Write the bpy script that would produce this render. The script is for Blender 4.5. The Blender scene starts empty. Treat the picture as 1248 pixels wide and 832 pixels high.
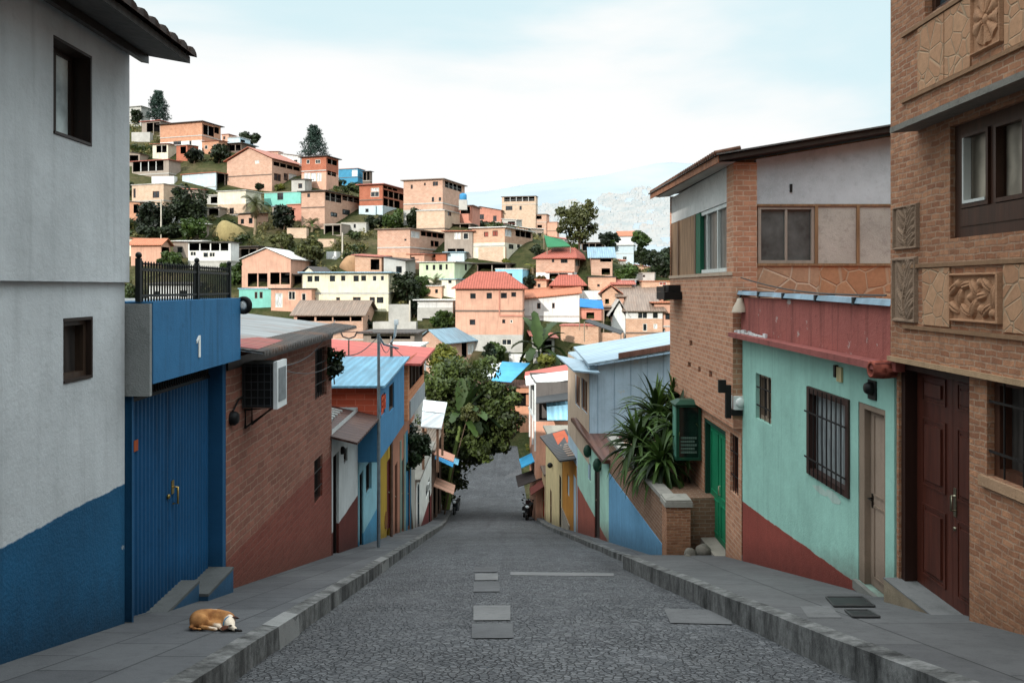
import bpy, math, random
import numpy as np
from mathutils import Vector, noise
V = Vector
R = math.radians
sc = bpy.context.scene
COL = sc.collection
F, CX, HY = 970.67, 624.0, 350.0      # lens in pixels of the 1248-wide photograph, eye-level row

# ------------------------------------------------------------------ road profile and terrain
def zroad(Y):
    if Y < 40: return -(1.45 + .267*Y)
    z0 = -(1.45 + .267*40)
    if Y < 66:
        t = Y - 40
        return z0 - (.267*t - (.267 - .14)*t*t/52)
    z1 = z0 - (.267*26 - (.267 - .14)*26/2)
    return z1 + .062*(Y - 66)
def xl_road(Y): return -2.04 - .039*Y
def xr_road(Y): return 3.46 - .039*Y
def XL(Y): return -3.75 - .02*Y        # left building line
def XR(Y): return 4.35 - .05*Y         # right building line, lower down the street
TY = [(-400, 40), (-62, 39.0), (-10, 1.2), (0, -1.6), (20, -7), (40, -11), (60, -12.8), (75, -13), (84, -12.5), (90, -9.5), (97, -5.0), (105, .3),  # unseen hill behind the camera, added and shaped to keep sun off the street
      (125, 8.4), (145, 17), (163, 27), (176, 35), (200, 42), (240, 45)]
RX = [(-200, 60), (-80, 41), (-62, 31), (-50, 26.5), (-40, 22.5), (-25, 16), (-10, 11.5), (0, 9), (10, 6.0), (21, 1.5), (40, -4), (90, -15), (200, -30)]
def interp(tab, x):
    if x <= tab[0][0]: return tab[0][1]
    for (a, b), (c, d) in zip(tab, tab[1:]):
        if x <= c: return b + (d - b)*(x - a)/(c - a)
    return tab[-1][1]
def sstep(a, b, x):
    t = min(1, max(0, (x - a)/(b - a))); return t*t*(3 - 2*t)
def terrain(X, Y):
    T = interp(TY, Y)
    if Y > 60:
        r = interp(RX, X); k = 3.0
        h = max(0, min(1, .5 + .5*(r - T)/k)); T = r*(1 - h) + T*h - k*h*(1 - h)
        if Y > 180: T -= (Y - 180)**1.2*.35
    if Y > 60: T += .9*noise.noise(V((X*.09, Y*.09, 3)))
    if -14 < Y < 92:
        d = abs(X - (.71 - .039*Y))
        w = sstep(7, 20, d) if Y < 82 else max(sstep(7, 20, d), (Y - 82)/10)
        T = (zroad(Y) - .3)*(1 - w) + T*w
    return T

# ------------------------------------------------------------------ materials
class NT:
    def __init__(s, name):
        s.m = bpy.data.materials.new(name); s.m.use_nodes = True
        s.t = s.m.node_tree; s.t.nodes.clear()
    def n(s, typ, ins=None, **kw):
        x = s.t.nodes.new(typ)
        for k, v in kw.items(): setattr(x, k, v)
        for k, v in (ins or {}).items():
            if hasattr(v, 'is_output'): s.t.links.new(v, x.inputs[k])
            else: x.inputs[k].default_value = v
        return x
    def math(s, op, a, b=0.0, c=0.0):
        return s.n('ShaderNodeMath', {0: a, 1: b, 2: c}, operation=op).outputs[0]
    def mix(s, f, a, b, mode='MIX'):
        x = s.n('ShaderNodeMix', data_type='RGBA', blend_type=mode)
        for i, v in ((0, f), (6, a), (7, b)):
            if hasattr(v, 'is_output'): s.t.links.new(v, x.inputs[i])
            else: x.inputs[i].default_value = v if i == 0 else c4(v)
        return x.outputs[2]
    def noise(s, vec, scale, detail=4, rough=.55, out='Fac'):
        return s.n('ShaderNodeTexNoise', {'Vector': vec, 'Scale': scale, 'Detail': detail, 'Roughness': rough}).outputs[out]
    def ramp(s, f, stops):
        x = s.n('ShaderNodeValToRGB', {0: f}); e = x.color_ramp.elements
        while len(e) < len(stops): e.new(.5)
        for q, (p, c) in zip(e, stops): q.position = p; q.color = c4(c)
        return x.outputs[0]
    def mapr(s, f, a, b, c, d):
        return s.n('ShaderNodeMapRange', {0: f, 1: a, 2: b, 3: c, 4: d}).outputs[0]
    def splash(s, k, c, amt=.75):          # rain-splashed dirt where a wall meets the sloping pavement
        x = s.n('ShaderNodeSeparateXYZ', {0: s.pos}); g = s.math('ADD', s.math('ADD', x.outputs[2], 1.22), s.math('MULTIPLY', x.outputs[1], .267))
        n = s.noise(s.pos, 5, 6, .7); f = s.mapr(s.math('ADD', g, s.math('MULTIPLY', n, -.55)), -.3, .3, amt, 0); return s.mix(f, k, sh(c, .3))
    def scl(s, vec, v):
        return s.n('ShaderNodeMapping', {'Vector': vec, 'Scale': v}).outputs[0]
    def bump(s, h, st=.3, dist=.02):
        return s.n('ShaderNodeBump', {'Height': h, 'Strength': st, 'Distance': dist}).outputs[0]
    def out(s, col, rough=.85, nrm=None, spec=.3, metal=0.0, **kw):
        p = s.n('ShaderNodeBsdfPrincipled', {'Roughness': rough, 'Specular IOR Level': spec, 'Metallic': metal})
        if hasattr(col, 'is_output'): s.t.links.new(col, p.inputs['Base Color'])
        else: p.inputs['Base Color'].default_value = c4(col)
        if nrm is not None: s.t.links.new(nrm, p.inputs['Normal'])
        for k, v in kw.items(): p.inputs[k].default_value = v
        s.t.links.new(p.outputs[0], s.n('ShaderNodeOutputMaterial').inputs[0]); return s.m
    @property
    def uv(s): return s.n('ShaderNodeTexCoord').outputs['UV']
    @property
    def obj(s): return s.n('ShaderNodeTexCoord').outputs['Object']
    @property
    def pos(s): return s.n('ShaderNodeNewGeometry').outputs['Position']
def c4(c):
    if isinstance(c, (int, float)): return (c, c, c, 1)
    return tuple(c) if len(c) == 4 else (*c, 1)
def hx(h):                                # sRGB hex to linear
    v = [int(h[i:i+2], 16)/255 for i in (0, 2, 4)]
    return tuple(x/12.92 if x <= .04045 else ((x + .055)/1.055)**2.4 for x in v)
CACHE = {}
def cached(fn):
    def w(*a, **k):
        key = (fn.__name__, a, tuple(sorted(k.items())))
        if key not in CACHE: CACHE[key] = fn(*a, **k)
        return CACHE[key]
    return w
def H(c): return hx(c) if isinstance(c, str) else c
def sh(c, f): return tuple(min(1, x*f) for x in H(c))
@cached
def paint(col, grime=.35, rough=.88, bump=.25, scale=1.0, chip=0.0):
    m = NT('paint'); p = m.pos; c = H(col)
    n1 = m.noise(p, 1.1*scale, 7, .62); n2 = m.noise(m.scl(p, (5, 5, .45)), 1.0*scale, 5, .6); n3 = m.noise(p, 45, 3)
    k = m.mix(m.mapr(n1, .3, .7, 0, 1), sh(c, .84), sh(c, 1.1))
    k = m.mix(m.mapr(n2, .52, .75, 0, grime), k, sh(c, .45))
    n4 = m.noise(m.scl(p, (1, 1, 1)), 9*scale, 6, .7)
    k = m.mix(m.mapr(n4, .56, .72, 0, grime*.8), k, sh(c, .58)); k = m.mix(m.mapr(m.noise(m.scl(p, (9, 9, .25)), 1.0, 3, .6), .58, .74, 0, grime*.9), k, sh(c, .5))
    k = m.splash(k, c)
    if chip: k = m.mix(m.mapr(m.noise(p, 2.3, 9, .7), .66 - .1*chip, .69 - .1*chip, 0, .85), k, (.42, .41, .38))
    h = m.math('ADD', m.math('MULTIPLY', n3, .5), m.math('MULTIPLY', n4, 1.2))
    return m.out(k, rough, m.bump(h, bump, .02), .25)
@cached
def paint2(top, bot, z, grime=.35, bump=.3, rough=.8, botbump=.8, slope=0.0):     # two-tone wall: colour changes at height z
    m = NT('two_tone_paint'); p = m.pos
    sep = m.n('ShaderNodeSeparateXYZ', {0: p})
    n1 = m.noise(p, 1.1, 7, .62); n2 = m.noise(m.scl(p, (5, 5, .45)), 1.0, 5, .6); n3 = m.noise(p, 38, 4); n4 = m.noise(p, 9, 6, .7); n5 = m.noise(m.scl(p, (9, 9, .25)), 1.0, 3, .6)
    zz = m.math('ADD', sep.outputs[2], m.math('ADD', m.math('MULTIPLY', m.math('SUBTRACT', n4, .5), .035), m.math('MULTIPLY', m.math('SUBTRACT', n1, .5), .09)))
    if slope: zz = m.math('SUBTRACT', zz, m.math('MULTIPLY', m.math('SUBTRACT', sep.outputs[1], 9.7), slope))
    f = m.mapr(zz, z - .008, z + .008, 1, 0)
    def tone(c):
        c = H(c); k = m.mix(m.mapr(n1, .3, .7, 0, 1), sh(c, .82), sh(c, 1.12))
        k = m.mix(m.mapr(n2, .52, .75, 0, grime), k, sh(c, .5))
        k = m.mix(m.mapr(n5, .57, .74, 0, grime), k, sh(c, .52)); return m.mix(m.mapr(n4, .55, .72, 0, grime*.9), k, sh(c, .6))
    k = m.mix(f, tone(top), tone(bot)); cn = m.noise(p, 2.6, 9, .72)
    k = m.mix(m.mapr(cn, .665, .68, 0, .55), k, (.4, .41, .39)); k = m.splash(k, bot)
    h = m.math('ADD', m.math('MULTIPLY', n3, m.mapr(f, 0, 1, .35, botbump)), n4)
    return m.out(k, rough, m.bump(h, bump, .025), .25)
@cached
def brick(c1, c2, mortar, w=.24, h=.075, ms=.011, bump=.5, wob=.0, var=.35, base=None, basez=0, grime=.25):
    m = NT('brick'); uv = m.uv; vec = uv
    if wob:
        nn = m.n('ShaderNodeTexNoise', {'Vector': uv, 'Scale': 4.5, 'Detail': 3}).outputs['Color']
        vec = m.n('ShaderNodeMix', {0: wob, 4: uv}, data_type='VECTOR')
        off = m.n('ShaderNodeVectorMath', {0: nn, 1: (.5, .5, .5)}, operation='SUBTRACT').outputs[0]
        vec = m.n('ShaderNodeVectorMath', {0: off, 1: (wob, wob, 0), 2: uv}, operation='MULTIPLY_ADD').outputs[0]
    b = m.n('ShaderNodeTexBrick', {'Vector': vec, 'Color1': c4(H(c1)), 'Color2': c4(H(c2)), 'Mortar': c4(H(mortar)), 'Scale': 1.0,
            'Mortar Size': ms, 'Mortar Smooth': .25, 'Brick Width': w, 'Row Height': h, 'Bias': -.1})
    p = m.pos
    n1 = m.noise(p, 1.3, 6, .6); n2 = m.noise(p, 11, 6, .7); n3 = m.noise(p, 40, 4)
    k = m.mix(m.mapr(n2, .35, .68, 0, var), b.outputs[0], m.mix(.5, H(c2), (.16, .1, .07)))
    k = m.mix(m.mapr(n1, .35, .75, 0, grime), k, sh(c1, .45))
    k = m.mix(m.mapr(m.noise(p, 2.2, 8, .75), .62, .72, 0, .3), k, sh(mortar, 1.1))
    if base:
        sep = m.n('ShaderNodeSeparateXYZ', {0: p})
        k = m.mix(m.mapr(sep.outputs[2], basez - .06, basez + .06, .6, 0), k, m.mix(m.mapr(n2, .4, .65, 0, 1), sh(base, .7), sh(base, 1.25)))
    k = m.splash(k, c1, .6)
    hh = m.math('ADD', m.math('MULTIPLY', b.outputs[1], -1.0), m.math('ADD', m.math('MULTIPLY', n3, .35), m.math('MULTIPLY', n2, .7)))
    return m.out(k, .9, m.bump(hh, bump, .02), .2)
@cached
def crazy(c1, c2, mortar, scale=4.0):
    m = NT('crazy_paving_stone'); uv = m.uv
    v = m.n('ShaderNodeTexVoronoi', {'Vector': uv, 'Scale': scale}); e = m.n('ShaderNodeTexVoronoi', {'Vector': uv, 'Scale': scale}, feature='DISTANCE_TO_EDGE')
    n2 = m.noise(m.pos, 14, 6, .7)
    k = m.mix(m.n('ShaderNodeSeparateColor', {0: v.outputs['Color']}).outputs[0], H(c1), H(c2))
    k = m.mix(m.mapr(n2, .35, .7, 0, .5), k, sh(c1, .5))
    f = m.mapr(e.outputs[0], .015, .05, 1, 0)
    k = m.mix(f, k, H(mortar))
    return m.out(k, .9, m.bump(m.math('ADD', m.math('MULTIPLY', f, -1), m.math('MULTIPLY', n2, .6)), .6, .02), .2)
@cached
def sheet(col, pitch=.18, rust=.3, rough=.55, amp=.6, metal=0.0):                 # corrugated roofing, ribs run down the slope
    m = NT('corrugated_sheet'); uv = m.uv; c = H(col)
    u = m.n('ShaderNodeSeparateXYZ', {0: uv}).outputs[0]
    s = m.math('SINE', m.math('MULTIPLY', u, 2*math.pi/pitch))
    n1 = m.noise(m.pos, .9, 7, .65); n2 = m.noise(m.scl(uv, (2.2, .25, 1)), 1.6, 4, .6)
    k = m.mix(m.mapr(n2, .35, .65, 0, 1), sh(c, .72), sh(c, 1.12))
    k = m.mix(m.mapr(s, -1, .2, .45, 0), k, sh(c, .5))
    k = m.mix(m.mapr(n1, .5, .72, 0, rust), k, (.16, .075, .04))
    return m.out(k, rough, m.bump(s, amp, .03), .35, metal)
@cached
def tiles(col, pitch=.24, row=.34):
    m = NT('clay_tile'); uv = m.uv; c = H(col)
    x = m.n('ShaderNodeSeparateXYZ', {0: uv})
    s = m.math('SINE', m.math('MULTIPLY', x.outputs[0], 2*math.pi/pitch)); r = m.math('FRACT', m.math('DIVIDE', x.outputs[1], row))
    n1 = m.noise(m.pos, 1.5, 6, .65); n2 = m.noise(m.pos, 7, 5, .6)
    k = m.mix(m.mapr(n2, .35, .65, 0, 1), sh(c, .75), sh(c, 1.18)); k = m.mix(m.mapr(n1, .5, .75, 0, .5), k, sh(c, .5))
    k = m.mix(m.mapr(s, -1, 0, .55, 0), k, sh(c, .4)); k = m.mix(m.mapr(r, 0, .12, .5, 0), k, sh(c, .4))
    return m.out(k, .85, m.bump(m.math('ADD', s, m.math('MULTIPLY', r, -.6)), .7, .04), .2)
@cached
def glass(tint='1a2024', rough=.08):
    m = NT('window_glass'); n = m.noise(m.pos, 1.6, 5, .6)
    return m.out(m.mix(m.mapr(n, .35, .65, 0, 1), sh(tint, .5), sh(tint, 1.6)), rough, m.bump(m.noise(m.pos, 1.3, 2), .04, .05), .6)
@cached
def curtain(col, fold=.12, rough=.35):
    m = NT('curtained_glass'); u = m.n('ShaderNodeSeparateXYZ', {0: m.uv}).outputs[0]
    s = m.math('SINE', m.math('ADD', m.math('MULTIPLY', u, 6.283/fold), m.math('MULTIPLY', m.noise(m.pos, 2, 4), 9)))
    k = m.mix(m.mapr(s, -1, 1, 0, 1), sh(col, .55), sh(col, 1.1)); k = m.mix(m.mapr(m.noise(m.pos, 1.4, 5), .4, .7, 0, .6), k, sh(col, .35))
    return m.out(k, rough, None, .5)
@cached
def wood(col, grain=18, rough=.5):
    m = NT('wood'); p = m.obj; n = m.noise(m.scl(p, (grain, grain, 1.2)), 1, 6, .6)
    k = m.mix(m.mapr(n, .3, .7, 0, 1), sh(col, .6), sh(col, 1.25)); k = m.mix(m.mapr(m.noise(m.pos, 2.5, 6, .7), .55, .75, 0, .5), k, sh(col, .45))
    return m.out(k, rough, m.bump(n, .25, .01), .35)
@cached
def metal(col, rough=.4, mt=.6, rust=.2):
    m = NT('metal'); n = m.noise(m.pos, 6, 6, .65)
    k = m.mix(m.mapr(n, .35, .7, 0, 1), sh(col, .75), sh(col, 1.15)); k = m.mix(m.mapr(m.noise(m.pos, 3, 7, .7), .6, .72, 0, rust), k, (.12, .06, .035))
    return m.out(k, rough, m.bump(n, .1, .01), .5, mt)
@cached
def concrete(col, stain=.5, slab=None, bump=.35, scale=1.0):
    m = NT('concrete'); p = m.pos; c = H(col)
    n1 = m.noise(p, .7*scale, 7, .65); n2 = m.noise(p, 6*scale, 7, .7); n3 = m.noise(p, 60, 4, .6)
    k = m.mix(m.mapr(n1, .3, .7, 0, 1), sh(c, .72), sh(c, 1.18)); k = m.mix(m.mapr(n2, .5, .7, 0, stain), k, sh(c, .5))
    k = m.mix(m.mapr(n3, .35, .7, 0, .35), k, sh(c, 1.3)); h = m.math('ADD', m.math('MULTIPLY', n3, .6), n2)
    if slab:
        b = m.n('ShaderNodeTexBrick', {'Vector': m.n('ShaderNodeMapping', {'Vector': m.uv, 'Rotation': (0, 0, math.pi/2 + .03)}).outputs[0], 'Color1': (1, 1, 1, 1), 'Color2': (.72, .72, .74, 1), 'Mortar': (.25, .25, .25, 1), 'Scale': 1.0,
                'Mortar Size': .012, 'Mortar Smooth': .6, 'Brick Width': slab[0], 'Row Height': slab[1]})
        k = m.mix(.8, k, b.outputs[0], 'MULTIPLY'); h = m.math('ADD', h, m.math('MULTIPLY', b.outputs[1], -1.5))
    return m.out(k, .92, m.bump(h, bump, .02), .12)
@cached
def curbmat(col):
    m = NT('stained_curb'); p = m.pos; c = H(col)
    n1 = m.noise(m.scl(p, (3, 3, 1.0)), 1, 7, .7); n2 = m.noise(p, 12, 6, .7)
    k = m.mix(m.mapr(n1, .36, .62, 0, 1), sh(c, 1.45), sh(c, .16)); k = m.mix(m.mapr(n2, .45, .7, 0, .7), k, sh(c, .3))
    return m.out(k, .85, m.bump(n2, .5, .03), .25)
@cached
def cobble():
    m = NT('paved_road'); p = m.pos
    wv = m.n('ShaderNodeVectorMath', {0: m.noise(p, 3, 3, out='Color'), 1: (.11, .11, 0), 2: p}, operation='MULTIPLY_ADD').outputs[0]
    wv = m.scl(wv, (1, .85, .2))
    v = m.n('ShaderNodeTexVoronoi', {'Vector': wv, 'Scale': 15.0}); e = m.n('ShaderNodeTexVoronoi', {'Vector': wv, 'Scale': 15.0}, feature='DISTANCE_TO_EDGE')
    r = m.n('ShaderNodeSeparateColor', {0: v.outputs['Color']}).outputs[0]
    n1 = m.noise(p, .35, 7, .62); n2 = m.noise(p, 2.2, 7, .7); n3 = m.noise(p, 70, 4, .65); n4 = m.noise(m.scl(p, (1.6, .1, .1)), 1, 4, .6)
    k = m.mix(r, (.07, .073, .079), (.15, .153, .16))
    k = m.mix(m.mapr(n1, .35, .68, 0, .55), k, (.066, .067, .071)); k = m.mix(m.mapr(n2, .5, .7, 0, .5), k, (.15, .15, .152))
    k = m.mix(m.mapr(n4, .5, .68, 0, .4), k, (.05, .05, .052)); k = m.mix(m.mapr(n3, .5, .75, 0, .35), k, (.2, .2, .2))
    f = m.mapr(e.outputs[0], .01, .09, 1, 0); f = m.math('MULTIPLY', f, m.mapr(m.noise(p, .9, 5, .6), .35, .6, .35, 1))
    k = m.mix(m.math('MULTIPLY', f, .6), k, (.03, .031, .034))
    h = m.math('ADD', m.math('MULTIPLY', f, -1), m.math('ADD', m.math('MULTIPLY', r, .35), m.math('MULTIPLY', n3, .45)))
    return m.out(k, .92, m.bump(h, 1.0, .03), .12)
@cached
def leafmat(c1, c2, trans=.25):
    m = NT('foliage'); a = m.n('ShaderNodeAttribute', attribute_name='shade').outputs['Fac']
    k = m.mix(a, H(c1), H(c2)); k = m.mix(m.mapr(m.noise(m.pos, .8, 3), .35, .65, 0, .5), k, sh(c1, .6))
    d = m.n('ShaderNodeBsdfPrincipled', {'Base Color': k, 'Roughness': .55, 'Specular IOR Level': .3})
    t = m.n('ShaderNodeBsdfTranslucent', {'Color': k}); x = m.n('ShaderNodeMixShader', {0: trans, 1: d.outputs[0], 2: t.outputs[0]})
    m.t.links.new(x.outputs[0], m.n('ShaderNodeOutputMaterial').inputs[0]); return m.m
@cached
def plain(col, rough=.6, spec=.3, mt=0.0, var=.25):
    m = NT('plain'); n = m.noise(m.pos, 8, 5, .6)
    return m.out(m.mix(m.mapr(n, .3, .7, 0, 1), sh(col, 1 - var), sh(col, 1 + var)), rough, None, spec, mt)
@cached
def bark(col='5a4a3c'):
    m = NT('bark'); n = m.noise(m.scl(m.obj, (9, 9, 1.5)), 1.5, 6, .7)
    return m.out(m.mix(m.mapr(n, .3, .7, 0, 1), sh(col, .5), sh(col, 1.3)), .9, m.bump(n, .6, .03), .2)
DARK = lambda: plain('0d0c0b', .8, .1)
VOID_SHADE = lambda: plain((.008, .0075, .007), .95, .02)  # near-black colour paints in the deep shade inside openings

# ------------------------------------------------------------------ meshes
WL = {}                                   # world location of every object made
class MB:
    def __init__(s): s.v = []; s.f = []; s.sm = []
    def add(s, pts, faces, sm=False):
        k = len(s.v); s.v += [V(p) for p in pts]; s.f += [tuple(i + k for i in f) for f in faces]; s.sm += [sm]*len(faces)
    def poly(s, *p): s.add(p, [tuple(range(len(p)))])
    def obox(s, o, a, b, c):
        o, a, b, c = V(o), V(a), V(b), V(c)
        if a.cross(b).dot(c) < 0: a, b = b, a
        s.add([o, o+a, o+a+b, o+b, o+c, o+a+c, o+a+b+c, o+b+c], [(0,3,2,1),(4,5,6,7),(0,1,5,4),(1,2,6,5),(2,3,7,6),(3,0,4,7)])
    def box(s, x0, y0, z0, x1, y1, z1): s.obox((x0,y0,z0), (x1-x0,0,0), (0,y1-y0,0), (0,0,z1-z0))
    def hexa(s, b, t):                     # 4 bottom, 4 top corners
        s.add(list(b) + list(t), [(3,2,1,0),(4,5,6,7),(0,1,5,4),(1,2,6,5),(2,3,7,6),(3,0,4,7)])
    def tube(s, pts, r, seg=8, r2=None, cap=True):
        pts = [V(p) for p in pts]; n = len(pts); ring = []
        up = V((0,0,1))
        for i, p in enumerate(pts):
            d = (pts[min(i+1, n-1)] - pts[max(i-1, 0)]).normalized()
            a = d.cross(up if abs(d.z) < .95 else V((1,0,0))).normalized(); b = d.cross(a)
            rr = r if r2 is None else r + (r2 - r)*i/(n - 1)
            ring += [p + (a*math.cos(t) + b*math.sin(t))*rr for t in (2*math.pi*j/seg for j in range(seg))]
        f = [(i*seg+j, i*seg+(j+1)%seg, (i+1)*seg+(j+1)%seg, (i+1)*seg+j) for i in range(n-1) for j in range(seg)]
        s.add(ring, f, seg > 5)
        if cap: s.add(ring[:seg], [tuple(range(seg))[::-1]]); s.add(ring[-seg:], [tuple(range(seg))])
    def lathe(s, c, prof, seg=16, ax=V((0,0,1)), sm=True):
        ax = V(ax).normalized(); a = ax.cross(V((1,0,0)) if abs(ax.x) < .9 else V((0,1,0))).normalized(); b = ax.cross(a); c = V(c)
        pts = [c + ax*h + (a*math.cos(2*math.pi*j/seg) + b*math.sin(2*math.pi*j/seg))*r for r, h in prof for j in range(seg)]
        s.add(pts, [(i*seg+j, i*seg+(j+1)%seg, (i+1)*seg+(j+1)%seg, (i+1)*seg+j) for i in range(len(prof)-1) for j in range(seg)], sm)
    def ball(s, c, r, seg=12, rings=8, sq=(1,1,1)):
        c = V(c); pts = []; 
        for i in range(rings+1):
            t = math.pi*i/rings
            for j in range(seg):
                q = 2*math.pi*j/seg; pts.append(c + V((r*sq[0]*math.sin(t)*math.cos(q), r*sq[1]*math.sin(t)*math.sin(q), r*sq[2]*math.cos(t))))
        s.add(pts, [(i*seg+j, i*seg+(j+1)%seg, (i+1)*seg+(j+1)%seg, (i+1)*seg+j) for i in range(rings) for j in range(seg)], True)
    def build(s, name, mat, parent=None, label=None, loc=None, cat=None, group=None, kind=None, uv=True):
        if not s.v: return None
        if parent is not None: L = WL[parent.name]
        elif loc is not None: L = V(loc)
        else:
            xs = [p.x for p in s.v]; ys = [p.y for p in s.v]; L = V(((min(xs)+max(xs))/2, (min(ys)+max(ys))/2, min(p.z for p in s.v)))
        me = bpy.data.meshes.new(name); me.from_pydata([p - L for p in s.v], [], s.f)
        me.polygons.foreach_set('use_smooth', s.sm)
        if uv:
            lay = me.uv_layers.new(name='UVMap').data
            for f in me.polygons:
                n = f.normal; t = V((-n.y, n.x, 0)); t = t.normalized() if t.length > 1e-3 else V((1,0,0))
                if t.x < 0 or (abs(t.x) < .3 and t.y < 0): t = -t
                b = n.cross(t)
                for li in f.loop_indices:
                    p = s.v[me.loops[li].vertex_index]; w = p.dot(b)
                    lay[li].uv = (p.dot(t), p.z if abs(n.z) < .05 else w)
        me.materials.append(mat)
        o = bpy.data.objects.new(name, me); COL.objects.link(o); WL[o.name] = L
        if parent is not None: o.parent = parent
        else: o.location = L
        tag(o, label, cat, group, kind); return o
def tag(o, label=None, cat=None, group=None, kind=None):
    for k, v in (('label', label), ('category', cat), ('group', group), ('kind', kind)):
        if v: o[k] = v
    return o
def thing(name, loc, label, cat, group=None):
    o = bpy.data.objects.new(name, None); COL.objects.link(o); o.location = loc; o.empty_display_size = .3; WL[o.name] = V(loc)
    return tag(o, label, cat, group)
def P(px, py, Y): return V(((px - CX)/F*Y, Y, (HY - py)/F*Y))

class Face:                                # a vertical wall plane
    def __init__(s, A, u, n, L): s.A = V((A[0], A[1], 0)); s.u = V((u[0], u[1], 0)).normalized(); s.n = V((n[0], n[1], 0)).normalized(); s.L = L
    def pt(s, a, z, d=0.0): q = s.A + s.u*a + s.n*d; return V((q.x, q.y, z))
    def pix(s, px, py):
        k = (px - CX)/F; a = (k*s.A.y - s.A.x)/(s.u.x - k*s.u.y); Y = s.A.y + s.u.y*a
        return a, (HY - py)/F*Y
    def rect(s, px0, py0, px1, py1):       # heights are read at px0
        a0, z0 = s.pix(px0, py0); z1 = s.pix(px0, py1)[1]; a1 = s.pix(px1, py0)[0]
        return min(a0, a1), max(a0, a1), min(z0, z1), max(z0, z1)
    def off(s, d): return Face(s.A + s.n*d, s.u, s.n, s.L)
def wallmesh(mb, fc, z0, za, zb, holes=(), sa=0.0, sb=None, ztop=None, rev=True):
    """front skin with openings; top runs from za (at sa) to zb (at sb)"""
    sb = fc.L if sb is None else sb
    top = lambda s: za + (zb - za)*(s - sa)/max(1e-6, sb - sa)
    cap = min(za, zb)
    hs = []
    for h in holes:
        a, b, c, d, dep = h; a, b = max(a, sa + .04), min(b, sb - .04); c2, d2 = max(c, z0), min(d, cap - .02)
        if b - a > .05 and d2 - c2 > .05: hs.append((a, b, c2, d2, dep, c >= z0, d <= cap - .02))
    S = sorted({sa, sb, *[round(h[i], 4) for h in hs for i in (0, 1)]}); Z = sorted({z0, *[round(h[i], 4) for h in hs for i in (2, 3)]})
    for i in range(len(S) - 1):
        for j in range(len(Z)):
            s0, s1, y0 = S[i], S[i+1], Z[j]; last = j == len(Z) - 1
            y1 = None if last else Z[j+1]; mz = y0 + .001 if last else (y0 + y1)/2
            if any(h[0] - 1e-3 < (s0+s1)/2 < h[1] + 1e-3 and h[2] - 1e-3 < mz < h[3] - 1e-3 for h in hs): continue
            mb.poly(fc.pt(s0, y0), fc.pt(s1, y0), fc.pt(s1, top(s1) if last else y1), fc.pt(s0, top(s0) if last else y1))
    for a, b, c, d, dep, lo, hi in hs:
        if not dep: continue
        q = [(a, c), (b, c), (b, d), (a, d)]
        for e, ok in enumerate((lo, True, hi, True)):
            if ok:
                (p0, p1) = q[e], q[(e+1) % 4]
                mb.poly(fc.pt(*p0), fc.pt(*p0, -dep), fc.pt(*p1, -dep), fc.pt(*p1))
def fbox(mb, fc, s0, s1, z0, z1, d0, d1): mb.obox(fc.pt(s0, z0, d0), fc.u*(s1 - s0), V((0,0,z1 - z0)), fc.n*(d1 - d0))
def window(parent, fc, s0, s1, z0, z1, dep=.1, fm=None, pm=None, mull=1, rows=1, fw=.05, bars=0, barm=None, name='window', out=.03, sill=None, hb=()):
    fm = fm or wood('3a2a20'); pm = pm or glass(); e = .003; mb = MB(); d0, d1 = -dep + .006, -dep + .03 + out
    s0 += e; s1 -= e; z0 += e; z1 -= e
    fbox(mb, fc, s0, s0+fw, z0, z1, d0, d1); fbox(mb, fc, s1-fw, s1, z0, z1, d0, d1)
    fbox(mb, fc, s0+fw, s1-fw, z0, z0+fw, d0, d1); fbox(mb, fc, s0+fw, s1-fw, z1-fw, z1, d0, d1)
    for i in range(1, mull): c = s0 + (s1-s0)*i/mull; fbox(mb, fc, c-fw*.4, c+fw*.4, z0+fw, z1-fw, d0, d1-.006)
    for i in range(1, rows): c = z0 + (z1-z0)*i/rows; fbox(mb, fc, s0+fw, s1-fw, c-fw*.3, c+fw*.3, d0, d1-.012)
    w = mb.build(name, fm, parent)
    p = MB(); p.poly(fc.pt(s0+.01, z0+.01, -dep+.012), fc.pt(s1-.01, z0+.01, -dep+.012), fc.pt(s1-.01, z1-.01, -dep+.012), fc.pt(s0+.01, z1-.01, -dep+.012))
    p.build('pane', pm, w)
    if bars:
        b = MB(); db = max(-.03, d1 + .02)
        for i in range(bars): c = s0+fw + (s1-s0-2*fw)*(i+.5)/bars; b.tube([fc.pt(c, z0+.01, db), fc.pt(c, z1-.01, db)], .009, 6)
        for q in hb or (.3, .7): z = z0 + (z1-z0)*q; fbox(b, fc, s0+.01, s1-.01, z-.012, z+.012, db+.008, db+.02)
        b.build('window_bars', barm or metal('1c1715', .6, .3), w)
    if sill:
        q = MB(); fbox(q, fc, s0-.05, s1+.05, z0-.06, z0-.004, -.02, .07); q.build('sill', sill, w)
    return w

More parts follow.
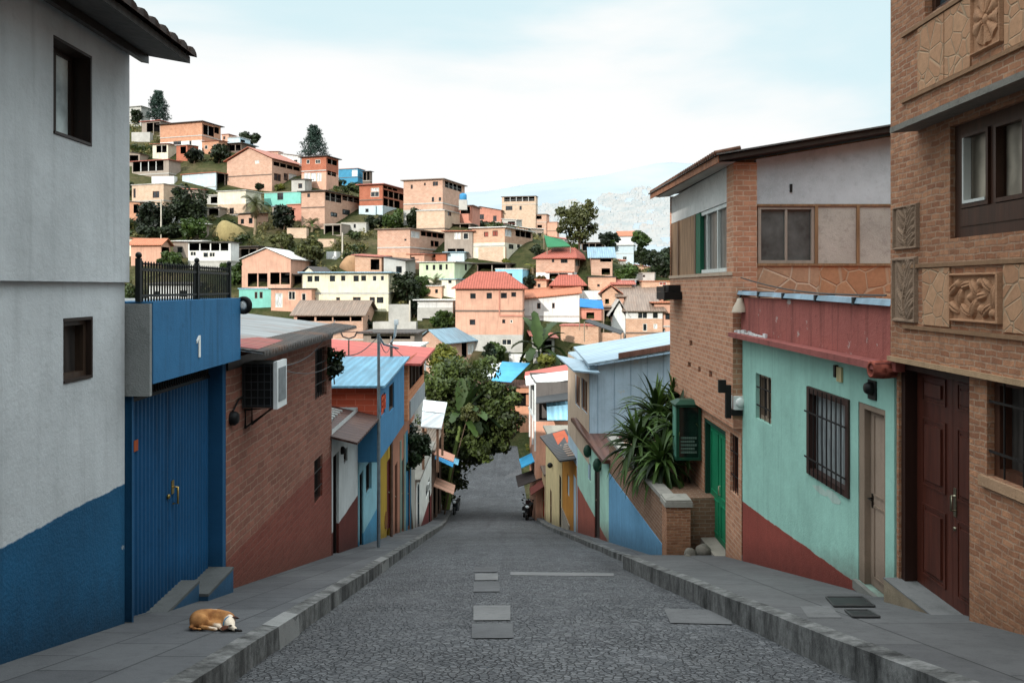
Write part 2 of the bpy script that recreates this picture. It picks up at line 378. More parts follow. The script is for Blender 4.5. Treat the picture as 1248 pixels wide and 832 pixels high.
# ------------------------------------------------------------------ the house builder
FOOT = []
DEFDARK = None
class House:
    """box building whose corner C faces the camera; front wall runs one way, street/side wall the other"""
    def __init__(s, C, th, w, d, ztop, zbase, label, name='brick_house', cat='house', m=1, group=None, dz=(0,0,0,0), wall=None, bands=None, holes=(), sholes=(), back=True):
        s.C = V((C[0], C[1], 0)); c, q = math.cos(th), math.sin(th); s.m = m
        s.uf = V((-m*c, q, 0)); s.us = V((m*q, c, 0)); s.w, s.d, s.zt, s.zb = w, d, ztop, zbase
        s.front = Face(s.C, s.uf, -s.us, w); s.side = Face(s.C, s.us, -s.uf, d)
        s.e = thing(name, (C[0] + (s.uf*w/2 + s.us*d/2).x, C[1] + (s.uf*w/2 + s.us*d/2).y, zbase), label, cat, group)
        s.dz = dz; s.hf = list(holes); s.hs = list(sholes); s.wall = wall; s.bands = bands
        mid = s.C + s.uf*w/2 + s.us*d/2; FOOT.append((mid.x, mid.y, math.hypot(w, d)/2, label, C[0], C[1], ztop))
    def split(s, conv, x1, rects):
        f, q = [], []
        for r in rects:
            (a, b), (c, d) = conv(r[0], r[1]), conv(r[2], r[3]); X1 = conv(x1, 0)[0]
            onf = (a + c)/2*s.m < X1*s.m
            (f if onf else q).append(((s.front if onf else s.side).rect(a, b, c, d), r[4:]))
        return f, q
    def walls(s):
        bands = s.bands or [(s.zb, s.wall)]
        c, f, b, si = s.dz; t = s.zt; hi = None
        for zb, mat in bands:
            mb = MB(); a = (hi if hi is not None else None)
            wallmesh(mb, s.front, zb, t + c if a is None else a, t + f if a is None else a, s.hf)
            wallmesh(mb, s.side, zb, t + c if a is None else a, t + si if a is None else a, s.hs)
            T = lambda k: t + k if a is None else a
            p0 = s.C; pf = s.C + s.uf*s.w; pb = pf + s.us*s.d; ps = s.C + s.us*s.d
            g = lambda p, z: V((p.x, p.y, z))
            mb.poly(g(pf, zb), g(pb, zb), g(pb, T(b)), g(pf, T(f))); mb.poly(g(ps, zb), g(pb, zb), g(pb, T(b)), g(ps, T(si)))
            mb.build('wall', mat, s.e); hi = zb
    def corners(s, z=0, ov=(0,0,0,0)):      # ov: overhang at front, back, side face, far side
        of, ob, os_, ofar = ov; c, f, b, si = s.dz; out = []
        for (a, e, k) in ((-os_, -of, c), (s.w + ofar, -of, f), (s.w + ofar, s.d + ob, b), (-os_, s.d + ob, si)):
            p = s.C + s.uf*a + s.us*e; out.append(V((p.x, p.y, s.zt + k + z)))
        # follow the slope into the overhang
        return out
    def flat(s, mat, ov=.3, t=.12, name='roof', ov4=None, z=.004):
        ov4 = ov4 or (ov,)*4; b = s.corners(z, ov4); mb = MB()
        if s.m < 0: b = b[::-1]
        mb.hexa([p for p in b], [p + V((0,0,t)) for p in b]); return mb.build(name, mat, s.e)
    def gable(s, mat, rise, along='side', ov=.3, wallm=None, t=.1, name='roof', hip=0.0):
        """ridge runs along the side wall ('side': the gable shows on the front) or along the front ('front')"""
        b = s.corners(.004, (ov,)*4); k = rise; mb = MB(); up = V((0,0,t))
        if along == 'side':
            r0 = (b[0]+b[1])/2 + V((0,0,k)); r1 = (b[2]+b[3])/2 + V((0,0,k)); A = (b[0], b[3], r1, r0); B = (b[1], b[2], r1, r0); E = ((b[0], b[1], r0), (b[3], b[2], r1))
            g = ((s.front.pt(0, s.zt), s.front.pt(s.w, s.zt), s.front.pt(s.w/2, s.zt + k*.93)), (s.front.pt(0, s.zt, -s.d), s.front.pt(s.w, s.zt, -s.d), s.front.pt(s.w/2, s.zt + k*.93, -s.d)))
        else:
            r0 = (b[0]+b[3])/2 + V((0,0,k)); r1 = (b[1]+b[2])/2 + V((0,0,k)); A = (b[0], b[1], r1, r0); B = (b[3], b[2], r1, r0); E = ((b[0], b[3], r0), (b[1], b[2], r1))
            g = ((s.side.pt(0, s.zt), s.side.pt(s.d, s.zt), s.side.pt(s.d/2, s.zt + k*.93)), (s.side.pt(0, s.zt, -s.w), s.side.pt(s.d, s.zt, -s.w), s.side.pt(s.d/2, s.zt + k*.93, -s.w)))
        if hip:
            v = (r1 - r0)*hip; r0, r1 = r0 + v, r1 - v
            A = (A[0], A[1], r1, r0); B = (B[0], B[1], r1, r0); E = ((E[0][0], E[0][1], r0), (E[1][0], E[1][1], r1))
            for q in (A, B): mb.poly(*[p + up for p in q])
            for q in E: mb.poly(*[p + up for p in q])
            mb.hexa(b if s.m > 0 else b[::-1], [p + up*.99 for p in (b if s.m > 0 else b[::-1])])
        else:
            for q in (A, B):
                mb.hexa(q, [p + up for p in q])
        o = mb.build(name, mat, s.e)
        if not hip and wallm:
            for q in g: w = MB(); w.poly(*q); w.build('gable_wall', wallm, s.e)
        return o
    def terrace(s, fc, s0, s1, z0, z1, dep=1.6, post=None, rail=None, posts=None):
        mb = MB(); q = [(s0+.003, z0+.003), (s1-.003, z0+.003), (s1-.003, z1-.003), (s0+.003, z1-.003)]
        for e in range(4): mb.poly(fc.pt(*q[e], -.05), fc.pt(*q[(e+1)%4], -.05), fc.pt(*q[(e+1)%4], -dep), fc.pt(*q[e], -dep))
        mb.poly(*[fc.pt(*k, -dep) for k in q]); o = mb.build('open_terrace', VOID_SHADE(), s.e)  # recess lined near-black, its shade put into the colour
        n = int((s1 - s0)/2.2) if posts is None else posts
        if n > 0 and post:
            for i in range(n):
                c = s0 + (s1-s0)*(i+1)/(n+1); w = MB(); fbox(w, fc, c-.07, c+.07, z0, z1, -.2, -.06); w.build('post', post, o)
        if rail:
            w = MB(); h = z0 + min(.9, (z1-z0)*.5)
            fbox(w, fc, s0, s1, h-.04, h, -.1, -.06)
            k = max(2, int((s1-s0)/.35))
            for i in range(k): c = s0 + (s1-s0)*(i+.5)/k; fbox(w, fc, c-.012, c+.012, z0, h-.04, -.09, -.07)
            w.build('railing', rail, o)
        return o

# ------------------------------------------------------------------ foliage
def leafcloud(name, mat, parent, clumps, size, asp=.55, seed=1, per=60, label=None, kind=None, flat=.3, droop=0.0, pad=.9):
    """clumps: (x,y,z,r); thousands of small leaf faces spread through the clumps"""
    rg = np.random.default_rng(seed); C = np.array(clumps, float); n = len(C)*per
    idx = np.repeat(np.arange(len(C)), per); d = rg.normal(size=(n, 3)); d /= np.linalg.norm(d, axis=1)[:, None]
    rr = C[idx, 3]*(rg.random(n)**.45)*pad; pos = C[idx, :3] + d*rr[:, None]*np.array([1, 1, .85])
    nr = d + rg.normal(size=(n, 3))*.7 + np.array([0, 0, flat]); nr /= np.linalg.norm(nr, axis=1)[:, None]
    a = np.cross(nr, rg.normal(size=(n, 3))); a /= np.linalg.norm(a, axis=1)[:, None]
    if droop: a[:, 2] -= droop; a /= np.linalg.norm(a, axis=1)[:, None]
    b = np.cross(nr, a); s = size*(.6 + .8*rg.random(n))[:, None]
    p = np.stack([pos - a*s, pos + b*s*asp - a*s*.1, pos + a*s, pos - b*s*asp - a*s*.1], 1).reshape(-1, 3)
    L = np.array(WL[parent.name]) if parent is not None else C[:, :3].mean(0)
    me = bpy.data.meshes.new(name); me.vertices.add(4*n); me.vertices.foreach_set('co', (p - L).ravel())
    me.loops.add(4*n); me.loops.foreach_set('vertex_index', np.arange(4*n, dtype=np.int32))
    me.polygons.add(n); me.polygons.foreach_set('loop_start', np.arange(0, 4*n, 4, dtype=np.int32)); me.update(calc_edges=True)
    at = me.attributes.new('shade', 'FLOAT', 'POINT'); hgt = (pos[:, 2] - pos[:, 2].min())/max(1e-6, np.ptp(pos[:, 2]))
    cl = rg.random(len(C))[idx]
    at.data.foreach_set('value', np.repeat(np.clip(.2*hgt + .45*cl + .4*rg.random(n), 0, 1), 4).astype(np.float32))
    me.materials.append(mat); o = bpy.data.objects.new(name, me); COL.objects.link(o)
    if parent is not None: o.parent = parent; WL[o.name] = WL[parent.name]
    else: o.location = L; WL[o.name] = V(L)
    return tag(o, label, None, None, kind)
def blade(mb, base, d, up, L, w, bend, seg=7, fold=.25, prof=None, tear=None):
    """a long leaf: strip that bends down, folded on its midrib"""
    d = V(d).normalized(); base = V(base); side = d.cross(V((0,0,1)));  side = side.normalized() if side.length > 1e-3 else V((1,0,0))
    pts = []; p = base.copy(); dirv = (d*math.cos(up) + V((0,0,1))*math.sin(up)).normalized(); st = L/seg
    prof = prof or (lambda t: math.sin(math.pi*min(1, .12 + t*.88))**.6*(1 - t**4))
    for i in range(seg + 1):
        t = i/seg; wd = w*prof(t)*(1 if tear is None else tear.uniform(.62, 1.05)); nrm = side.cross(dirv).normalized()
        pts += [p + side*wd + nrm*fold*wd, p, p - side*wd + nrm*fold*wd]
        p = p + dirv*st; dirv = (dirv + V((0,0,-bend*st))).normalized()
    f = []
    for i in range(seg):
        k = 3*i; f += [(k, k+1, k+4, k+3), (k+1, k+2, k+5, k+4)]
    mb.add(pts, f, True)
def setshade(o, seed=0, group=16):
    me = o.data; rg = np.random.default_rng(seed); n = len(me.vertices); at = me.attributes.new('shade', 'FLOAT', 'POINT')
    at.data.foreach_set('value', rg.random(n//group + 1).repeat(group)[:n].astype(np.float32))
def crown_clumps(c, rx, ry, rz, n, rg, r=.3):
    out = []
    for i in range(n):
        d = V((rg.gauss(0,1), rg.gauss(0,1), rg.gauss(0,1))).normalized()*(rg.random()**.4)
        k = r*(.6 + .7*rg.random()); out.append((c[0] + d.x*rx*(1-k*.6), c[1] + d.y*ry*(1-k*.6), c[2] + d.z*rz*(1-k*.6), k*(rx+rz)/2*1.15))
    return out
# ------------------------------------------------------------------ camera, sky, sun
cam = bpy.data.objects.new('camera', bpy.data.cameras.new('camera')); COL.objects.link(cam)
cam.rotation_euler = (R(90), 0, 0); cam.data.lens = 28; cam.data.sensor_width = 36; cam.data.shift_y = -(416 - HY)/1248
cam.data.clip_start = .05; cam.data.clip_end = 30000; sc.camera = cam
SUN_EL, SUN_AZ = R(22), R(25)              # low sun behind the viewer, a little to the left
sd = V((-math.sin(SUN_AZ)*math.cos(SUN_EL), -math.cos(SUN_AZ)*math.cos(SUN_EL), math.sin(SUN_EL)))
sun = bpy.data.objects.new('sun', bpy.data.lights.new('sun', 'SUN')); COL.objects.link(sun)
sun.data.energy = 4.6; sun.data.angle = R(.6); sun.data.color = (1, .955, .89); sun.rotation_euler = sd.to_track_quat('Z', 'Y').to_euler()
w = bpy.data.worlds.new('World'); sc.world = w; w.use_nodes = True; nt = w.node_tree; nt.nodes.clear()
def wn(t, ins=None, **k):
    x = nt.nodes.new(t)
    for a, b in k.items(): setattr(x, a, b)
    for a, b in (ins or {}).items():
        if hasattr(b, 'is_output'): nt.links.new(b, x.inputs[a])
        else: x.inputs[a].default_value = b
    return x
sky = wn('ShaderNodeTexSky', sky_type='NISHITA', sun_disc=False, sun_elevation=SUN_EL, sun_rotation=math.atan2(sd.x, sd.y), air_density=1.0, dust_density=.8, ozone_density=1.5)
co = wn('ShaderNodeTexCoord').outputs['Generated']
mp = wn('ShaderNodeMapping', {'Vector': co, 'Scale': (1.5, 1.5, 4.2), 'Location': (.35, .1, .2)}).outputs[0]
n1 = wn('ShaderNodeTexNoise', {'Vector': mp, 'Scale': 1.25, 'Detail': 6, 'Roughness': .5, 'Distortion': .3}).outputs[0]
sx = wn('ShaderNodeSeparateXYZ', {0: co})
low = wn('ShaderNodeMapRange', {0: sx.outputs[2], 1: .1, 2: .36, 3: .34, 4: -.09}).outputs[0]
cl = wn('ShaderNodeMath', {0: n1, 1: low}, operation='ADD').outputs[0]
cf = wn('ShaderNodeMapRange', {0: cl, 1: .42, 2: .66, 3: 0, 4: 1}, interpolation_type='SMOOTHSTEP').outputs[0]
haze = wn('ShaderNodeMix', {0: .94, 7: (7.7, 9.75, 10.25, 1)}, data_type='RGBA'); nt.links.new(sky.outputs[0], haze.inputs[6])
mixc = wn('ShaderNodeMix', {0: cf, 6: haze.outputs[2], 7: (10.55, 10.6, 10.55, 1)}, data_type='RGBA')
zen = wn('ShaderNodeMapRange', {0: sx.outputs[2], 1: .36, 2: .8, 3: 0, 4: .75}).outputs[0]; mz = wn('ShaderNodeMix', {0: zen, 7: (9.6, 9.9, 10.0, 1)}, data_type='RGBA'); nt.links.new(mixc.outputs[2], mz.inputs[6]); mixc = mz
br = wn('ShaderNodeMapRange', {0: sx.outputs[2], 1: .36, 2: .95, 3: .095, 4: .365}, interpolation_type='SMOOTHSTEP').outputs[0]      # an overcast zenith is about three times the horizon
nt.links.new(wn('ShaderNodeBackground', {0: mixc.outputs[2], 1: br}).outputs[0], wn('ShaderNodeOutputWorld').inputs[0])
sc.view_settings.view_transform = 'Standard'; sc.view_settings.look = 'None'; sc.view_settings.exposure = 0; sc.view_settings.gamma = 1
sc.cycles.max_bounces = 6; sc.cycles.diffuse_bounces = 4; sc.cycles.use_denoising = True; sc.cycles.transparent_max_bounces = 4

# ------------------------------------------------------------------ ground
def grid(name, xs, ys, zf, mat, kind='structure', smooth=True):
    me = bpy.data.meshes.new(name); nx = len(xs)
    me.from_pydata([(x, y, zf(x, y)) for y in ys for x in xs], [], [(j*nx+i, j*nx+i+1, (j+1)*nx+i+1, (j+1)*nx+i) for j in range(len(ys)-1) for i in range(nx-1)])
    me.polygons.foreach_set('use_smooth', [smooth]*len(me.polygons)); me.materials.append(mat)
    o = bpy.data.objects.new(name, me); COL.objects.link(o); o['kind'] = kind; return o
def hillmat():
    m = NT('hillside_soil'); p = m.pos
    a = m.noise(p, .12, 6, .65); b = m.noise(p, 1.1, 7, .7); c = m.noise(p, 5, 5, .7)
    k = m.ramp(a, [(.3, (.018, .03, .009)), (.45, (.042, .052, .017)), (.56, (.09, .08, .036)), (.72, (.14, .1, .062))])
    k = m.mix(m.mapr(b, .4, .65, 0, .75), k, (.022, .032, .01)); k = m.mix(m.mapr(c, .5, .7, 0, .5), k, (.1, .095, .045))
    return m.out(k, .95, m.bump(m.math('ADD', b, c), 1.0, .3), .1)
HM = hillmat()
xs = [-170 + 2.5*i for i in range(137)]; ys = [-130 + 2.5*i for i in range(185)]
grid('hillside', xs, ys, terrain, HM)
gm = NT('far_ground'); grid('ground', [-15000, 15000], [-6000, 20000], lambda x, y: -75, gm.out(gm.mix(gm.noise(gm.pos, .004, 6), (.25, .3, .3), (.42, .45, .44)), .95))
def ridge(x):
    px = x/4500*F + CX
    return (350 - interp([(-400, 330), (300, 300), (480, 262), (560, 241), (600, 236), (640, 228), (700, 221), (760, 213), (820, 207), (1000, 199), (1300, 204), (1900, 240)], px))/F*4500
def mount(x, y):
    t = (y - 2000)/2500; r = ridge(x*4500/max(y, 3400) if y < 4500 else x)
    n = noise.fractal(V((x*.0011, y*.0011, 2)), 1, 2, 5)*70*min(1, max(0, t))*(1 - sstep(.75, 1, t))
    return -75 + (r + 75)*sstep(0, 1, t)**.85 + n if t <= 1 else r - (y - 4500)*.5
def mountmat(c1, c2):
    m = NT('hazy_mountain'); n = m.noise(m.pos, .0022, 7, .62)  # pale grey-blue base colour stands in for distance haze
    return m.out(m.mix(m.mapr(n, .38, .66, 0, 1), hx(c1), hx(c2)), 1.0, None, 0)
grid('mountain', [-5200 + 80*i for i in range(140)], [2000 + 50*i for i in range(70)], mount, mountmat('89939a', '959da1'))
# far city on the mountain's foot: one mass of tiny pale houses
rg = random.Random(5); cb = MB()
for i in range(12000):
    px = rg.uniform(655, 900); py = 300 - (rg.random()**1.3)*75
    if py < 236 + (max(0, 760 - px))*.16 + 14*noise.noise(V((px*.03, 0, 0))): continue
    k = (px - CX)/F; zz = (HY - py)/F; Y = 2050
    while Y < 4400 and mount(k*Y, Y) < zz*Y: Y += 25
    if noise.noise(V((px*.06, py*.1, 7))) < -.28: continue
    X = k*Y; z = mount(X, Y); s = rg.uniform(2.5, 6)*Y/3000
    cb.box(X - s, Y - s, z - 25, X + s*rg.uniform(.5, 1.6), Y + s, z + s*rg.uniform(.5, 1.7))
cm = NT('hazy_city'); nn = cm.noise(cm.pos, .018, 3, .8)  # close pale tones put the haze into the houses' colour
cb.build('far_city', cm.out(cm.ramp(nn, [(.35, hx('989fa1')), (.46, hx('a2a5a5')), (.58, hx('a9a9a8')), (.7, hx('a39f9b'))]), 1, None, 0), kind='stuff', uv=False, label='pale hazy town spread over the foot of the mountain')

# ------------------------------------------------------------------ road, kerbs, pavements
def strip(name, fa, fb, fz, y0, y1, mat, step=1.0, skirt=0.0, cross=1):
    mb = MB(); n = max(2, int((y1 - y0)/step)); row = []
    for i in range(n + 1):
        Y = y0 + (y1 - y0)*i/n; a, b = fa(Y), fb(Y)
        row.append([V((a + (b - a)*j/cross, Y, fz(Y, j/cross))) for j in range(cross + 1)])
    pts = [p for r in row for p in r]; c = cross + 1
    mb.add(pts, [(i*c+j, i*c+j+1, (i+1)*c+j+1, (i+1)*c+j) for i in range(n) for j in range(cross)])
    if skirt:
        for i in range(n):
            for e in (0, cross):
                mb.poly(row[i][e], row[i+1][e], row[i+1][e] - V((0,0,skirt)), row[i][e] - V((0,0,skirt)))
        for r in (row[0], row[-1]): mb.poly(r[0], r[-1], r[-1] - V((0,0,skirt)), r[0] - V((0,0,skirt)))
    return mb.build(name, mat, kind='structure')
wavy = lambda Y, s: .012*noise.noise(V((Y*2.9, s, 8))) + .04*noise.noise(V((Y*.45, s, 0))) + .012*noise.noise(V((Y*2.1, s, 4)))
eL = lambda Y: xl_road(Y) + wavy(Y, 1); eR = lambda Y: xr_road(Y) + wavy(Y, 9)
strip('road', lambda Y: xl_road(Y) - .3, lambda Y: xr_road(Y) + .3, lambda Y, t: zroad(Y) - .06*abs(2*t-1)**2, -14, 90, cobble(), .5, 0, 6)
SW = concrete((.098, .1, .104), .5, (1.15, .62)); KM = curbmat((.13, .13, .127))
SW2 = concrete((.105, .105, .106), .55, (2.4, 1.6))
kw = .17
zl = lambda Y: zroad(Y) + .19 - .05*sstep(30, 50, Y)
strip('left_pavement', lambda Y: XL(Y) - .6, lambda Y: eL(Y) - kw, lambda Y, t: zl(Y), -8, 60, SW, .5)
strip('left_kerb', lambda Y: eL(Y) - kw, eL, lambda Y, t: zl(Y) + .004 - .018*(t == 1), -8, 60, KM, .25, .5)
zr1 = lambda Y: zroad(Y) + .26; zr2 = lambda Y: zroad(Y) + .12
eR1 = lambda Y: eR(Y) - .38
strip('right_pavement', lambda Y: eR1(Y) + kw, lambda Y: 5.0, lambda Y, t: zr1(Y), -8, 17.3, SW2, .5, .0)
strip('right_kerb', eR1, lambda Y: eR1(Y) + kw, lambda Y, t: zr1(Y) + .004 - .02*(t == 0), -8, 17.3, KM, .25, .6)
ew = MB(); ew.poly((eR1(17.3), 17.302, zr1(17.3) - .6), (5, 17.302, zr1(17.3) - .6), (5, 17.302, zr1(17.3)), (eR1(17.3), 17.302, zr1(17.3))); ew.build('pavement_step', KM, kind='structure')
strip('lower_right_pavement', lambda Y: eR(Y) + kw, lambda Y: XR(Y) + .5, lambda Y, t: zr2(Y), 17.304, 60, SW, .5)
strip('lower_right_kerb', eR, lambda Y: eR(Y) + kw, lambda Y, t: zr2(Y) + .004 - .015*(t == 0), 17.304, 60, KM, .25, .4)
# light repaired kerb blocks, road patches, drain covers
def slabq(name, pts, mat, dz, label=None):
    mb = MB(); mb.poly(*[V((x, y, zroad(y) + dz - .06*abs(2*(x - xl_road(y) + .3)/6.1 - 1)**2)) for x, y in pts]); return mb.build(name, mat, kind='structure')
def roadq(x0, x1, y0, y1, sk=0):            # pixel-read quad laid on the road plane
    def g(px, py):
        k = (px - CX)/F; c = (HY - py)/F; Y = -1.45/(c + .267); return (k*Y, Y)
    return [g(x0, y1), g(x1, y1), g(x1 + sk, y0), g(x0 + sk, y0)]
PM = concrete((.132, .132, .132), .7); PM2 = concrete((.088, .089, .092), .6)
for q, mt in ((roadq(579, 607, 699, 707), PM), (roadq(577, 609, 709, 721), PM2), (roadq(577, 622, 738, 756), PM), (roadq(575, 625, 760, 778), PM2), (roadq(578, 606, 691, 697), PM2)): slabq('road_patch', q, mt, .012)
slabq('road_patch', roadq(817, 893, 740, 758, -8), concrete((.11, .11, .112), .7), .012)
slabq('road_patch', roadq(622, 748, 697, 701), concrete((.15, .15, .15), .5), .012)
def kblock(e, y0, y1, zf, s, col=(.2, .2, .195)):
    mb = MB(); a, b = (e(y0) - s*.165, e(y0) + s*.03), (e(y1) - s*.165, e(y1) + s*.03)
    q = lambda x, y, z: V((x, y, z)); z0, z1 = zf(y0), zf(y1)
    bot = [q(a[0], y0, z0-.4), q(a[1], y0, z0-.4), q(b[1], y1, z1-.4), q(b[0], y1, z1-.4)]
    top = [q(a[0], y0, z0+.012), q(a[1] - s*.03, y0, z0-.01), q(b[1] - s*.03, y1, z1-.01), q(b[0], y1, z1+.012)]
    if s < 0: bot = bot[::-1]; top = top[::-1]
    mb.hexa(bot, top); mb.build('kerb_block', concrete(col, .5), kind='structure')
kblock(eL, 8.0, 8.9, zl, 1); kblock(eL, 16.4, 17.6, zl, 1, (.17, .17, .165)); kblock(eR, 18.2, 19.6, zr2, -1, (.17, .17, .165))
def onpave(px0, px1, py0, py1, zoff):
    def g(px, py):
        k = (px - CX)/F; c = (HY - py)/F; Y = (-1.45 + zoff)/(c + .267); return V((k*Y, Y, zroad(Y) + zoff))
    return [g(px0, py1), g(px1 + 14, py1), g(px1, py0), g(px0 - 10, py0)]
mb = MB(); mb.poly(*onpave(985, 1012, 738, 752, .265)); mb.build('pavement_patch', PM, kind='structure')
for i, (a, b, c, d, lb) in enumerate(((1017, 1052, 728, 739, 'dark cast iron drain cover on the right pavement, the one by the pale door'), (1040, 1058, 744, 752, 'small square drain grate let into the right pavement near the kerb'))):
    q = onpave(a, b, c, d, .268); mb = MB(); up = V((0,0,.008)); mb.hexa(q, [p + up for p in q])
    t = mb.build('drain_cover', metal('2a2a2b', .6, .5), label=lb, cat='drain cover'); fr = MB()
    for k in range(4):
        p0, p1 = q[k], q[(k+1) % 4]; dv = (p1 - p0).normalized(); fr.tube([p0 + up, p1 + up], .012, 6)
    fr.build('cover_rim', metal('3a3a3a', .7, .4), t)

# ------------------------------------------------------------------ LEFT: grey rendered house
def lface(y0, off=0.0, L=10): return Face((XL(y0) + off, y0), (-.02, 1), (1, .02), L)
GREY = paint2('bbbfc1', '174e70', -2.0, .3, .4)
t = thing('grey_house', (-6, 3, -3.4), 'tall grey rendered house with blue painted base and overhanging tiled eave', 'house')
fu = lface(-3, 0, 11.15); fl = lface(-3, -.05, 11.15)
wu = fu.rect(65, 42, 112, 163); wl = fl.rect(77, 388, 113, 468)
mb = MB(); wallmesh(mb, fu, .05, 2.42, 2.42, [(*wu, .2)]); e = fu
mb.poly(fu.pt(0, .05), fu.pt(11.15, .05), fu.pt(11.15, .05, -.4), fu.pt(0, .05, -.4)); mb.poly(fu.pt(11.15, .05), fu.pt(11.15, 2.42), fu.pt(11.15, 2.42, -6), fu.pt(11.15, .05, -6))
mb.build('upper_wall', GREY, t)
mb = MB(); wallmesh(mb, fl, -6, .05, .05, [(*wl, .14)]); mb.poly(fl.pt(11.15, -6), fl.pt(11.15, .05), fl.pt(11.15, .05, -6), fl.pt(11.15, -6, -6)); mb.build('lower_wall', GREY, t)
BR = wood('2e211b', 20, .55)
for fc_, wq, dp in ((fu, wu, .2), (fl, wl, .14)):
    mb = MB(); fbox(mb, fc_, wq[1]-.028, wq[1]-.004, wq[2]+.004, wq[3]-.004, -dp+.004, .004); fbox(mb, fc_, wq[0]+.004, wq[1]-.03, wq[3]-.028, wq[3]-.004, -dp+.004, .004); fbox(mb, fc_, wq[0]+.004, wq[1]-.03, wq[2]+.004, wq[2]+.028, -dp+.004, .012); mb.build('window_lining', BR, t)
window(t, fu, *wu, dep=.2, fm=BR, pm=glass('c4d2da', .2), mull=2, fw=.06, out=.01); window(t, fl, *wl, dep=.14, fm=wood('3f3026'), pm=curtain('3a3634'), mull=1, fw=.07, out=.06)  # upper pane's pale tint paints in the sky's reflection
mb = MB()                                   # roof: boarded soffit and clay barrel tiles
def rp(y, k, dz=0): return V((XL(y) + .6 - k, y, 2.3 + .18*k + dz))
mb.hexa([rp(-3, 5), rp(-3, 0), rp(8.2, 0), rp(8.2, 5)], [rp(-3, 5, .07), rp(-3, 0, .07), rp(8.2, 0, .07), rp(8.2, 5, .07)])
sf = mb.build('roof', wood('45423f', 14, .8), t)
rt = MB(); n = 50
for i in range(n):
    y = -2.9 + 11.1*(i + .5)/n; pts = []
    for k in (-.07, .25, .6, 1.2, 5):
        for j in range(7):
            a = math.pi*j/6; pts.append(rp(y + .115*math.cos(a), k, .075 + .075*math.sin(a) + (.012 if k in (.25, 1.2) else 0)))
    rt.add(pts, [(7*q+j, 7*q+j+1, 7*q+j+8, 7*q+j+7) for q in range(4) for j in range(6)], True)
    rt.add(pts[:7], [tuple(range(7))]) 
rt.build('roof_tiles', tiles('3d2f29'), sf)
rb = MB(); rb.hexa([rp(-2.9, .5, -.08), rp(-2.9, .42, -.08), rp(8.19, .42, -.08), rp(8.19, .5, -.08)], [rp(-2.9, .5, -.003), rp(-2.9, .42, -.003), rp(8.19, .42, -.003), rp(8.19, .5, -.003)]); rb.build('eave_beam', wood('2b2521'), sf)

# ------------------------------------------------------------------ LEFT: blue garage with terrace
t = thing('garage', (-6, 9.6, -4), 'blue garage with ribbed double door below a blue parapet numbered 1', 'garage')
BLUE = paint('1c4f74', .35, .7); BLUEP = paint('2f6a94', .65, .75)
fg = lface(8.2, 0, 2.85); fd = fg.off(-.2)
mb = MB(); wallmesh(mb, fg, -6, -.95, -.95, [(.012, 2.72, -6.2, -1.0, .2)]); 
mb.build('wall', BLUE, t)
mb = MB(); fbox(mb, fg, .04, 2.86, -1.0, -.15, -.3, .2); par = mb.build('parapet', BLUEP, t)
mb = MB(); fbox(mb, fg, -.02, .036, -1.12, -.17, -.5, .19); fbox(mb, fg, -.015, 2.86, -.2, -.152, -6, -.304); mb.build('terrace_slab', concrete('8b8d8c', .6, None, .8), t)
# the number 1
mb = MB(); s0, zc = fg.off(.2).pix(242, 422); fo = fg.off(.203)
fbox(mb, fo, s0 - .02, s0 + .03, zc - .13, zc + .13, 0, .012); mb.hexa([fo.pt(s0-.08, zc+.04, 0), fo.pt(s0-.02, zc+.09, 0), fo.pt(s0-.02, zc+.09, .012), fo.pt(s0-.08, zc+.04, .012)], [fo.pt(s0-.08, zc+.075, 0), fo.pt(s0-.02, zc+.13, 0), fo.pt(s0-.02, zc+.13, .012), fo.pt(s0-.08, zc+.075, .012)])
mb.build('house_number', paint('e8e8e4', .1), par)
# ribbed double door
for a, b in ((.016, 1.385), (1.395, 2.715)):
    mb = MB(); n = 14; pts = []
    for i in range(n*4 + 1):
        s = a + (b - a)*i/(n*4); d = (.0, .022, .022, 0)[i % 4]; pts += [fd.pt(s, -3.72 if a < 1 else -3.95, d), fd.pt(s, -1.24, d)]
    mb.add(pts, [(2*i, 2*i+2, 2*i+3, 2*i+1) for i in range(n*4)]); dr = mb.build('door', paint('1a4f78', .7, .55, .2), t)
    if a > 1:
        h = MB(); h.tube([fd.pt(a+.07, -2.42, .03), fd.pt(a+.07, -2.42, .09), fd.pt(a+.07, -2.62, .09), fd.pt(a+.07, -2.62, .03)], .013, 8); fbox(h, fd, a+.035, a+.105, -2.5, -2.34, .023, .032); h.build('handle', metal('b09555', .35, .9, .1), dr)
    else:
        h = MB(); h.lathe(fd.pt(b-.06, -2.5, .024), [(0, .0), (.03, .0), (.03, .02), (.015, .03), (0, .03)], 10, V((1,0,0))); h.build('lock', metal('8f7a45', .4, .9, .1), dr)
        h = MB(); s, z = fd.pix(162, 543); fbox(h, fd, s-.04, s+.06, z-.06, z+.06, .023, .03); h.build('sticker', paint('a5502f', .3), dr)
mb = MB(); fbox(mb, fd, .065, 2.715, -1.24, -1.2, 0, .03); fbox(mb, fd, .065, 2.715, -1.03, -1.0, 0, .03)
for i in range(38): s = .09 + 2.6*i/37; mb.tube([fd.pt(s, -1.2, .015), fd.pt(s, -1.03, .015)], .008, 5)
gr = mb.build('vent_grille', metal('151b22', .6, .4), t); mb = MB(); mb.poly(fd.pt(.06, -1.2, -.03), fd.pt(2.72, -1.2, -.03), fd.pt(2.72, -1.0, -.03), fd.pt(.06, -1.0, -.03)); mb.build('vent_recess', VOID_SHADE(), gr)
STEPB = paint('315f82', .5, .7)
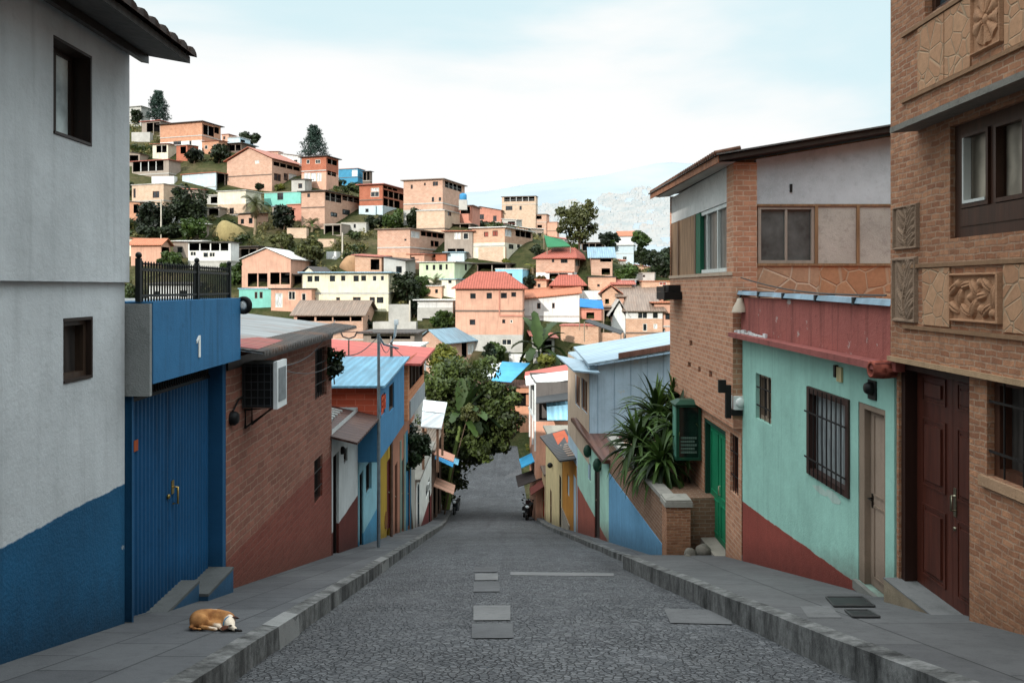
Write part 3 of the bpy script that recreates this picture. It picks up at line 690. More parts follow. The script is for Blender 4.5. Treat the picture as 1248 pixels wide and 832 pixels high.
for s0, s1, z, d in ((.08, 1.75, -3.69, .04), (1.754, 2.71, -3.86, .15)):
    mb = MB(); fbox(mb, fg, s0, s1, -5, z, -.24, d); st = mb.build('step', STEPB, t); mb = MB(); fbox(mb, fg, s0-.004, s1+.004, z, z+.035, -.19, d+.006); mb.build('step_top', concrete((.095, .1, .1), .6), st)
# railing on the terrace
mb = MB(); fr = fg.off(.06); zt = .2
fbox(mb, fr, 0, 2.82, zt-.03, zt, -.015, .015); fbox(mb, fr, 0, 2.82, -.1, -.075, -.015, .015)
for i in range(40):
    s = .04 + 2.74*i/39; mb.tube([fr.pt(s, -.15), fr.pt(s, zt+.03)], .010, 6); mb.lathe(fr.pt(s, zt+.03), [(.01, 0), (.017, .015), (0, .05)], 6)
for i in range(14): s = .0 - .2*i; q = fr.pt(.02, 0, s); mb.tube([V((q.x, q.y, -.15)), V((q.x, q.y, zt+.03))], .010, 5)
rl = mb.build('railing', metal('10140f', .5, .4, .1), t)
mb = MB()
for s in (.02, 1.62, 2.8):
    fbox(mb, fr, s-.025, s+.025, -.15, zt+.1, -.025, .025); mb.ball(fr.pt(s, zt+.13), .035, 8, 6)
    rlp = mb.build('railing_post', metal('10140f', .5, .4, .1), rl); mb = MB()
mb = MB(); fbox(mb, fg, .05, 1.9, -.148, .06, -1.5, -1.4); mb.build('terrace_wall', paint('d9dbd8', .4), t)
# tyre leaning on the far end of the terrace
c = P(297, 372, 11.1); mb = MB(); ax = V((-.3, -1, 0))
mb.lathe(c, [(.07, -.03), (.105, -.035), (.125, -.02), (.125, .02), (.105, .035), (.07, .03), (.07, -.03)], 28, ax); ty = mb.build('spare_tyre', plain('0e0e0e', .8), label='small black tyre with a white hub hung on the far end of the blue parapet', cat='tyre')
mb = MB(); mb.lathe(c, [(0, .02), (.04, .024), (.072, .012), (.072, -.02), (.04, -.024), (0, -.02)], 20, ax); mb.build('hub', paint('e4e4e0', .2), ty)

# ------------------------------------------------------------------ LEFT: brick house with tin roof
TH = math.asin(-.02)
BST = brick('9a6455', '744a3f', 'a08070', .36, .115, .014, 1.0, .06, .6, '722f28', -3.8, .4)
h = House((XL(11.06), 11.06), TH, 6, 7.1, -1.0, -8, 'long brick house with corrugated tin roof and dark red lower wall', m=1, wall=BST)
S = h.side
w1 = S.rect(384, 426, 398, 489); w2 = S.rect(383, 562, 393, 616)
h.hs = [(*w1, .16), (*w2, .16)]; h.walls()
for wv in (w1, w2): window(h.e, S, *wv, dep=.16, fm=wood('231814'), pm=glass('0d0f10'), mull=2, fw=.06, bars=6)
mb = MB(); q = lambda y, k, dz=0: V((XL(y) + .5 - k, y, -.93 + .125*k + dz))
mb.hexa([q(11.1, 5.5), q(11.1, 0), q(18.45, 0), q(18.45, 5.5)], [q(11.1, 5.5, .012), q(11.1, 0, .012), q(18.45, 0, .012), q(18.45, 5.5, .012)])
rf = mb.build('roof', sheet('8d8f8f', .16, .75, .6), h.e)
mb = MB(); n = 70                             # wavy cut edge of the sheets along the eave
pts = []
for i in range(n*6 + 1):
    y = 11.1 + 7.35*i/(n*6); dz = .022*math.sin(i/6*2*math.pi); pts += [q(y, -.02, dz - .02), q(y, -.02, dz + .03), q(y, .5, dz + .03)]
mb.add(pts, [(3*i, 3*i+1, 3*i+4, 3*i+3) for i in range(n*6)] + [(3*i+1, 3*i+2, 3*i+5, 3*i+4) for i in range(n*6)]); mb.build('sheet_edge', sheet('4c4744', .16, .8), rf)
mb = MB(); mb.hexa([q(11.2, .9, .02), q(11.2, .1, .02), q(12.9, .2, .02), q(12.9, .6, .02)], [q(11.2, .9, .05), q(11.2, .1, .05), q(12.9, .2, .05), q(12.9, .6, .05)]); mb.build('loose_sheet', sheet('8a3630', .2, .4), rf)
mb = MB(); fbox(mb, S, .0, 7.1, -1.16, -1.002, .004, .03); mb.build('fascia', wood('241d19'), rf)
# low plinth ribbing on the red part
# air conditioner on the wall
fa = S; s0 = 11.75 - 11.06; p0 = fa.pt(s0, -1.78)
t = thing('air_conditioner', p0, 'boxy window air conditioner with white front sticking out of the left brick wall', 'air conditioner')
mb = MB(); fbox(mb, fa, s0, s0+.52, -1.78, -1.12, .003, .46); mb.build('casing', metal('5b5d5c', .6, .4, .3), t)
mb = MB(); fbox(mb, fa, s0-.004, s0+.53, -1.8, -1.1, .462, .52); mb.build('front_panel', paint('dfe2e2', .25, .5), t)
mb = MB(); fbox(mb, fa, s0+.06, s0+.46, -1.7, -1.2, .521, .528); mb.build('front_grille', plain('73797c', .5), t)
mb = MB(); fbox(mb, fa, s0-.02, s0-.005, -1.76, -1.14, .03, .45)
gp = mb.build('side_grille', plain('0c0d0e', .7), t); mb = MB()
for i in range(5): d = .05 + .38*i/4; fbox(mb, fa, s0-.032, s0-.021, -1.76, -1.14, d-.006, d+.006)
for i in range(6): z = -1.74 + .58*i/5; fbox(mb, fa, s0-.04, s0-.033, z-.006, z+.006, .03, .45)
mb.build('grille_bars', metal('4b4e50', .5), gp)
for a in (.1, .42): mb = MB(); mb.tube([fa.pt(s0+a, -2.1, .02), fa.pt(s0+a, -1.82, .02), fa.pt(s0+a, -1.8, .4), fa.pt(s0+a, -2.08, .03)], .018, 6); mb.build('bracket', plain('171514', .7), t)
mb = MB(); s, z = S.pix(279, 506); s = .2; mb.lathe(S.pt(s, -1.85, .003), [(0, .1), (.07, .1), (.1, .06), (.1, 0)], 16, V((1,0,0))); mb.tube([S.pt(s, -1.75, .03), S.pt(s+.25, -1.62, .03), S.pt(s+.5, -1.6, .03)], .014, 6)
mb.build('wall_lamp', metal('161719', .6), label='round black lamp with a cable on the brick wall beside the garage jamb', cat='wall lamp')
# service wire and the plant hanging at the far end of the brick house
mb = MB(); a, b = S.pt(.95, -1.2, .5), S.pt(7.0, -.75, .1); pts = [a.lerp(b, i/12) - V((0,0,.25*math.sin(math.pi*i/12))) for i in range(13)]; mb.tube(pts, .008, 5)
a, b = S.pt(.95, -1.25, .5), S.pt(7.05, -1.75, .05); pts = [a.lerp(b, i/12) - V((0,0,.12*math.sin(math.pi*i/12))) for i in range(13)]; mb.tube(pts, .007, 5)
mb.build('wire', plain('55585a', .6), label='thin grey wires slung along the brick wall from the air conditioner', cat='wire')
c = P(405, 441, 17.9); t = thing('hanging_plant', c - V((0,0,.6)), 'small dark plant hanging at the far corner of the long brick house', 'plant')
rg = random.Random(3)
leafcloud('leaves', leafmat('10190b', '33441c'), t, crown_clumps(c, .3, .3, .55, 14, rg, .4), .075, .4, 2, 40)
mb = MB(); mb.tube([c + V((-.3, -.1, .1)), c, c + V((.05, 0, -.5))], .015, 5); mb.build('stem', bark(), t)

# ------------------------------------------------------------------ RIGHT: brick house with carvings
RB = brick('c08a68', '8a573f', 'b5967e', .175, .064, .01, 1.0, .06, .7, None, 0, .5)
fu = Face((4.42, 9.3), (0, -1), (-1, 0), 9); fl = Face((4.52, 9.36), (0, -1), (-1, 0), 9)
t = thing('brick_house', (6.5, 6, -3.4), 'brown brick house with carved panels, a thin canopy and tall panelled double door', 'house')
ZB = -.82
wu = fu.rect(1158, 160, 1258, 293); wu = (wu[0], wu[1], .49, 1.62); wt = fu.rect(1127, 0, 1167, 21); wt = (wt[0], wt[1], wt[2], 4.0)
dr = (9.36 - 9.31, 9.36 - 7.87, -3.42, -.86); wlw = (9.36 - 7.58, 9.36 - 6.3, -1.79, -.84)
mb = MB(); wallmesh(mb, fu, ZB, 4.6, 4.6, [(*wu, .16), (*wt, .14)]); mb.poly(fu.pt(0, ZB), fu.pt(9, ZB), fu.pt(9, ZB, -.5), fu.pt(0, ZB, -.5)); mb.poly(fu.pt(0, ZB), fu.pt(0, 4.6), fu.pt(0, 4.6, -6), fu.pt(0, ZB, -6)); mb.build('upper_wall', RB, t)
mb = MB(); wallmesh(mb, fl, -6, ZB, ZB, [(dr[0], dr[1], -6.2, dr[3], .22), (*wlw, .2)]); mb.poly(fl.pt(0, -6), fl.pt(0, ZB), fl.pt(0, ZB, -6), fl.pt(0, -6, -6)); mb.build('lower_wall', RB, t)
BW = wood('3d2418', 16, .45); CW = paint('8d8177', .2)
# string course and bands
mb = MB(); fbox(mb, fu, -.03, 9, ZB - .035, ZB + .02, -.2, .03); mb.build('string_course', paint('a88a6c', .5, .9, .5), t)
w = window(t, fu, *wu, dep=.16, fm=BW, pm=curtain('b8ab9a', .2), mull=2, fw=.11, out=.08)
ff = fu.off(-.05)
for k in range(2):
    mb = MB()
    L = (wu[1] - wu[0] - .2)/2; a = wu[0] + .14 + k*(L); b = a + L - .09
    for (x0, x1, y0, y1) in ((a, a+.035, .78, 1.5), (b-.035, b, .78, 1.5), (a+.035, b-.035, .78, .82), (a+.035, b-.035, 1.47, 1.5)): fbox(mb, ff, x0, x1, y0, y1, -.05, .02)
    mb.build('casement', BW, w); mb = MB()
for r in ((wu[0]+.176, wu[0]+.2, .822, 1.468), (wu[0]+.2, wu[0]+.14 + L - .127, .822, .85)): fbox(mb, ff, *r, -.045, .03)
mb.build('white_bead', paint('c9c9c4', .4), w)
mb = MB(); fbox(mb, ff, wu[0]+.115, wu[1]-.115, .6, .772, -.07, .01); mb.build('lower_panel', BW, w)
window(t, fu, *wt, dep=.14, fm=BW, pm=glass('30383d'), mull=2, fw=.07)
w = window(t, fl, *wlw, dep=.2, fm=wood('4a2c1e'), pm=curtain('4b4642', .1), mull=1, fw=.08, bars=4, hb=(.25, .75), out=.1, sill=None)
mb = MB(); fbox(mb, fl, wlw[0]-.08, wlw[1]+.05, wlw[2]-.1, wlw[2]-.004, -.15, .04); mb.build('sill', paint('a58468', .5, .9, .6), w)
# canopy over the upper window
mb = MB(); mb.hexa([fu.pt(.62, 1.7, 0), fu.pt(5, 1.72, 0), fu.pt(5, 1.68, .34), fu.pt(.7, 1.66, .34)], [fu.pt(.62, 1.8, 0), fu.pt(5, 1.82, 0), fu.pt(5, 1.74, .34), fu.pt(.7, 1.72, .34)]); mb.build('canopy', concrete('77736c', .8, None, .6), t)
# carved and stone panels
def relief(name, s0, s1, z0, z1, fn, mat, nx=44, ny=44, amp=.035, fc=fu):
    mb = MB(); pts = []
    for j in range(ny + 1):
        for i in range(nx + 1):
            u, v = i/nx, j/ny; edge = min(u, v, 1-u, 1-v); fr = 1.0 if edge < .055 else 0
            d = .0 if edge <= 0 else .012 + amp*max(fr*.8, (fn(u*2-1, v*2-1) if edge >= .055 else 0)); pts.append(fc.pt(s0 + (s1-s0)*u, z0 + (z1-z0)*v, d))
    mb.add(pts, [(j*(nx+1)+i, j*(nx+1)+i+1, (j+1)*(nx+1)+i+1, (j+1)*(nx+1)+i) for j in range(ny) for i in range(nx)]); return mb.build(name, mat, t)
def flower(x, y):
    r = math.hypot(x, y); a = math.atan2(y, x)
    return max(0, 1 - (r/.22)**2) if r < .2 else (abs(math.cos(4.5*a + .4))**.7)*(1 if r < .82 else 0)*(1 - .35*r)
def ell(x, y, cx, cy, a, L, W):            # one carved leaf with a midrib
    dx, dy = x - cx, y - cy; u, v = dx*math.cos(a) + dy*math.sin(a), -dx*math.sin(a) + dy*math.cos(a); q = (u/L)**2 + (v/W)**2
    return (1 - q)**.5*(.55 + .45*min(1, abs(v)/W*3)) if q < 1 else 0
SCL = [(-1.45, .35, .6, .45, .2), (-1.5, -.4, -.5, .45, .2), (-.95, .0, 1.3, .4, .18), (-.55, .5, .2, .4, .17), (-.6, -.5, 2.6, .42, .18), (0, -.45, 1.2, .4, .2), (.05, .4, -.9, .42, .2), (.55, .05, .2, .35, .18), (.95, .5, 2.5, .42, .19), (.95, -.5, .6, .42, .2), (1.45, .05, 1.5, .5, .22)]
def scroll(x, y):
    return max([ell(x*1.85, y, *k) for k in SCL] + [max(0, 1 - ((x*1.85 - a)**2 + (y - b)**2)/.05) for a, b in ((-1.15, .55), (-.2, 0), (.55, -.45), (1.35, -.6), (.5, .6))])
def leafy(x, y): return max([.6 if abs(x - .12*math.sin(4*y)) < .05 else 0] + [ell(abs(x) if i % 3 else x, y, .38, -.8 + i*.28, .8 + .2*math.sin(i*5), .42, .16) for i in range(7)])
CP = paint('a97f61', .45, .92, .6); CP2 = paint('8d7562', .5, .92, .7)
fs = lambda a, b: (9.3 - (4.42*F/(a - CX)), 9.3 - (4.42*F/(b - CX)))
relief('carved_panel', *fs(1186, 1224), 2.2, 2.78, flower, CP)['label'] = 'square panel carved with a flower'
relief('carved_panel', *fs(1160, 1223), -.34, .14, scroll, CP, 80, 44, .05)['label'] = 'wide panel carved with scrolls under the window'
relief('carved_panel', *fs(1091, 1121), .42, .92, leafy, CP2)['label'] = 'upper weathered panel at the house corner'
relief('carved_panel', *fs(1090, 1119), -.4, .34, leafy, CP2)['label'] = 'lower taller weathered panel at the house corner'
CZ = crazy('ba9070', 'ab7d5f', 'a58a70', 5.5)
for a, b, z0, z1 in ((1126, 1159, -.4, .2), (1224.5, 1330, -.4, .2), (1120, 1152, 2.12, 2.8), (1153, 1184, 2.12, 2.8), (1226, 1330, 2.12, 2.8)):
    mb = MB(); s0, s1 = fs(a, b); fbox(mb, fu, s0, s1, z0, z1, .002, .018); mb.build('stone_panel', CZ, t)
mb = MB()
for z in (2.09, 2.83, .23, -.44): fbox(mb, fu, .34 if z < 1 else .3, 8, z - .02, z + .02, .002, .032)
mb.build('trim_strip', paint('8a6a50', .5, .9, .5), t)
# double door
fdd = fl.off(-.22); DW = wood('4c251b', 14, .42); FRM = wood('2c1710', 14, .5)
mb = MB(); a, b, z0, z1 = dr; z0 += .003
fbox(mb, fdd, a+.004, a+.09, z0, z1-.004, .0, .19); fbox(mb, fdd, b-.06, b-.004, z0, z1-.004, .0, .19); fbox(mb, fdd, a+.09, b-.06, z1-.09, z1-.004, .0, .19); mb.build('door_frame', FRM, t)
mid = a + .09 + (b - a - .15)*.58
for d0, d1 in ((a+.092, mid-.003), (mid+.003, b-.062)):
    mb = MB(); fbox(mb, fdd, d0, d1, z0+.01, z1-.093, .01, .05); o = mb.build('door', DW, t); mb = MB(); W = d1 - d0
    for f0, f1 in ((.06, .4), (.46, .78), (.83, .965)):
        y0, y1 = z0 + (z1-z0)*f0, z0 + (z1-z0)*f1 - .05; x0, x1 = d0 + W*.17, d1 - W*.17
        for k, dd in ((0, .064), (.03, .056), (.075, .075)):
            if k == .075: fbox(mb, fdd, x0+k, x1-k, y0+k, y1-k, .051, dd)
            else:
                for r in ((x0+k, x0+k+.024, y0+k, y1-k), (x1-k-.024, x1-k, y0+k, y1-k), (x0+k+.024, x1-k-.024, y0+k, y0+k+.024), (x0+k+.024, x1-k-.024, y1-k-.024, y1-k)): fbox(mb, fdd, *r, .051, dd)
    mb.build('door_panel', DW, o)
    if d0 > mid - .01:
        mb = MB(); x = d0 + .05; fbox(mb, fdd, x-.025, x+.025, -2.42, -2.12, .051, .06); mb.tube([fdd.pt(x, -2.2, .06), fdd.pt(x, -2.2, .1), fdd.pt(x, -2.36, .1), fdd.pt(x, -2.36, .06)], .012, 8); mb.lathe(fdd.pt(x, -2.55, .051), [(0, .02), (.022, .02), (.022, 0)], 10, V((-1,0,0))); mb.build('handle', metal('8d8672', .35, .9, .15), o)
mb = MB(); fbox(mb, fl, a-.03, b+.03, -5, -3.42, -.3, .16); st = mb.build('step', paint('a4937c', .6, .9, .5), t)
mb = MB(); fbox(mb, fl, a-.034, b+.034, -3.416, -3.4, -.215, .165); mb.build('step_top', concrete((.15, .15, .148), .6), st)

# ------------------------------------------------------------------ RIGHT: turquoise house
TQ = paint2('97c2b4', '8a4238', -3.84, .3, .3, .85, .9, -.06)
h = House((4.52, 9.42), 0, 6, 6.2, -.95, -8, 'turquoise single storey house with slanting dark red base and barred window', name='turquoise_house', m=-1, wall=TQ)
S = h.side; wa = S.rect(921, 454, 940, 509); wb = S.rect(985, 470, 1036, 576); wd = S.rect(1046, 489, 1079, 706)
S0 = S.pix(1064, 473); h.hs = [(*wa, .16), (*wb, .1), (wd[0], wd[1], wd[2], wd[3], .14)]; h.walls()
TR = wood('8f7a68', 16, .7)
window(h.e, S, *wa, dep=.16, fm=TR, pm=glass('23272a'), mull=2, fw=.06, bars=3, out=.06); window(h.e, S, *wb, dep=.1, fm=wood('3b2620'), pm=curtain('8f9596', .16), mull=1, fw=.09, bars=8, out=.1, hb=(.2, .72))
mb = MB(); fq = S.off(-.14); a, b, z0, z1 = wd; e = .004
fbox(mb, fq, a+e, a+.05, z0+e, z1-e, 0, .13); fbox(mb, fq, b-.16, b-e, z0+e, z1-e, 0, .13); fbox(mb, fq, a+.05, b-.16, z1-.07, z1-e, 0, .13); fr = mb.build('door_frame', paint('8d7a6a', .4), h.e)
mb = MB(); x0, x1 = a+.053, b-.163; fbox(mb, fq, x0, x1, z0+.01, z1-.073, .01, .05); dd = mb.build('door', paint('9b8676', .4, .7), h.e); mb = MB()
for f0, f1 in ((.05, .45), (.5, .95)):
    y0, y1 = z0 + (z1-z0)*f0, z0 + (z1-z0)*f1
    for r in ((x0+.1, x0+.125, y0, y1), (x1-.125, x1-.1, y0, y1), (x0+.125, x1-.125, y0, y0+.025), (x0+.125, x1-.125, y1-.025, y1)): fbox(mb, fq, *r, .0505, .062)
mb.build('door_panel', paint('8b7767', .4, .7), dd)
mb = MB(); x = x1 - .06; z = z0 + 1.12; fbox(mb, fq, x-.025, x+.025, z-.12, z+.06, .051, .058); mb.tube([fq.pt(x, z, .055), fq.pt(x, z, .11), fq.pt(x-.1, z, .11)], .012, 8); mb.build('handle', metal('2b2723', .4, .8), dd)
mb = MB(); fbox(mb, S, a-.06, b+.04, z0-.12, z0-.004, -.13, .06); mb.build('doorstep', concrete('6f6e69', .6), h.e)
# ledge, parapet and capping
fp = S.off(.03); mb = MB(); fbox(mb, fp, -.1, 6.25, -.97, -.885, -.3, .24); led = mb.build('ledge', paint('8d504a', .7, .85, .6), h.e)
mb = MB(); mb.lathe(fp.pt(-.02, -.97, -.02), [(.1, 0), (.11, .14), (.1, .28), (.07, .28), (.07, 0)], 14, V((-1,0,0))); mb.build('ridge_tile', tiles('8f4a3c'), led)
mb = MB(); rg = random.Random(8); s = 4.4
while s < 6.2: L = rg.uniform(.12, .3); fbox(mb, fp, s, s+L-.02, -.883, -.86 + rg.uniform(0, .05), .06, .09 + rg.uniform(0, .05)); s += L
mb.build('broken_tiles', paint('c9cccb', .6), led)
PAR = paint('9a5850', .95, .85, .7, 1.0, .4); mb = MB(); fbox(mb, fp, -.06, 6.2, -.884, -.2, -.2, 0); pr = mb.build('parapet', PAR, h.e)
mb = MB(); fbox(mb, fp, -.2, -.064, -.98, -.22, -.22, .05); mb.build('parapet_end', paint('8a4a42', .6), pr)
mb = MB(); mb.hexa([fp.pt(-.1, -.22, -.2), fp.pt(6.25, -.14, -.2), fp.pt(6.25, -.14, .07), fp.pt(-.1, -.22, .07)], [fp.pt(-.1, -.15, -.17), fp.pt(6.25, -.07, -.17), fp.pt(6.25, -.07, .04), fp.pt(-.1, -.15, .04)])
cp = mb.build('parapet_cap', sheet('7f98a8', 3.0, .25, .45, .2), h.e); mb = MB()
for s in (.9, 2.2, 3.6, 4.9): mb = MB(); fbox(mb, fp, s-.03, s+.03, -.24 + s*.0128, -.14 + s*.0128, -.21, .08); mb.build('cap_clip', metal('34383b', .6), cp)
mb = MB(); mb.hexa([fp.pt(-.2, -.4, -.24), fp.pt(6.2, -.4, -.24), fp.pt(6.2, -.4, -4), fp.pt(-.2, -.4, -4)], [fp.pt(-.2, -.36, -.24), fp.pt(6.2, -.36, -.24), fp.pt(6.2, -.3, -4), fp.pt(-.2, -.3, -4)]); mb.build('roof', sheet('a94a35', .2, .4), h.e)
# lamps and fittings
p = P(905, 372, 15.45); mb = MB(); mb.lathe(p + V((-.05,0,-.13)), [(.16, 0), (.13, .1), (.07, .2), (.05, .26), (0, .28)], 16); lp = mb.build('wall_lamp', paint('b7a896', .4, .6), label='bell shaped cream lamp at the far end of the red parapet', cat='wall lamp', loc=p)
mb = MB(); mb.tube([p + V((-.05,0,.14)), p + V((.0,0,.28)), p + V((.3,-.05,.26)), p + V((.33, -.1, -.3))], .02, 6); mb.build('lamp_arm', metal('2a2624', .6), lp)
mb = MB(); mb.ball(p + V((-.05,0,-.1)), .06, 10, 6); mb.build('bulb', paint('e6e0d2', .1, .3), lp)
q = S.off(.0).pt(S0[0], S0[1]); mb = MB(); mb.lathe(q, [(0, .1), (.06, .1), (.085, .05), (.085, .002)], 14, V((-1,0,0))); wl_ = mb.build('dark_hole', plain('0d0d0d', .5), label='round dark hole above the pale door of the turquoise house', cat='wall light'); mb = MB(); fbox(mb, S, S0[0]-.11, S0[0]+.11, S0[1]-.14, S0[1]+.1, .002, .02); mb.build('back_plate', plain('1b1b1b'), wl_)  # raised black disc and plate drawn in place of a dark hole
s, z = S.pix(1024, 456); mb = MB(); fbox(mb, S, s-.1, s+.06, z-.1, z+.1, .002, .03); bo = mb.build('junction_box', paint('c4b489', .6), label='broken yellowish electric box high on the turquoise wall', cat='electric box'); mb = MB(); fbox(mb, S, s+.062, s+.12, z-.05, z+.12, .004, .05); mb.build('box_socket', plain('1a1714'), bo)
for a, z0_, z1_, ang in ((1000, 590, 604, 0), (1015, 597, 612, .1)):
    s, z = S.pix(a, z0_); mb = MB(); rg = random.Random(a); pts = [S.pt(s + .3*math.cos(k*.7854)*rg.uniform(.6, 1.2), z - .09 + .075*math.sin(k*.7854)*rg.uniform(.5, 1.3), .004) for k in range(8)]; mb.poly(*pts); mb.build('bare_plaster', paint('a9bdb3', .8), h.e)
for zo, ss in ((.3, .03),):
    mb = MB(); a, b = P(903, 354, 15.55) + V((0,0,.25)), P(1080, 372, 9.6) + V((0,0,.12)); pts = [a.lerp(b, i/14) - V((0,0,.1*math.sin(math.pi*i/14))) for i in range(15)]; mb.tube(pts, .012, 5); mb.build('wire', plain('3a3836', .6), label='dark service wire stretched above the red parapet', cat='wire')

# ------------------------------------------------------------------ RIGHT: corner house of brick and concrete with mono-pitch roof
OB = brick('c99273', 'a9745a', 'c8ae97', .26, .1, .011, .7, .04, .45, None, 0, .3)
t = thing('corner_house', (6.5, 18.5, -6), 'brick and concrete corner house with slanted tin roof and green door', 'house')
Y0 = 15.68; fs_ = Face((4.36, Y0), (0, 1), (-1, 0), 6.3); ff = Face((4.36, Y0), (1, 0), (0, -1), 3.6); fl = Face((4.52, Y0), (0, 1), (-1, 0), 6.1)
ws = (1.0, 3.3, .32, 1.74)
holes = [fs_.rect(838, 440, 842, 447), fs_.rect(851, 446, 854, 453), fs_.rect(864, 451, 868, 459), fs_.rect(840, 414, 844, 421)]
mb = MB(); wallmesh(mb, fs_, -2.78, .3, .3, [(*k, .12) for k in holes]); mb.poly(fs_.pt(0, -2.78), fs_.pt(6.3, -2.78), fs_.pt(6.3, -2.78, -.4), fs_.pt(0, -2.78, -.4)); mb.build('upper_wall', OB, t)
for k in holes: mb = MB(); mb.poly(fs_.pt(k[0], k[2], -.1), fs_.pt(k[1], k[2], -.1), fs_.pt(k[1], k[3], -.1), fs_.pt(k[0], k[3], -.1)); mb.build('vent_hole', VOID_SHADE(), t)
mb = MB(); fbox(mb, fs_, -.01, .5, .3, 2.45, -.46, .0); fbox(mb, ff, -.02, .46, -2.6, .3, .0, .02); mb.build('corner_pillar', OB, t)
mb = MB(); fbox(mb, ff, .462, 3.6, 1.62, 2.5, -.2, -.05); mb.hexa([ff.pt(.462, 2.5, -.2), ff.pt(3.6, 2.5, -.2), ff.pt(3.6, 2.5, -.05), ff.pt(.462, 2.5, -.05)], [ff.pt(.462, 2.5, -.2), ff.pt(3.6, 3.05, -.2), ff.pt(3.6, 3.05, -.05), ff.pt(.462, 2.52, -.05)]); mb.build('concrete_wall', concrete('b9bec1', .45), t)
wf = (.5, 1.62, .47, 1.6)
window(t, ff.off(-.05), *wf, dep=.08, fm=paint('9b8f83', .5), pm=glass('4a4d4c', .2), mull=2, fw=.06, out=.04)
mb = MB()
for a, b in ((1.68, 2.44), (2.5, 3.6)): fbox(mb, ff, a, b, .47, 1.6, -.2, -.06)
mb.build('render_panel', concrete('aca59b', .7, None, .6), t)
mb = MB()
for a in (1.62, 2.44): fbox(mb, ff, a, a+.06, .47, 1.6, -.2, -.03)
fbox(mb, ff, .462, 3.6, 1.6, 1.64, -.2, -.03); fbox(mb, ff, .462, 3.6, .42, .47, -.2, -.02); mb.build('wood_trim', wood('8a6a4c'), t)
mb = MB(); fbox(mb, ff, .462, 1.7, -.6, .42, -.2, -.05); mb.build('stone_band', crazy('b59478', 'a98266', 'b8a28c', 2.2), t)
mb = MB(); fbox(mb, ff, 1.702, 3.6, -.6, .42, -.2, -.05); mb.build('stone_band', crazy('b98c6a', 'a67555', 'ab8e74', 2.6), t)
# street side upper storey
mb = MB(); fbox(mb, fs_, .5, 6.3, 1.75, 2.46, -.3, -.04); mb.build('concrete_wall', concrete('c3c2bf', .5), t)
GW = paint('1f5c45', .4, .6)
mb = MB(); fbox(mb, fs_, 3.5, 6.25, .3, 1.75, -.3, -.05); pn = mb.build('wood_panel', wood('8d6f55', 8, .8), t)
for a in (3.35, 5.3, 6.24): mb = MB(); fbox(mb, fs_, a, a+.14 if a < 6 else a+.06, .3, 1.75, -.28, -.02); mb.build('panel_batten', wood('6d5240'), pn)
wn_ = window(t, fs_.off(-.04), .55, 3.33, .32, 1.74, dep=.1, fm=paint('c9ccc8', .4), pm=curtain('77736f', .3), mull=3, fw=.08, out=.05)
mb = MB(); fbox(mb, fs_, 2.9, 3.34, .33, 1.73, -.12, -.03); mb.build('green_shutter', GW, wn_)
mb = MB(); fbox(mb, fs_, .0, 6.32, .24, .31, -.25, .03); mb.build('sill_course', paint('b09a86', .5), t)
# roof
mb = MB(); zr = lambda x: 2.44 + .17*(x - 4.0)
mb.hexa([V((4.0, 15.35, zr(4))), V((8.2, 15.35, zr(8.2))), V((8.2, 22.6, zr(8.2))), V((3.95, 22.6, zr(4) + .1))], [V((4.0, 15.35, zr(4) + .09)), V((8.2, 15.35, zr(8.2) + .09)), V((8.2, 22.6, zr(8.2) + .09)), V((3.95, 22.6, zr(4) + .19))])
rf = mb.build('roof', paint('3a302a', .6), t)
mb = MB(); mb.hexa([V((3.93, 15.3, zr(4) + .1)), V((8.2, 15.3, zr(8.2) + .1)), V((8.2, 22.7, zr(8.2) + .1)), V((3.88, 22.7, zr(4) + .2))], [V((3.93, 15.3, zr(4) + .13)), V((8.2, 15.3, zr(8.2) + .13)), V((8.2, 22.7, zr(8.2) + .13)), V((3.88, 22.7, zr(4) + .23))]); mb.build('roof_sheet', sheet('5d5a57', .18, .6), rf)
mb = MB(); mb.hexa([V((3.97, 15.36, zr(4) - .04)), V((3.995, 15.36, zr(4) - .04)), V((3.945, 22.6, zr(4) + .06)), V((3.92, 22.6, zr(4) + .06))], [V((3.97, 15.36, zr(4) + .098)), V((3.995, 15.36, zr(4) + .098)), V((3.945, 22.6, zr(4) + .198)), V((3.92, 22.6, zr(4) + .198))]); mb.build('fascia', wood('8b5a3e', 8, .7), rf)
mb = MB(); n = 40
for i in range(n): y = 15.35 + 7.3*i/n; mb.tube([V((3.9, y, zr(4) + .14 + .1*(y-15.35)/7.3)), V((4.4, y, zr(4) + .24 + .1*(y-15.35)/7.3))], .05, 6)
mb.build('roof_tiles', tiles('6a4a3a'), rf)
mb = MB(); mb.poly(V((4.06, 15.5, zr(4) - .005)), V((4.36, 15.5, 2.44)), V((4.36, 22, 2.5)), V((4.06, 22.5, zr(4) + .09))); mb.build('soffit', paint('a9a59d', .4), rf)
mb = MB(); mb.poly(ff.pt(0, 2.44, -.3), ff.pt(3.6, 2.44, -.3), ff.pt(3.6, 3.1, -.3), ff.pt(0, 2.5, -.3)); mb.build('back_wall', OB, t); mb = MB(); mb.poly(fs_.pt(6.3, -6, 0), fs_.pt(6.3, 2.5, 0), fs_.pt(6.3, 2.5, -4), fs_.pt(6.3, -6, -4)); mb.build('back_wall', OB, t)
s, z = ff.pix(965, 229); mb = MB(); fbox(mb, ff, s-.025, s+.025, z-.08, z+.08, -.06, -.03); mb.build('wall_vent', plain('15120f'), t)
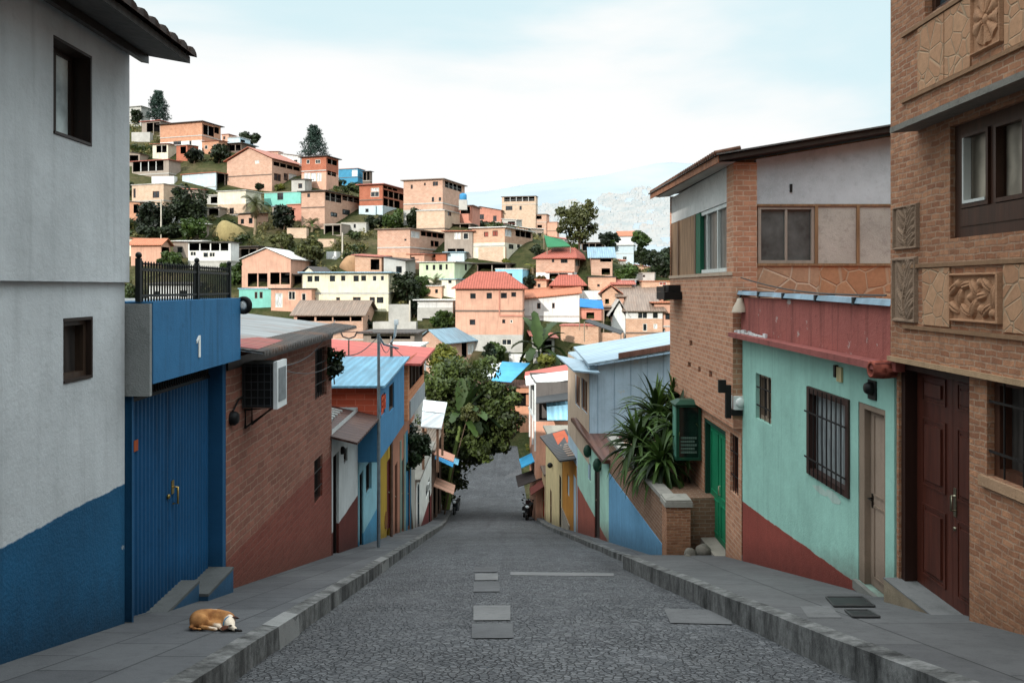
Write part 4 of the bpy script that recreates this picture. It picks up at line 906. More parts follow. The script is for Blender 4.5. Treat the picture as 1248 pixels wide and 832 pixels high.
# street side lower storey
gd = (16.85 - Y0, 18.75 - Y0, -5.72, -3.05); sw = (15.9 - Y0, 16.5 - Y0, -4.2, -3.0)
mb = MB(); wallmesh(mb, fl, -8, -2.78, -2.78, [(gd[0], gd[1], -8.2, gd[3], .18), (*sw, .14)]); mb.build('lower_wall', OB, t)
window(t, fl, *sw, dep=.14, fm=wood('5a3325'), pm=glass('1b1a19'), mull=2, fw=.06, bars=3)
fk = fl.off(-.18); GD = paint('1c7a54', .35, .5); mb = MB(); a, b, z0, z1 = gd
fbox(mb, fk, a+.004, a+.09, z0, z1-.004, 0, .16); fbox(mb, fk, b-.09, b-.004, z0, z1-.004, 0, .16); fbox(mb, fk, a+.09, b-.09, z1-.1, z1-.004, 0, .16); mb.build('door_frame', paint('123f30', .4), t)
m_ = (a + b)/2
for x0, x1 in ((a+.092, m_-.004), (m_+.004, b-.092)):
    mb = MB(); fbox(mb, fk, x0, x1, z0+.01, z1-.104, .01, .05); o = mb.build('door', GD, t); mb = MB()
    for f0, f1 in ((.05, .35), (.4, .95)):
        y0, y1 = z0 + 2.55*f0, z0 + 2.55*f1
        for r in ((x0+.1, x0+.14, y0, y1), (x1-.14, x1-.1, y0, y1), (x0+.14, x1-.14, y0, y0+.04), (x0+.14, x1-.14, y1-.04, y1)): fbox(mb, fk, *r, .0505, .07)
    mb.build('door_panel', GD, o)
mb = MB(); mb.tube([fk.pt(m_-.07, z0+1.1, .05), fk.pt(m_-.07, z0+1.1, .1), fk.pt(m_-.07, z0+1.3, .1), fk.pt(m_-.07, z0+1.3, .05)], .014, 6); mb.build('handle', metal('a49a80', .4), o)
mb = MB(); fbox(mb, fl, a-.1, b+.05, -7, z0-.004, -.2, .2); fbox(mb, fl, b+.054, b+.9, -7.5, z0-.35, -.1, .16); mb.build('doorstep', concrete('8f887e', .8, None, .8), t)
# electric service head and meter on the corner
p = P(893, 490, 15.75); t2 = thing('electric_meter', p, 'white electric meter on a black bracket at the corner of the brick house', 'electric meter')
mb = MB(); mb.box(p.x-.02, p.y-.2, p.z-.12, p.x+.22, p.y+.02, p.z+.14); mb.ball(p + V((.1, -.2, .02)), .1, 12, 8, (1, .6, 1)); mb.build('casing', paint('d5d6d2', .4, .5), t2)
mb = MB(); mb.box(p.x-.06, p.y-.16, p.z-.24, p.x+.4, p.y+.0, p.z-.13); mb.box(p.x-.16, p.y-.12, p.z-.3, p.x-.058, p.y-.02, p.z+.35); mb.box(p.x-.3, p.y-.12, p.z+.2, p.x-.158, p.y-.02, p.z+.45); mb.build('bracket', plain('14120f', .7), t2)
# green lantern box on the wall
c = V((4.2, 19.2, -3.43)); t2 = thing('green_lantern', (4.5, 19.2, -3.43), 'big dark green glazed lantern box hung on the brick wall beside the green door', 'lantern')
mb = MB(); x0, x1, y0, y1, z0, z1 = 3.92, 4.5, 18.95, 19.45, -4.05, -2.85
for xa, ya in ((x0, y0), (x1-.06, y0), (x0, y1-.06), (x1-.06, y1-.06)): mb.box(xa, ya, z0, xa+.06, ya+.06, z1)
for zz in (z0-.06, z1): mb.box(x0-.03, y0-.03, zz, x1, y1+.03, zz+.06)
mb.box(x0+.01, y0+.06, z0, x0+.03, y1-.06, z1); mb.hexa([V((x0-.06, y0-.06, z1+.062)), V((x1, y0-.06, z1+.062)), V((x1, y1+.06, z1+.062)), V((x0-.06, y1+.06, z1+.062))], [V((x0+.1, y0+.1, z1+.16)), V((x1, y0+.1, z1+.16)), V((x1, y1-.1, z1+.16)), V((x0+.1, y1-.1, z1+.16))])
mb.build('frame', paint('17402f', .4, .5), t2)
mb = MB(); mb.box(x0+.062, y0+.02, z0+.005, x1-.062, y0+.03, z1-.005); mb.build('pane', glass('121a18', .1), t2)
mb = MB()
for i in range(5): mb.box(x0+.1, y0+.008, z0+.1 + i*.085, x1-.1 - .05*(i % 2), y0+.018, z0+.15 + i*.085)
mb.build('paper_notice', curtain('5c7468', .05, .8), t2)
mb = MB(); mb.box(x0-.012, y0+.07, z0+.01, x0+.008, y1-.07, z1-.01); mb.build('side_panel', paint('5f8f7c', .4, .5), t2)
# black window box
t2 = thing('window_box', (4.2, 20.9, -.3), 'black metal balcony box jutting from the far end of the corner house', 'window box')
mb = MB(); mb.box(3.9, 20.4, -.32, 4.36, 21.5, -.12); mb.box(3.9, 20.4, -.116, 3.93, 21.5, .02); mb.build('trough', plain('0c0b0b', .6), t2)
mb = MB(); mb.box(4.05, 20.6, -.116, 4.356, 21.4, .06); mb.build('lid', plain('151414', .6), t2)

# ------------------------------------------------------------------ RIGHT: garden wall, pillar and yucca bed
gth = math.asin(.05)
GB = brick('8d6a55', '765442', '9a8877', .26, .09, .012, .7, .04, .5, '4d90bd', -5.87, .4)
t = thing('garden_wall', (3.3, 21.5, -7), 'low brick garden wall with blue painted base rising to a grey coping', 'garden wall')
fgw = Face((XR(18.2), 18.2), (-.05, 1), (-1, -.05), 7.1)
GB2 = brick('8d6a55', '765442', '9a8877', .26, .09, .012, .7, .04, .5, None, -5.87, .4)
mb = MB(); wallmesh(mb, fgw, -5.87, -4.82, -4.82); mb.poly(fgw.pt(0, -4.82), fgw.pt(7.1, -4.82), fgw.pt(7.1, -4.82, -3), fgw.pt(0, -4.82, -3)); mb.poly(fgw.pt(0, -8), fgw.pt(0, -4.82), fgw.pt(0, -4.82, -3), fgw.pt(0, -8, -3)); mb.build('wall', GB2, t)
mb = MB(); wallmesh(mb, fgw.off(.012), -10, -5.87, -5.87); mb.poly(fgw.pt(0, -5.87), fgw.pt(7.1, -5.87), fgw.pt(7.1, -5.87, .012), fgw.pt(0, -5.87, .012)); mb.build('painted_base', paint('6496b8', .45, .75), t)
mb = MB(); fbox(mb, fgw, -.02, 7.1, -4.816, -4.72, -.26, .06); mb.build('coping', concrete('8f8b84', .7), t)
mb = MB(); mb.box(3.42, 17.62, -8, 3.95, 18.15, -4.86); pl = mb.build('gate_pillar', RB, t); mb = MB(); mb.box(3.38, 17.58, -4.856, 3.99, 18.19, -4.74); mb.box(3.4, 17.6, -4.736, 3.97, 18.17, -4.7); mb.build('pillar_cap', concrete('99958d', .8), pl)
rg = random.Random(4)
for i, (dx, dy, s) in enumerate(((.1, -.3, .15), (.42, -.15, .2), (.0, -.6, .1))):
    mb = MB(); mb.ball((3.75 + dx, 17.5 + dy, zroad(17.3) + .3), s, 8, 6, (1, .8, .9 + .3*rg.random()))
    for k, v in enumerate(mb.v): v += V((noise.noise(v*5), noise.noise(v*5 + V((9,0,0))), noise.noise(v*5 + V((0,9,0)))))*s*.35
    mb.build('rubble', paint('857f75', .7, .95, .8), label=['pale broken stone at the foot of the gate pillar', 'largest pale stone between the gate pillar and green door', 'smallest pale stone lying on the pavement below the gate pillar'][i], cat='stone')
YM = leafmat('18280f', '5f7d38', .15); YD = leafmat('5b4a2a', '8f7b4a', .1)
def yucca(px, py, Y, n, L, lab, seed, spread=1.0, dead=8, base=-4.82):
    c = P(px, py, Y); rg = random.Random(seed); t = thing('yucca_plant', (c.x, c.y, base), lab, 'plant', 'yuccas behind the garden wall'); mb = MB()
    for i in range(int(n*1.7)):
        a = i*2.399 + rg.uniform(-.2, .2); up = R(rg.uniform(-35, 85)); blade(mb, c + V((0,0,rg.uniform(-.12, .12))), (math.cos(a), math.sin(a), 0), up, L*1.22*rg.uniform(.75, 1.15), .07, rg.uniform(.5, 2.2)/L, 6, .5, lambda t: (.55 + 1.1*t if t < .4 else 1)*(1 - t**2.2))
    setshade(mb.build('leaves', YM, t, uv=False), seed, 21); mb = MB()
    for i in range(dead):
        a = rg.uniform(0, 6.28); blade(mb, c + V((0,0,-.1)), (math.cos(a), math.sin(a), 0), R(rg.uniform(-60, -20)), L*.7, .03, 2.5, 5, .4)
    setshade(mb.build('dry_leaves', YD, t, uv=False), seed, 18)
    mb = MB(); mb.tube([V((c.x + rg.uniform(-.1, .1), c.y, base - .2)), c.lerp(V((c.x, c.y, base)), .5) + V((.05, 0, 0)), c], .09, 8, .06); mb.build('trunk', bark('6b5a45'), t)
for a in ((778, 545, 20.6, 62, 1.0, 'spiky yucca leaning furthest left over the brick garden wall', 1), (800, 512, 21.2, 66, 1.05, 'tall spiky yucca with upright leaves in the middle of the bed', 2), (806, 566, 19.6, 60, .85, 'low yucca drooping over the garden wall next to the gate pillar', 3),
          (828, 530, 19.9, 56, .95, 'yucca partly hidden behind the green lantern box', 4), (786, 570, 21.4, 44, .85, 'low yucca at the back of the bed above the blue paint', 5), (822, 488, 21.6, 34, .8, 'topmost yucca close to the brick wall of the corner house', 6)): yucca(*a)
# ------------------------------------------------------------------ LEFT ROW down the street
def simple_door(h, fc, s0, s1, z0, z1, mat, fm=None, dep=.1):
    mb = MB(); fk = fc.off(-dep); fm = fm or mat; e = .004
    fbox(mb, fk, s0+e, s0+.07, z0, z1-e, 0, dep*.8); fbox(mb, fk, s1-.07, s1-e, z0, z1-e, 0, dep*.8); fbox(mb, fk, s0+.07, s1-.07, z1-.07, z1-e, 0, dep*.8); mb.build('door_frame', fm, h.e)
    mb = MB(); fbox(mb, fk, s0+.073, s1-.073, z0, z1-.074, .005, .04); d = mb.build('door', mat, h.e)
    mb = MB(); mb.ball(fk.pt(s1-.16, (z0+z1)/2, .06), .03, 8, 6); mb.build('handle', metal('8a8270', .4), d); return d
gz = lambda Y: zroad(Y) + .1
# white and red entrance house with brown lean-to roof
h = House((XL(18.2), 18.2), TH, 4, 3.4, -3.25, -10, 'narrow white house with dark doorway, dark red base and brown lean-to roof', name='terraced_house', wall=paint2('b9bdbd', '5c2a24', -5.62, .35, .3, .85, .5))
S = h.side; d = S.rect(402.5, 548, 413, 672); wn1 = S.rect(419, 549, 423.5, 566)
h.hs = [(max(.12, d[0]), d[1], -9, -3.9, .5), (*wn1, .1)]; h.walls(); simple_door(h, S, max(.12, d[0]), d[1], gz(18.6), -3.9, wood('241410'), wood('1a0f0c'), .3); window(h.e, S, *wn1, dep=.1, fm=wood('33231c'))
mb = MB(); q = lambda y, k, dz=0: V((XL(y) + .62 - k, y, -3.55 + .22*k + dz)); mb.hexa([q(18.3, 3), q(17.95, 0), q(21.7, 0), q(21.7, 3)], [q(18.3, 3, .05), q(17.95, 0, .05), q(21.7, 0, .05), q(21.7, 3, .05)]); rf = mb.build('roof', sheet('45302c', .3, .3, .6), h.e)
mb = MB(); mb.hexa([q(18.35, 3, .06), q(18.25, .75, .06), q(20.5, 1.0, .06), q(21.2, 3, .06)], [q(18.35, 3, .09), q(18.25, .75, .09), q(20.5, 1.0, .09), q(21.2, 3, .09)]); sk = mb.build('skylight_sheet', sheet('6f7474', .2, .2, .4), rf); mb = MB()
for i in range(9): y = 18.35 + 2.5*i/8; mb.hexa([q(y, 2.9, .091), q(y, .9, .091), q(y+.04, .9, .091), q(y+.04, 2.9, .091)], [q(y, 2.9, .13), q(y, .9, .13), q(y+.04, .9, .13), q(y+.04, 2.9, .13)])
mb.build('glazing_bar', paint('a9adab', .5), sk)
mb = MB(); p = S.pt(1.1, -3.95, .02); mb.ball(p, .1, 8, 6); mb.build('wall_lamp', plain('131313'), h.e)
# blue house with jettied upper box
TB = paint2('86b4c0', '4687a8', -6.95, .3)
h = House((XL(21.75), 21.75), TH, 4, 4.0, -4.74, -11, 'blue house with jutting upper storey, terracotta front and blue ribbed roof', name='terraced_house', wall=TB)
S = h.side; wv = S.rect(446, 568, 453, 606); d = (.12, .75, -9.5, -5.15)
h.hs = [(*wv, .14), (*d, .2)]; h.walls(); window(h.e, S, *wv, dep=.14, fm=wood('2a2320'), pm=glass('15181b')); simple_door(h, S, d[0], d[1], gz(22), d[3], wood('1d1a1a'), None, .2)
fu_ = Face((-3.62, 21.6), (-.02, 1), (1, .02), 6.0); fr_ = Face((-3.62, 21.6), (-1, 0), (0, -1), 3.2)
mb = MB(); wallmesh(mb, fu_, -4.74, -2.72, -2.6, [(2.1, 3.3, -3.75, -2.95, .1), (.5, 1.3, -3.6, -3.0, .1)]); mb.poly(fu_.pt(0, -4.74), fu_.pt(6, -4.74), fu_.pt(6, -4.74, -.6), fu_.pt(0, -4.74, -.6)); mb.build('upper_wall', paint('4079a0', .4), h.e)
window(h.e, fu_, 2.1, 3.3, -3.75, -2.95, dep=.1, fm=wood('4a3a30')); window(h.e, fu_, .5, 1.3, -3.6, -3.0, dep=.1, fm=wood('c25b3a'), pm=curtain('b9553a', .2))
mb = MB(); wallmesh(mb, fr_, -3.62, -2.72, -2.72); mb.build('front_wall', brick('b9543c', 'a5462f', 'c0705a', .5, .16, .01, .3), h.e); mb = MB(); wallmesh(mb, fr_, -4.74, -3.62, -3.62); mb.build('lower_front_wall', paint('4079a0', .4), h.e)
mb = MB(); mb.hexa([fu_.pt(-.25, -2.7, .2), fu_.pt(6, -2.45, .2), fu_.pt(6, -2.45, -3.4), fu_.pt(-.25, -2.7, -3.4)], [fu_.pt(-.25, -2.64, .2), fu_.pt(6, -2.39, .2), fu_.pt(6, -2.39, -3.4), fu_.pt(-.25, -2.64, -3.4)]); mb.build('roof', sheet('6698b0', .22, .15, .5), h.e)
mb = MB(); s, z = fu_.pix(467.5, 490)
for k, (a, b, c, d_) in enumerate(((0, .12, 0, .5), (.12, .4, .38, .5), (.12, .35, .2, .3), (.12, .4, 0, .1), (.55, .65, 0, .5), (.65, .95, .4, .5), (.86, .96, 0, .4), (1.1, 1.2, 0, .5), (1.2, 1.45, .22, .32), (1.4, 1.5, 0, .5))): fbox(mb, fu_, s - .5 + a*.55, s - .5 + b*.55, z - .2 + c*.8, z - .2 + d_*.8, .003, .02)
mb.build('wall_lettering', paint('d0593a', .3), h.e)
# yellow and dark red front
h = House((XL(25.85), 25.85), TH, 4, 3.0, -5.3, -12, 'narrow yellow house front with dark red door below the jutting brick storey', name='terraced_house', wall=paint('a98a2f', .5))
S = h.side; h.hs = [(1.5, 2.6, -10, -6.0, .12)]; h.walls(); simple_door(h, S, 1.5, 2.6, gz(27), -6.0, paint('5a1f1d', .5), None, .12); h.flat(concrete('6b6862'), .1)
mb = MB(); s, z = S.pix(471.5, 637); mb.lathe(S.pt(1.2, -7.9, .004), [(0, .02), (.3, .02), (.3, 0)], 8, V((1,0,0)), False); mb.build('plaque', paint('7a5228', .4), h.e)
# tall house: salmon shopfront, brick jetty, red roof
h = House((XL(29), 29), TH, 6, 7.6, -4.85, -14, 'tall brick house with big red tin roof, jettied storey and parapet balcony', name='terraced_house', wall=paint('a3705a', .4))
S = h.side; h.hs = [(.5, 1.3, -12, -6.6, .12), (2.4, 3.3, -12, -6.9, .12), (4.6, 5.6, -13, -7.5, .12)]; h.walls()
for (a, b, t_, m_) in ((.5, 1.3, -6.6, '6d4a3c'), (2.4, 3.3, -6.9, '5b6b62'), (4.6, 5.6, -7.5, '25506b')): simple_door(h, S, a, b, gz(29 + a), t_, paint(m_, .4), None, .12)
for a, b, c_ in ((2.0, 3.8, '7f8f84'), (3.81, 5.9, '2f6f8c'), (5.91, 7.55, '9b9a92')):
    for (x0, x1, zt_) in ((a, 2.38 if a < 3 else (4.58 if a < 5 else b), -6.0), (3.32 if a < 3 else (5.62 if a < 5 else b), b, -6.0)):
        if x1 - x0 > .05: mb = MB(); fbox(mb, S, x0, x1, -13, zt_, .003, .03); mb.build('painted_front', paint(c_, .5), h.e)
OR = brick('c98560', 'b8754f', 'cfa586', .42, .17, .012, .5, .02, .4)
fu_ = Face((-3.78, 28.9), (-.02, 1), (1, .02), 6.5); fr_ = Face((-3.78, 28.9), (-1, 0), (0, -1), 5)
mb = MB(); wallmesh(mb, fr_, -4.85, -2.55, -2.75); mb.build('front_wall', OR, h.e); mb = MB(); wallmesh(mb, fu_, -4.85, -2.6, -2.7, [(.55, 6.3, -3.85, -2.85, 1.2)]); mb.poly(fu_.pt(0, -4.85), fu_.pt(6.5, -4.85), fu_.pt(6.5, -4.85, -.8), fu_.pt(0, -4.85, -.8)); mb.build('upper_wall', OR, h.e)
h.terrace(fu_, .55, 6.3, -3.85, -2.85, 1.2, wood('4a3a30'), None, 3); mb = MB(); fbox(mb, fu_, .5, 6.4, -4.86, -4.2, .004, .05); mb.build('balcony_apron', paint('8f969a', .5), h.e)
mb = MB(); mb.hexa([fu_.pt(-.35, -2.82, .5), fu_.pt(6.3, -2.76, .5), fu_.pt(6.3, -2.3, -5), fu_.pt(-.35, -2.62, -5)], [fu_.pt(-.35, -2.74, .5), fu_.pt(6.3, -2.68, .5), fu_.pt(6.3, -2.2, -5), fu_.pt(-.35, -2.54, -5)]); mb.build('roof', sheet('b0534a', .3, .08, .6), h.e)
# white house with red dado
h = House((XL(37.4), 37.4), TH, 4, 8.8, -9.1, -17, 'small white house with dark red dado and little window near the parked scooter', name='terraced_house', wall=paint2('cfd0cb', '6b2b2b', -11.9, .4))
S = h.side; wv = S.rect(519, 594, 524, 610); h.hs = [(*wv, .12), (.6, 1.6, -14, -9.5, .15), (7, 8, -16, -11, .15)]; h.walls(); window(h.e, S, *wv, dep=.12, fm=wood('20252a')); simple_door(h, S, .6, 1.6, gz(38.2), -9.5, paint('3d4a50', .4)); simple_door(h, S, 7, 8, gz(45), -11, paint('2a2622', .4)); h.flat(concrete('77746d'), .2)
# tin canopy on posts beyond the red roof
t = thing('tin_canopy', (-4, 41, -9.0), 'pale grey tin canopy on wooden posts standing over the white house', 'canopy')
q = [P(513, 521, 39.2), P(538, 523, 38.6), P(545, 492, 42.5), P(516, 489, 43.2)]
mb = MB(); mb.hexa(q[:], [p + V((0,0,.06)) for p in q]); mb.build('roof_sheet', sheet('c3c6c8', .5, .25, .5), t); q2 = [a.lerp(b, .55) for a, b in ((q[0], q[3]), (q[1], q[2]))]
mb = MB(); mb.hexa([q2[0] + V((0,0,.065)), q2[1] + V((0,0,.065)), q[2] + V((0,0,.065)), q[3] + V((0,0,.065))], [q2[0] + V((0,0,.09)), q2[1] + V((0,0,.09)), q[2] + V((0,0,.09)), q[3] + V((0,0,.09))]); mb.build('upper_sheet', sheet('dfe2e2', .5, .1, .5), t)
for p in (q[0].lerp(q[1], .1) + V((0, .15, 0)), q[1].lerp(q[0], .2) + V((0, .15, 0)), q[2].lerp(q[3], .2), q[3].lerp(q[2], .1)): mb = MB(); mb.tube([V((p.x, p.y, -9.0)), p], .07, 6); mb.build('post', wood('8b6a55'), t)
# small stall awnings farther down on the left
h = House((XL(46.6), 46.6), TH, 4, 8, -9.6, -18, 'dim shop house behind the tree with salmon, blue and white awnings', name='terraced_house', wall=paint('6b5a50', .5)); h.hs = [(1, 3, -16, -12, .5), (4.5, 6.5, -17, -12, .5)]; h.walls(); S = h.side
for a, b in ((1, 3), (4.5, 6.5)): h.terrace(S, a, b, gz(47 + a), -12, .8)
h.flat(sheet('6d6258'), .2)
for a, b, z, dr_, c_ in ((0, 1.9, -9.75, 1.25, 'c08a74'), (2.0, 3.6, -10.5, 1.1, '2f8fc4'), (3.7, 5.3, -10.75, 1.35, '7fc0dc'), (1, 3.2, -11.9, 1.2, 'cfa088')):
    mb = MB(); mb.hexa([S.pt(a, z, .01), S.pt(b, z, .01), S.pt(b, z - .5, dr_), S.pt(a, z - .5, dr_)], [S.pt(a, z + .05, .01), S.pt(b, z + .05, .01), S.pt(b, z - .46, dr_), S.pt(a, z - .46, dr_)]); mb.build('awning', sheet(c_, .3, .1), h.e)
# steel poles between the roofs
def pole(name, px, ytop, Y, zb, r, mat, lab, arms=()):
    p = P(px, ytop, Y); t = thing(name, (p.x, p.y, zb), lab, 'pole'); mb = MB(); mb.tube([V((p.x, p.y, zb)), p], r, 8, r*.8); mb.build('post', mat, t)
    for a, dz in arms: mb = MB(); mb.tube([p + V((-a, 0, dz)), p + V((a, 0, dz))], r*.55, 6); mb.build('crossarm', mat, t)
    return t, p
GP = metal('8d9aa2', .4, .7, .15)
t, p = pole('utility_pole', 461.5, 407, 21.3, -7.0, .05, GP, 'nearer tall grey steel pole in front of the terracotta house front'); mb = MB(); mb.tube([p + V((0,0,-.05)), p + V((.12, .1, -.28)), p + V((.45, .5, -.42))], .03, 6); mb.build('bracket_arm', GP, t)
t, p = pole('street_lamp', 477, 417, 27.5, -9.0, .06, metal('7a6258', .5, .6, .4), 'farther rusty lamp post beside the orange brick jetty'); mb = MB(); mb.tube([p, p + V((.12, 0, .22)), p + V((.16, 0, .65))], .05, 6); mb.box(p.x+.1, p.y-.06, p.z+.6, p.x+.24, p.y+.06, p.z+.78); mb.build('lamp_arm', metal('c6cdd0', .4, .5), t)
t, p = pole('aerial_mast', 425, 414, 30, -4, .035, metal('5a4a44', .6, .4), 'thin rusty mast with a basket of aerials above the blue ribbed roof', ((.9, .3),)); mb = MB()
for k in range(5): a = math.pi*k/4; mb.tube([p + V((.32*math.cos(a), 0, .32 - .28*math.sin(a))), p + V((.32*math.cos(a + .78), 0, .32 - .28*math.sin(a + .78)))], .03, 5)
mb.build('aerial', plain('2a2523'), t)

def wire(a, b, sag, lab, r=.012):
    mb = MB(); pts = [V(a).lerp(V(b), i/14) - V((0, 0, sag*math.sin(math.pi*i/14))) for i in range(15)]; mb.tube(pts, r, 5); mb.build('wire', plain('2e2f30', .6), label=lab, cat='wire')
wire(P(461.5, 409, 21.3), P(405, 430, 18.1), .25, 'black wire from the nearer grey pole to the long brick house'); wire(P(461.5, 411, 21.3), P(477, 419, 27.5), .35, 'black wire between the grey pole and the rusty pole'); wire(P(477, 420, 27.5), P(520, 432, 35), .4, 'black wire from the rusty pole to the red tin roof')
# ------------------------------------------------------------------ RIGHT ROW
# pale blue house with mint wing
MINT = paint2('a3c9b8', '9a5446', -8.15, .3)
h = House((XR(25.3), 25.3), gth, 3, 7.6, -5.55, -12, 'mint green wing with red base, dark door and hanging lamps below the pale blue house', name='terraced_house', m=-1, wall=MINT)
S = h.side; d = S.rect(731, 572, 724.5, 652); wv = S.rect(720, 566, 716.5, 588); h.hs = [(d[0], d[1], -11, d[3], .15), (*wv, .1)]; h.walls(); simple_door(h, S, d[0], d[1], gz(28), d[3], wood('2a1c17')); window(h.e, S, *wv, dep=.1, fm=wood('6e3a2a'))
h.flat(sheet('5a3a30', .25), .25)
for a in (1.6, 3.9): mb = MB(); mb.ball(S.pt(a, -6.0, .12), .16, 8, 6, (1, 1, 1.5)); mb.build('wall_lamp', plain('1c3a2c'), h.e)
h = House((2.88, 29.6), gth, 6, 6.6, -2.95, -12, 'big pale blue metal clad house with layered pale sheet roof', name='terraced_house', m=-1, dz=(0, .95, .95, 0), bands=[(-12, paint('a8bdcb', .4, .8, .3, 1, .25))])
S = h.side; F_ = h.front; ws = [S.rect(707, 460, 701.5, 498), S.rect(716, 465, 709, 505)]; h.hs = [(*k, .12) for k in ws]; h.walls()
mb = MB(); wallmesh(mb, S.off(.012), -6.6, -3.0, -3.0, [(*k, .01) for k in ws]); mb.build('cream_front', paint('b59f8b', .4), h.e)
for k in ws: window(h.e, S.off(.012), *k, dep=.13, fm=wood('7d5a48'), pm=curtain('8c8478', .3), mull=2, out=.06)
mb = MB(); c = [P(717, 446, 29.3), P(822, 428, 29.3), P(822, 405, 34.8), P(699, 425, 34.8)]; mb.hexa(c, [p + V((0,0,.09)) for p in c]); mb.build('roof', sheet('8fa3b0', .4, .15, .5), h.e)
mb = MB(); c = [P(699, 453, 29.2), P(731, 456, 29.0), P(722, 443, 31), P(678, 434, 36)]; mb.hexa(c, [p + V((0,0,.06)) for p in c]); mb.build('lower_roof', sheet('8ba0ad', .4, .15, .5), h.e)
mb = MB(); c = [P(754, 437, 29.25), P(822, 425.6, 29.25)]; mb.hexa([c[0], c[1], c[1] + V((0,.1,0)), c[0] + V((0,.1,0))], [c[0] + V((0,0,.2)), c[1] + V((0,0,.2)), c[1] + V((0,.1,.2)), c[0] + V((0,.1,.2))]); mb.build('fascia', wood('6a4a40'), h.e)
mb = MB()
for i in range(8): s = .3 + i*.62; fbox(mb, F_, s, s+.02, -6.8, -2.9 + s*.155, .004, .016)
mb.build('sheet_seams', paint('8ba2b2', .3), h.e)
# orange and cream fronts
h = House((XR(33.2), 33.2), gth, 4, 5.2, -7.45, -14, 'ochre orange house front with dark doorway and ragged black awning', name='terraced_house', m=-1, wall=paint('b57a2e', .45))
S = h.side; h.hs = [(.15, 1.0, -13, -8.0, .2), (2.5, 3.2, -9.4, -8.5, .08)]; h.walls(); simple_door(h, S, .15, 1.0, gz(33.5), -8.0, wood('2b1b16')); window(h.e, S, 2.5, 3.2, -9.4, -8.5, dep=.08, fm=wood('6b3a1c'))
mb = MB(); fbox(mb, S, 2.2, 5.2, -14, -10.6, .003, .05); mb.build('stone_dado', crazy('8d8478', '7a7064', '9a9288', 2), h.e)
q = [P(682, 563, 33.3), P(713, 559, 33.3), P(690, 524, 40.5), P(658, 533, 40.5)]; mb = MB(); mb.hexa(q, [p + V((0,0,.07)) for p in q]); aw = mb.build('awning', sheet('3a3b3d', .35, .3, .6), h.e)
g = lambda a, b, dz: q[0].lerp(q[1], a).lerp(q[3].lerp(q[2], a), b) + V((0,0,dz))
mb = MB(); mb.hexa([g(.35, .5, .075), g(.85, .5, .075), g(.9, .95, .075), g(.45, .95, .075)], [g(.35, .5, .1), g(.85, .5, .1), g(.9, .95, .1), g(.45, .95, .1)]); mb.build('clay_patch', paint('b5593c', .4), aw)
mb = MB()
for i in range(6): b = .08 + i*.07; mb.hexa([g(.4, b, .075), g(.95, b, .075), g(.95, b+.035, .075), g(.4, b+.035, .075)], [g(.4, b, .11), g(.95, b, .11), g(.95, b+.035, .11), g(.4, b+.035, .11)])
mb.build('slats', paint('9a8577', .4), aw)
h = House((XR(38.6), 38.6), gth, 4, 8.5, -8.3, -16, 'pale cream house front with one dark narrow door next to the orange front', name='terraced_house', m=-1, wall=paint('c9b488', .4))
S = h.side; h.hs = [(.3, 1.2, -14, -9.3, .2), (5, 5.9, -15, -11.2, .2)]; h.walls(); simple_door(h, S, .3, 1.2, gz(39.3), -9.3, wood('2a211c')); simple_door(h, S, 5, 5.9, gz(44), -11.2, wood('5a3a28')); h.flat(concrete('8b857a'), .15)
mb = MB(); mb.ball(S.pt(4.4, -9.6, .15), .15, 8, 6); mb.build('wall_lamp', plain('151515'), h.e)
# salmon house with stacked roofs
h = House((1.5, 49.6), gth, 4.5, 5.5, -5.9, -17, 'tall salmon house with stacked sheet roofs, a white framed upper floor and pale blue awning', name='terraced_house', m=-1, bands=[(-8.35, paint('5f5a57', .4)), (-17, paint('c8947c', .4))])
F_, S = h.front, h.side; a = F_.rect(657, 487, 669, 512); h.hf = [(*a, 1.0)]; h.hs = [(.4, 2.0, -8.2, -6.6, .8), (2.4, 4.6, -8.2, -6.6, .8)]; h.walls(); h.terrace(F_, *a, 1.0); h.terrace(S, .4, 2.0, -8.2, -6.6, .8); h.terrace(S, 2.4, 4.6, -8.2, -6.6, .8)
mb = MB()
for s in (.02, 2.1, 4.75): fbox(mb, S, s, s+.18, -10.2, -6.0, .004, .1)
fbox(mb, S, .0, 5.2, -8.36, -8.2, .004, .12); mb.build('white_frame', paint('cfd2d0', .4), h.e)
def sheetq(name, h_, pts, mat, t_=.06):
    q = [P(*k) for k in pts]; mb = MB(); mb.hexa(q, [p + V((0,0,t_)) for p in q]); return mb.build(name, mat, h_)
sheetq('awning', h.e, [(667, 512, 48.4), (692, 512, 48.4), (692, 485, 50), (666, 486, 50)], sheet('8fc0d8', .3, .1))
sheetq('lower_roof', h.e, [(653, 492, 48.6), (694, 487, 48.6), (694, 463, 52), (655, 468, 52)], paint('3f4143', .4))
sheetq('white_roof', h.e, [(641, 470, 50.4), (696, 463, 50.4), (696, 452, 55), (640, 459, 55)], sheet('dcdcda', .5, .1)); sheetq('red_roof', h.e, [(639, 461, 55.1), (696, 454, 55.1), (696, 444, 58), (640, 454, 58)], sheet('b55a4e', .3, .1))
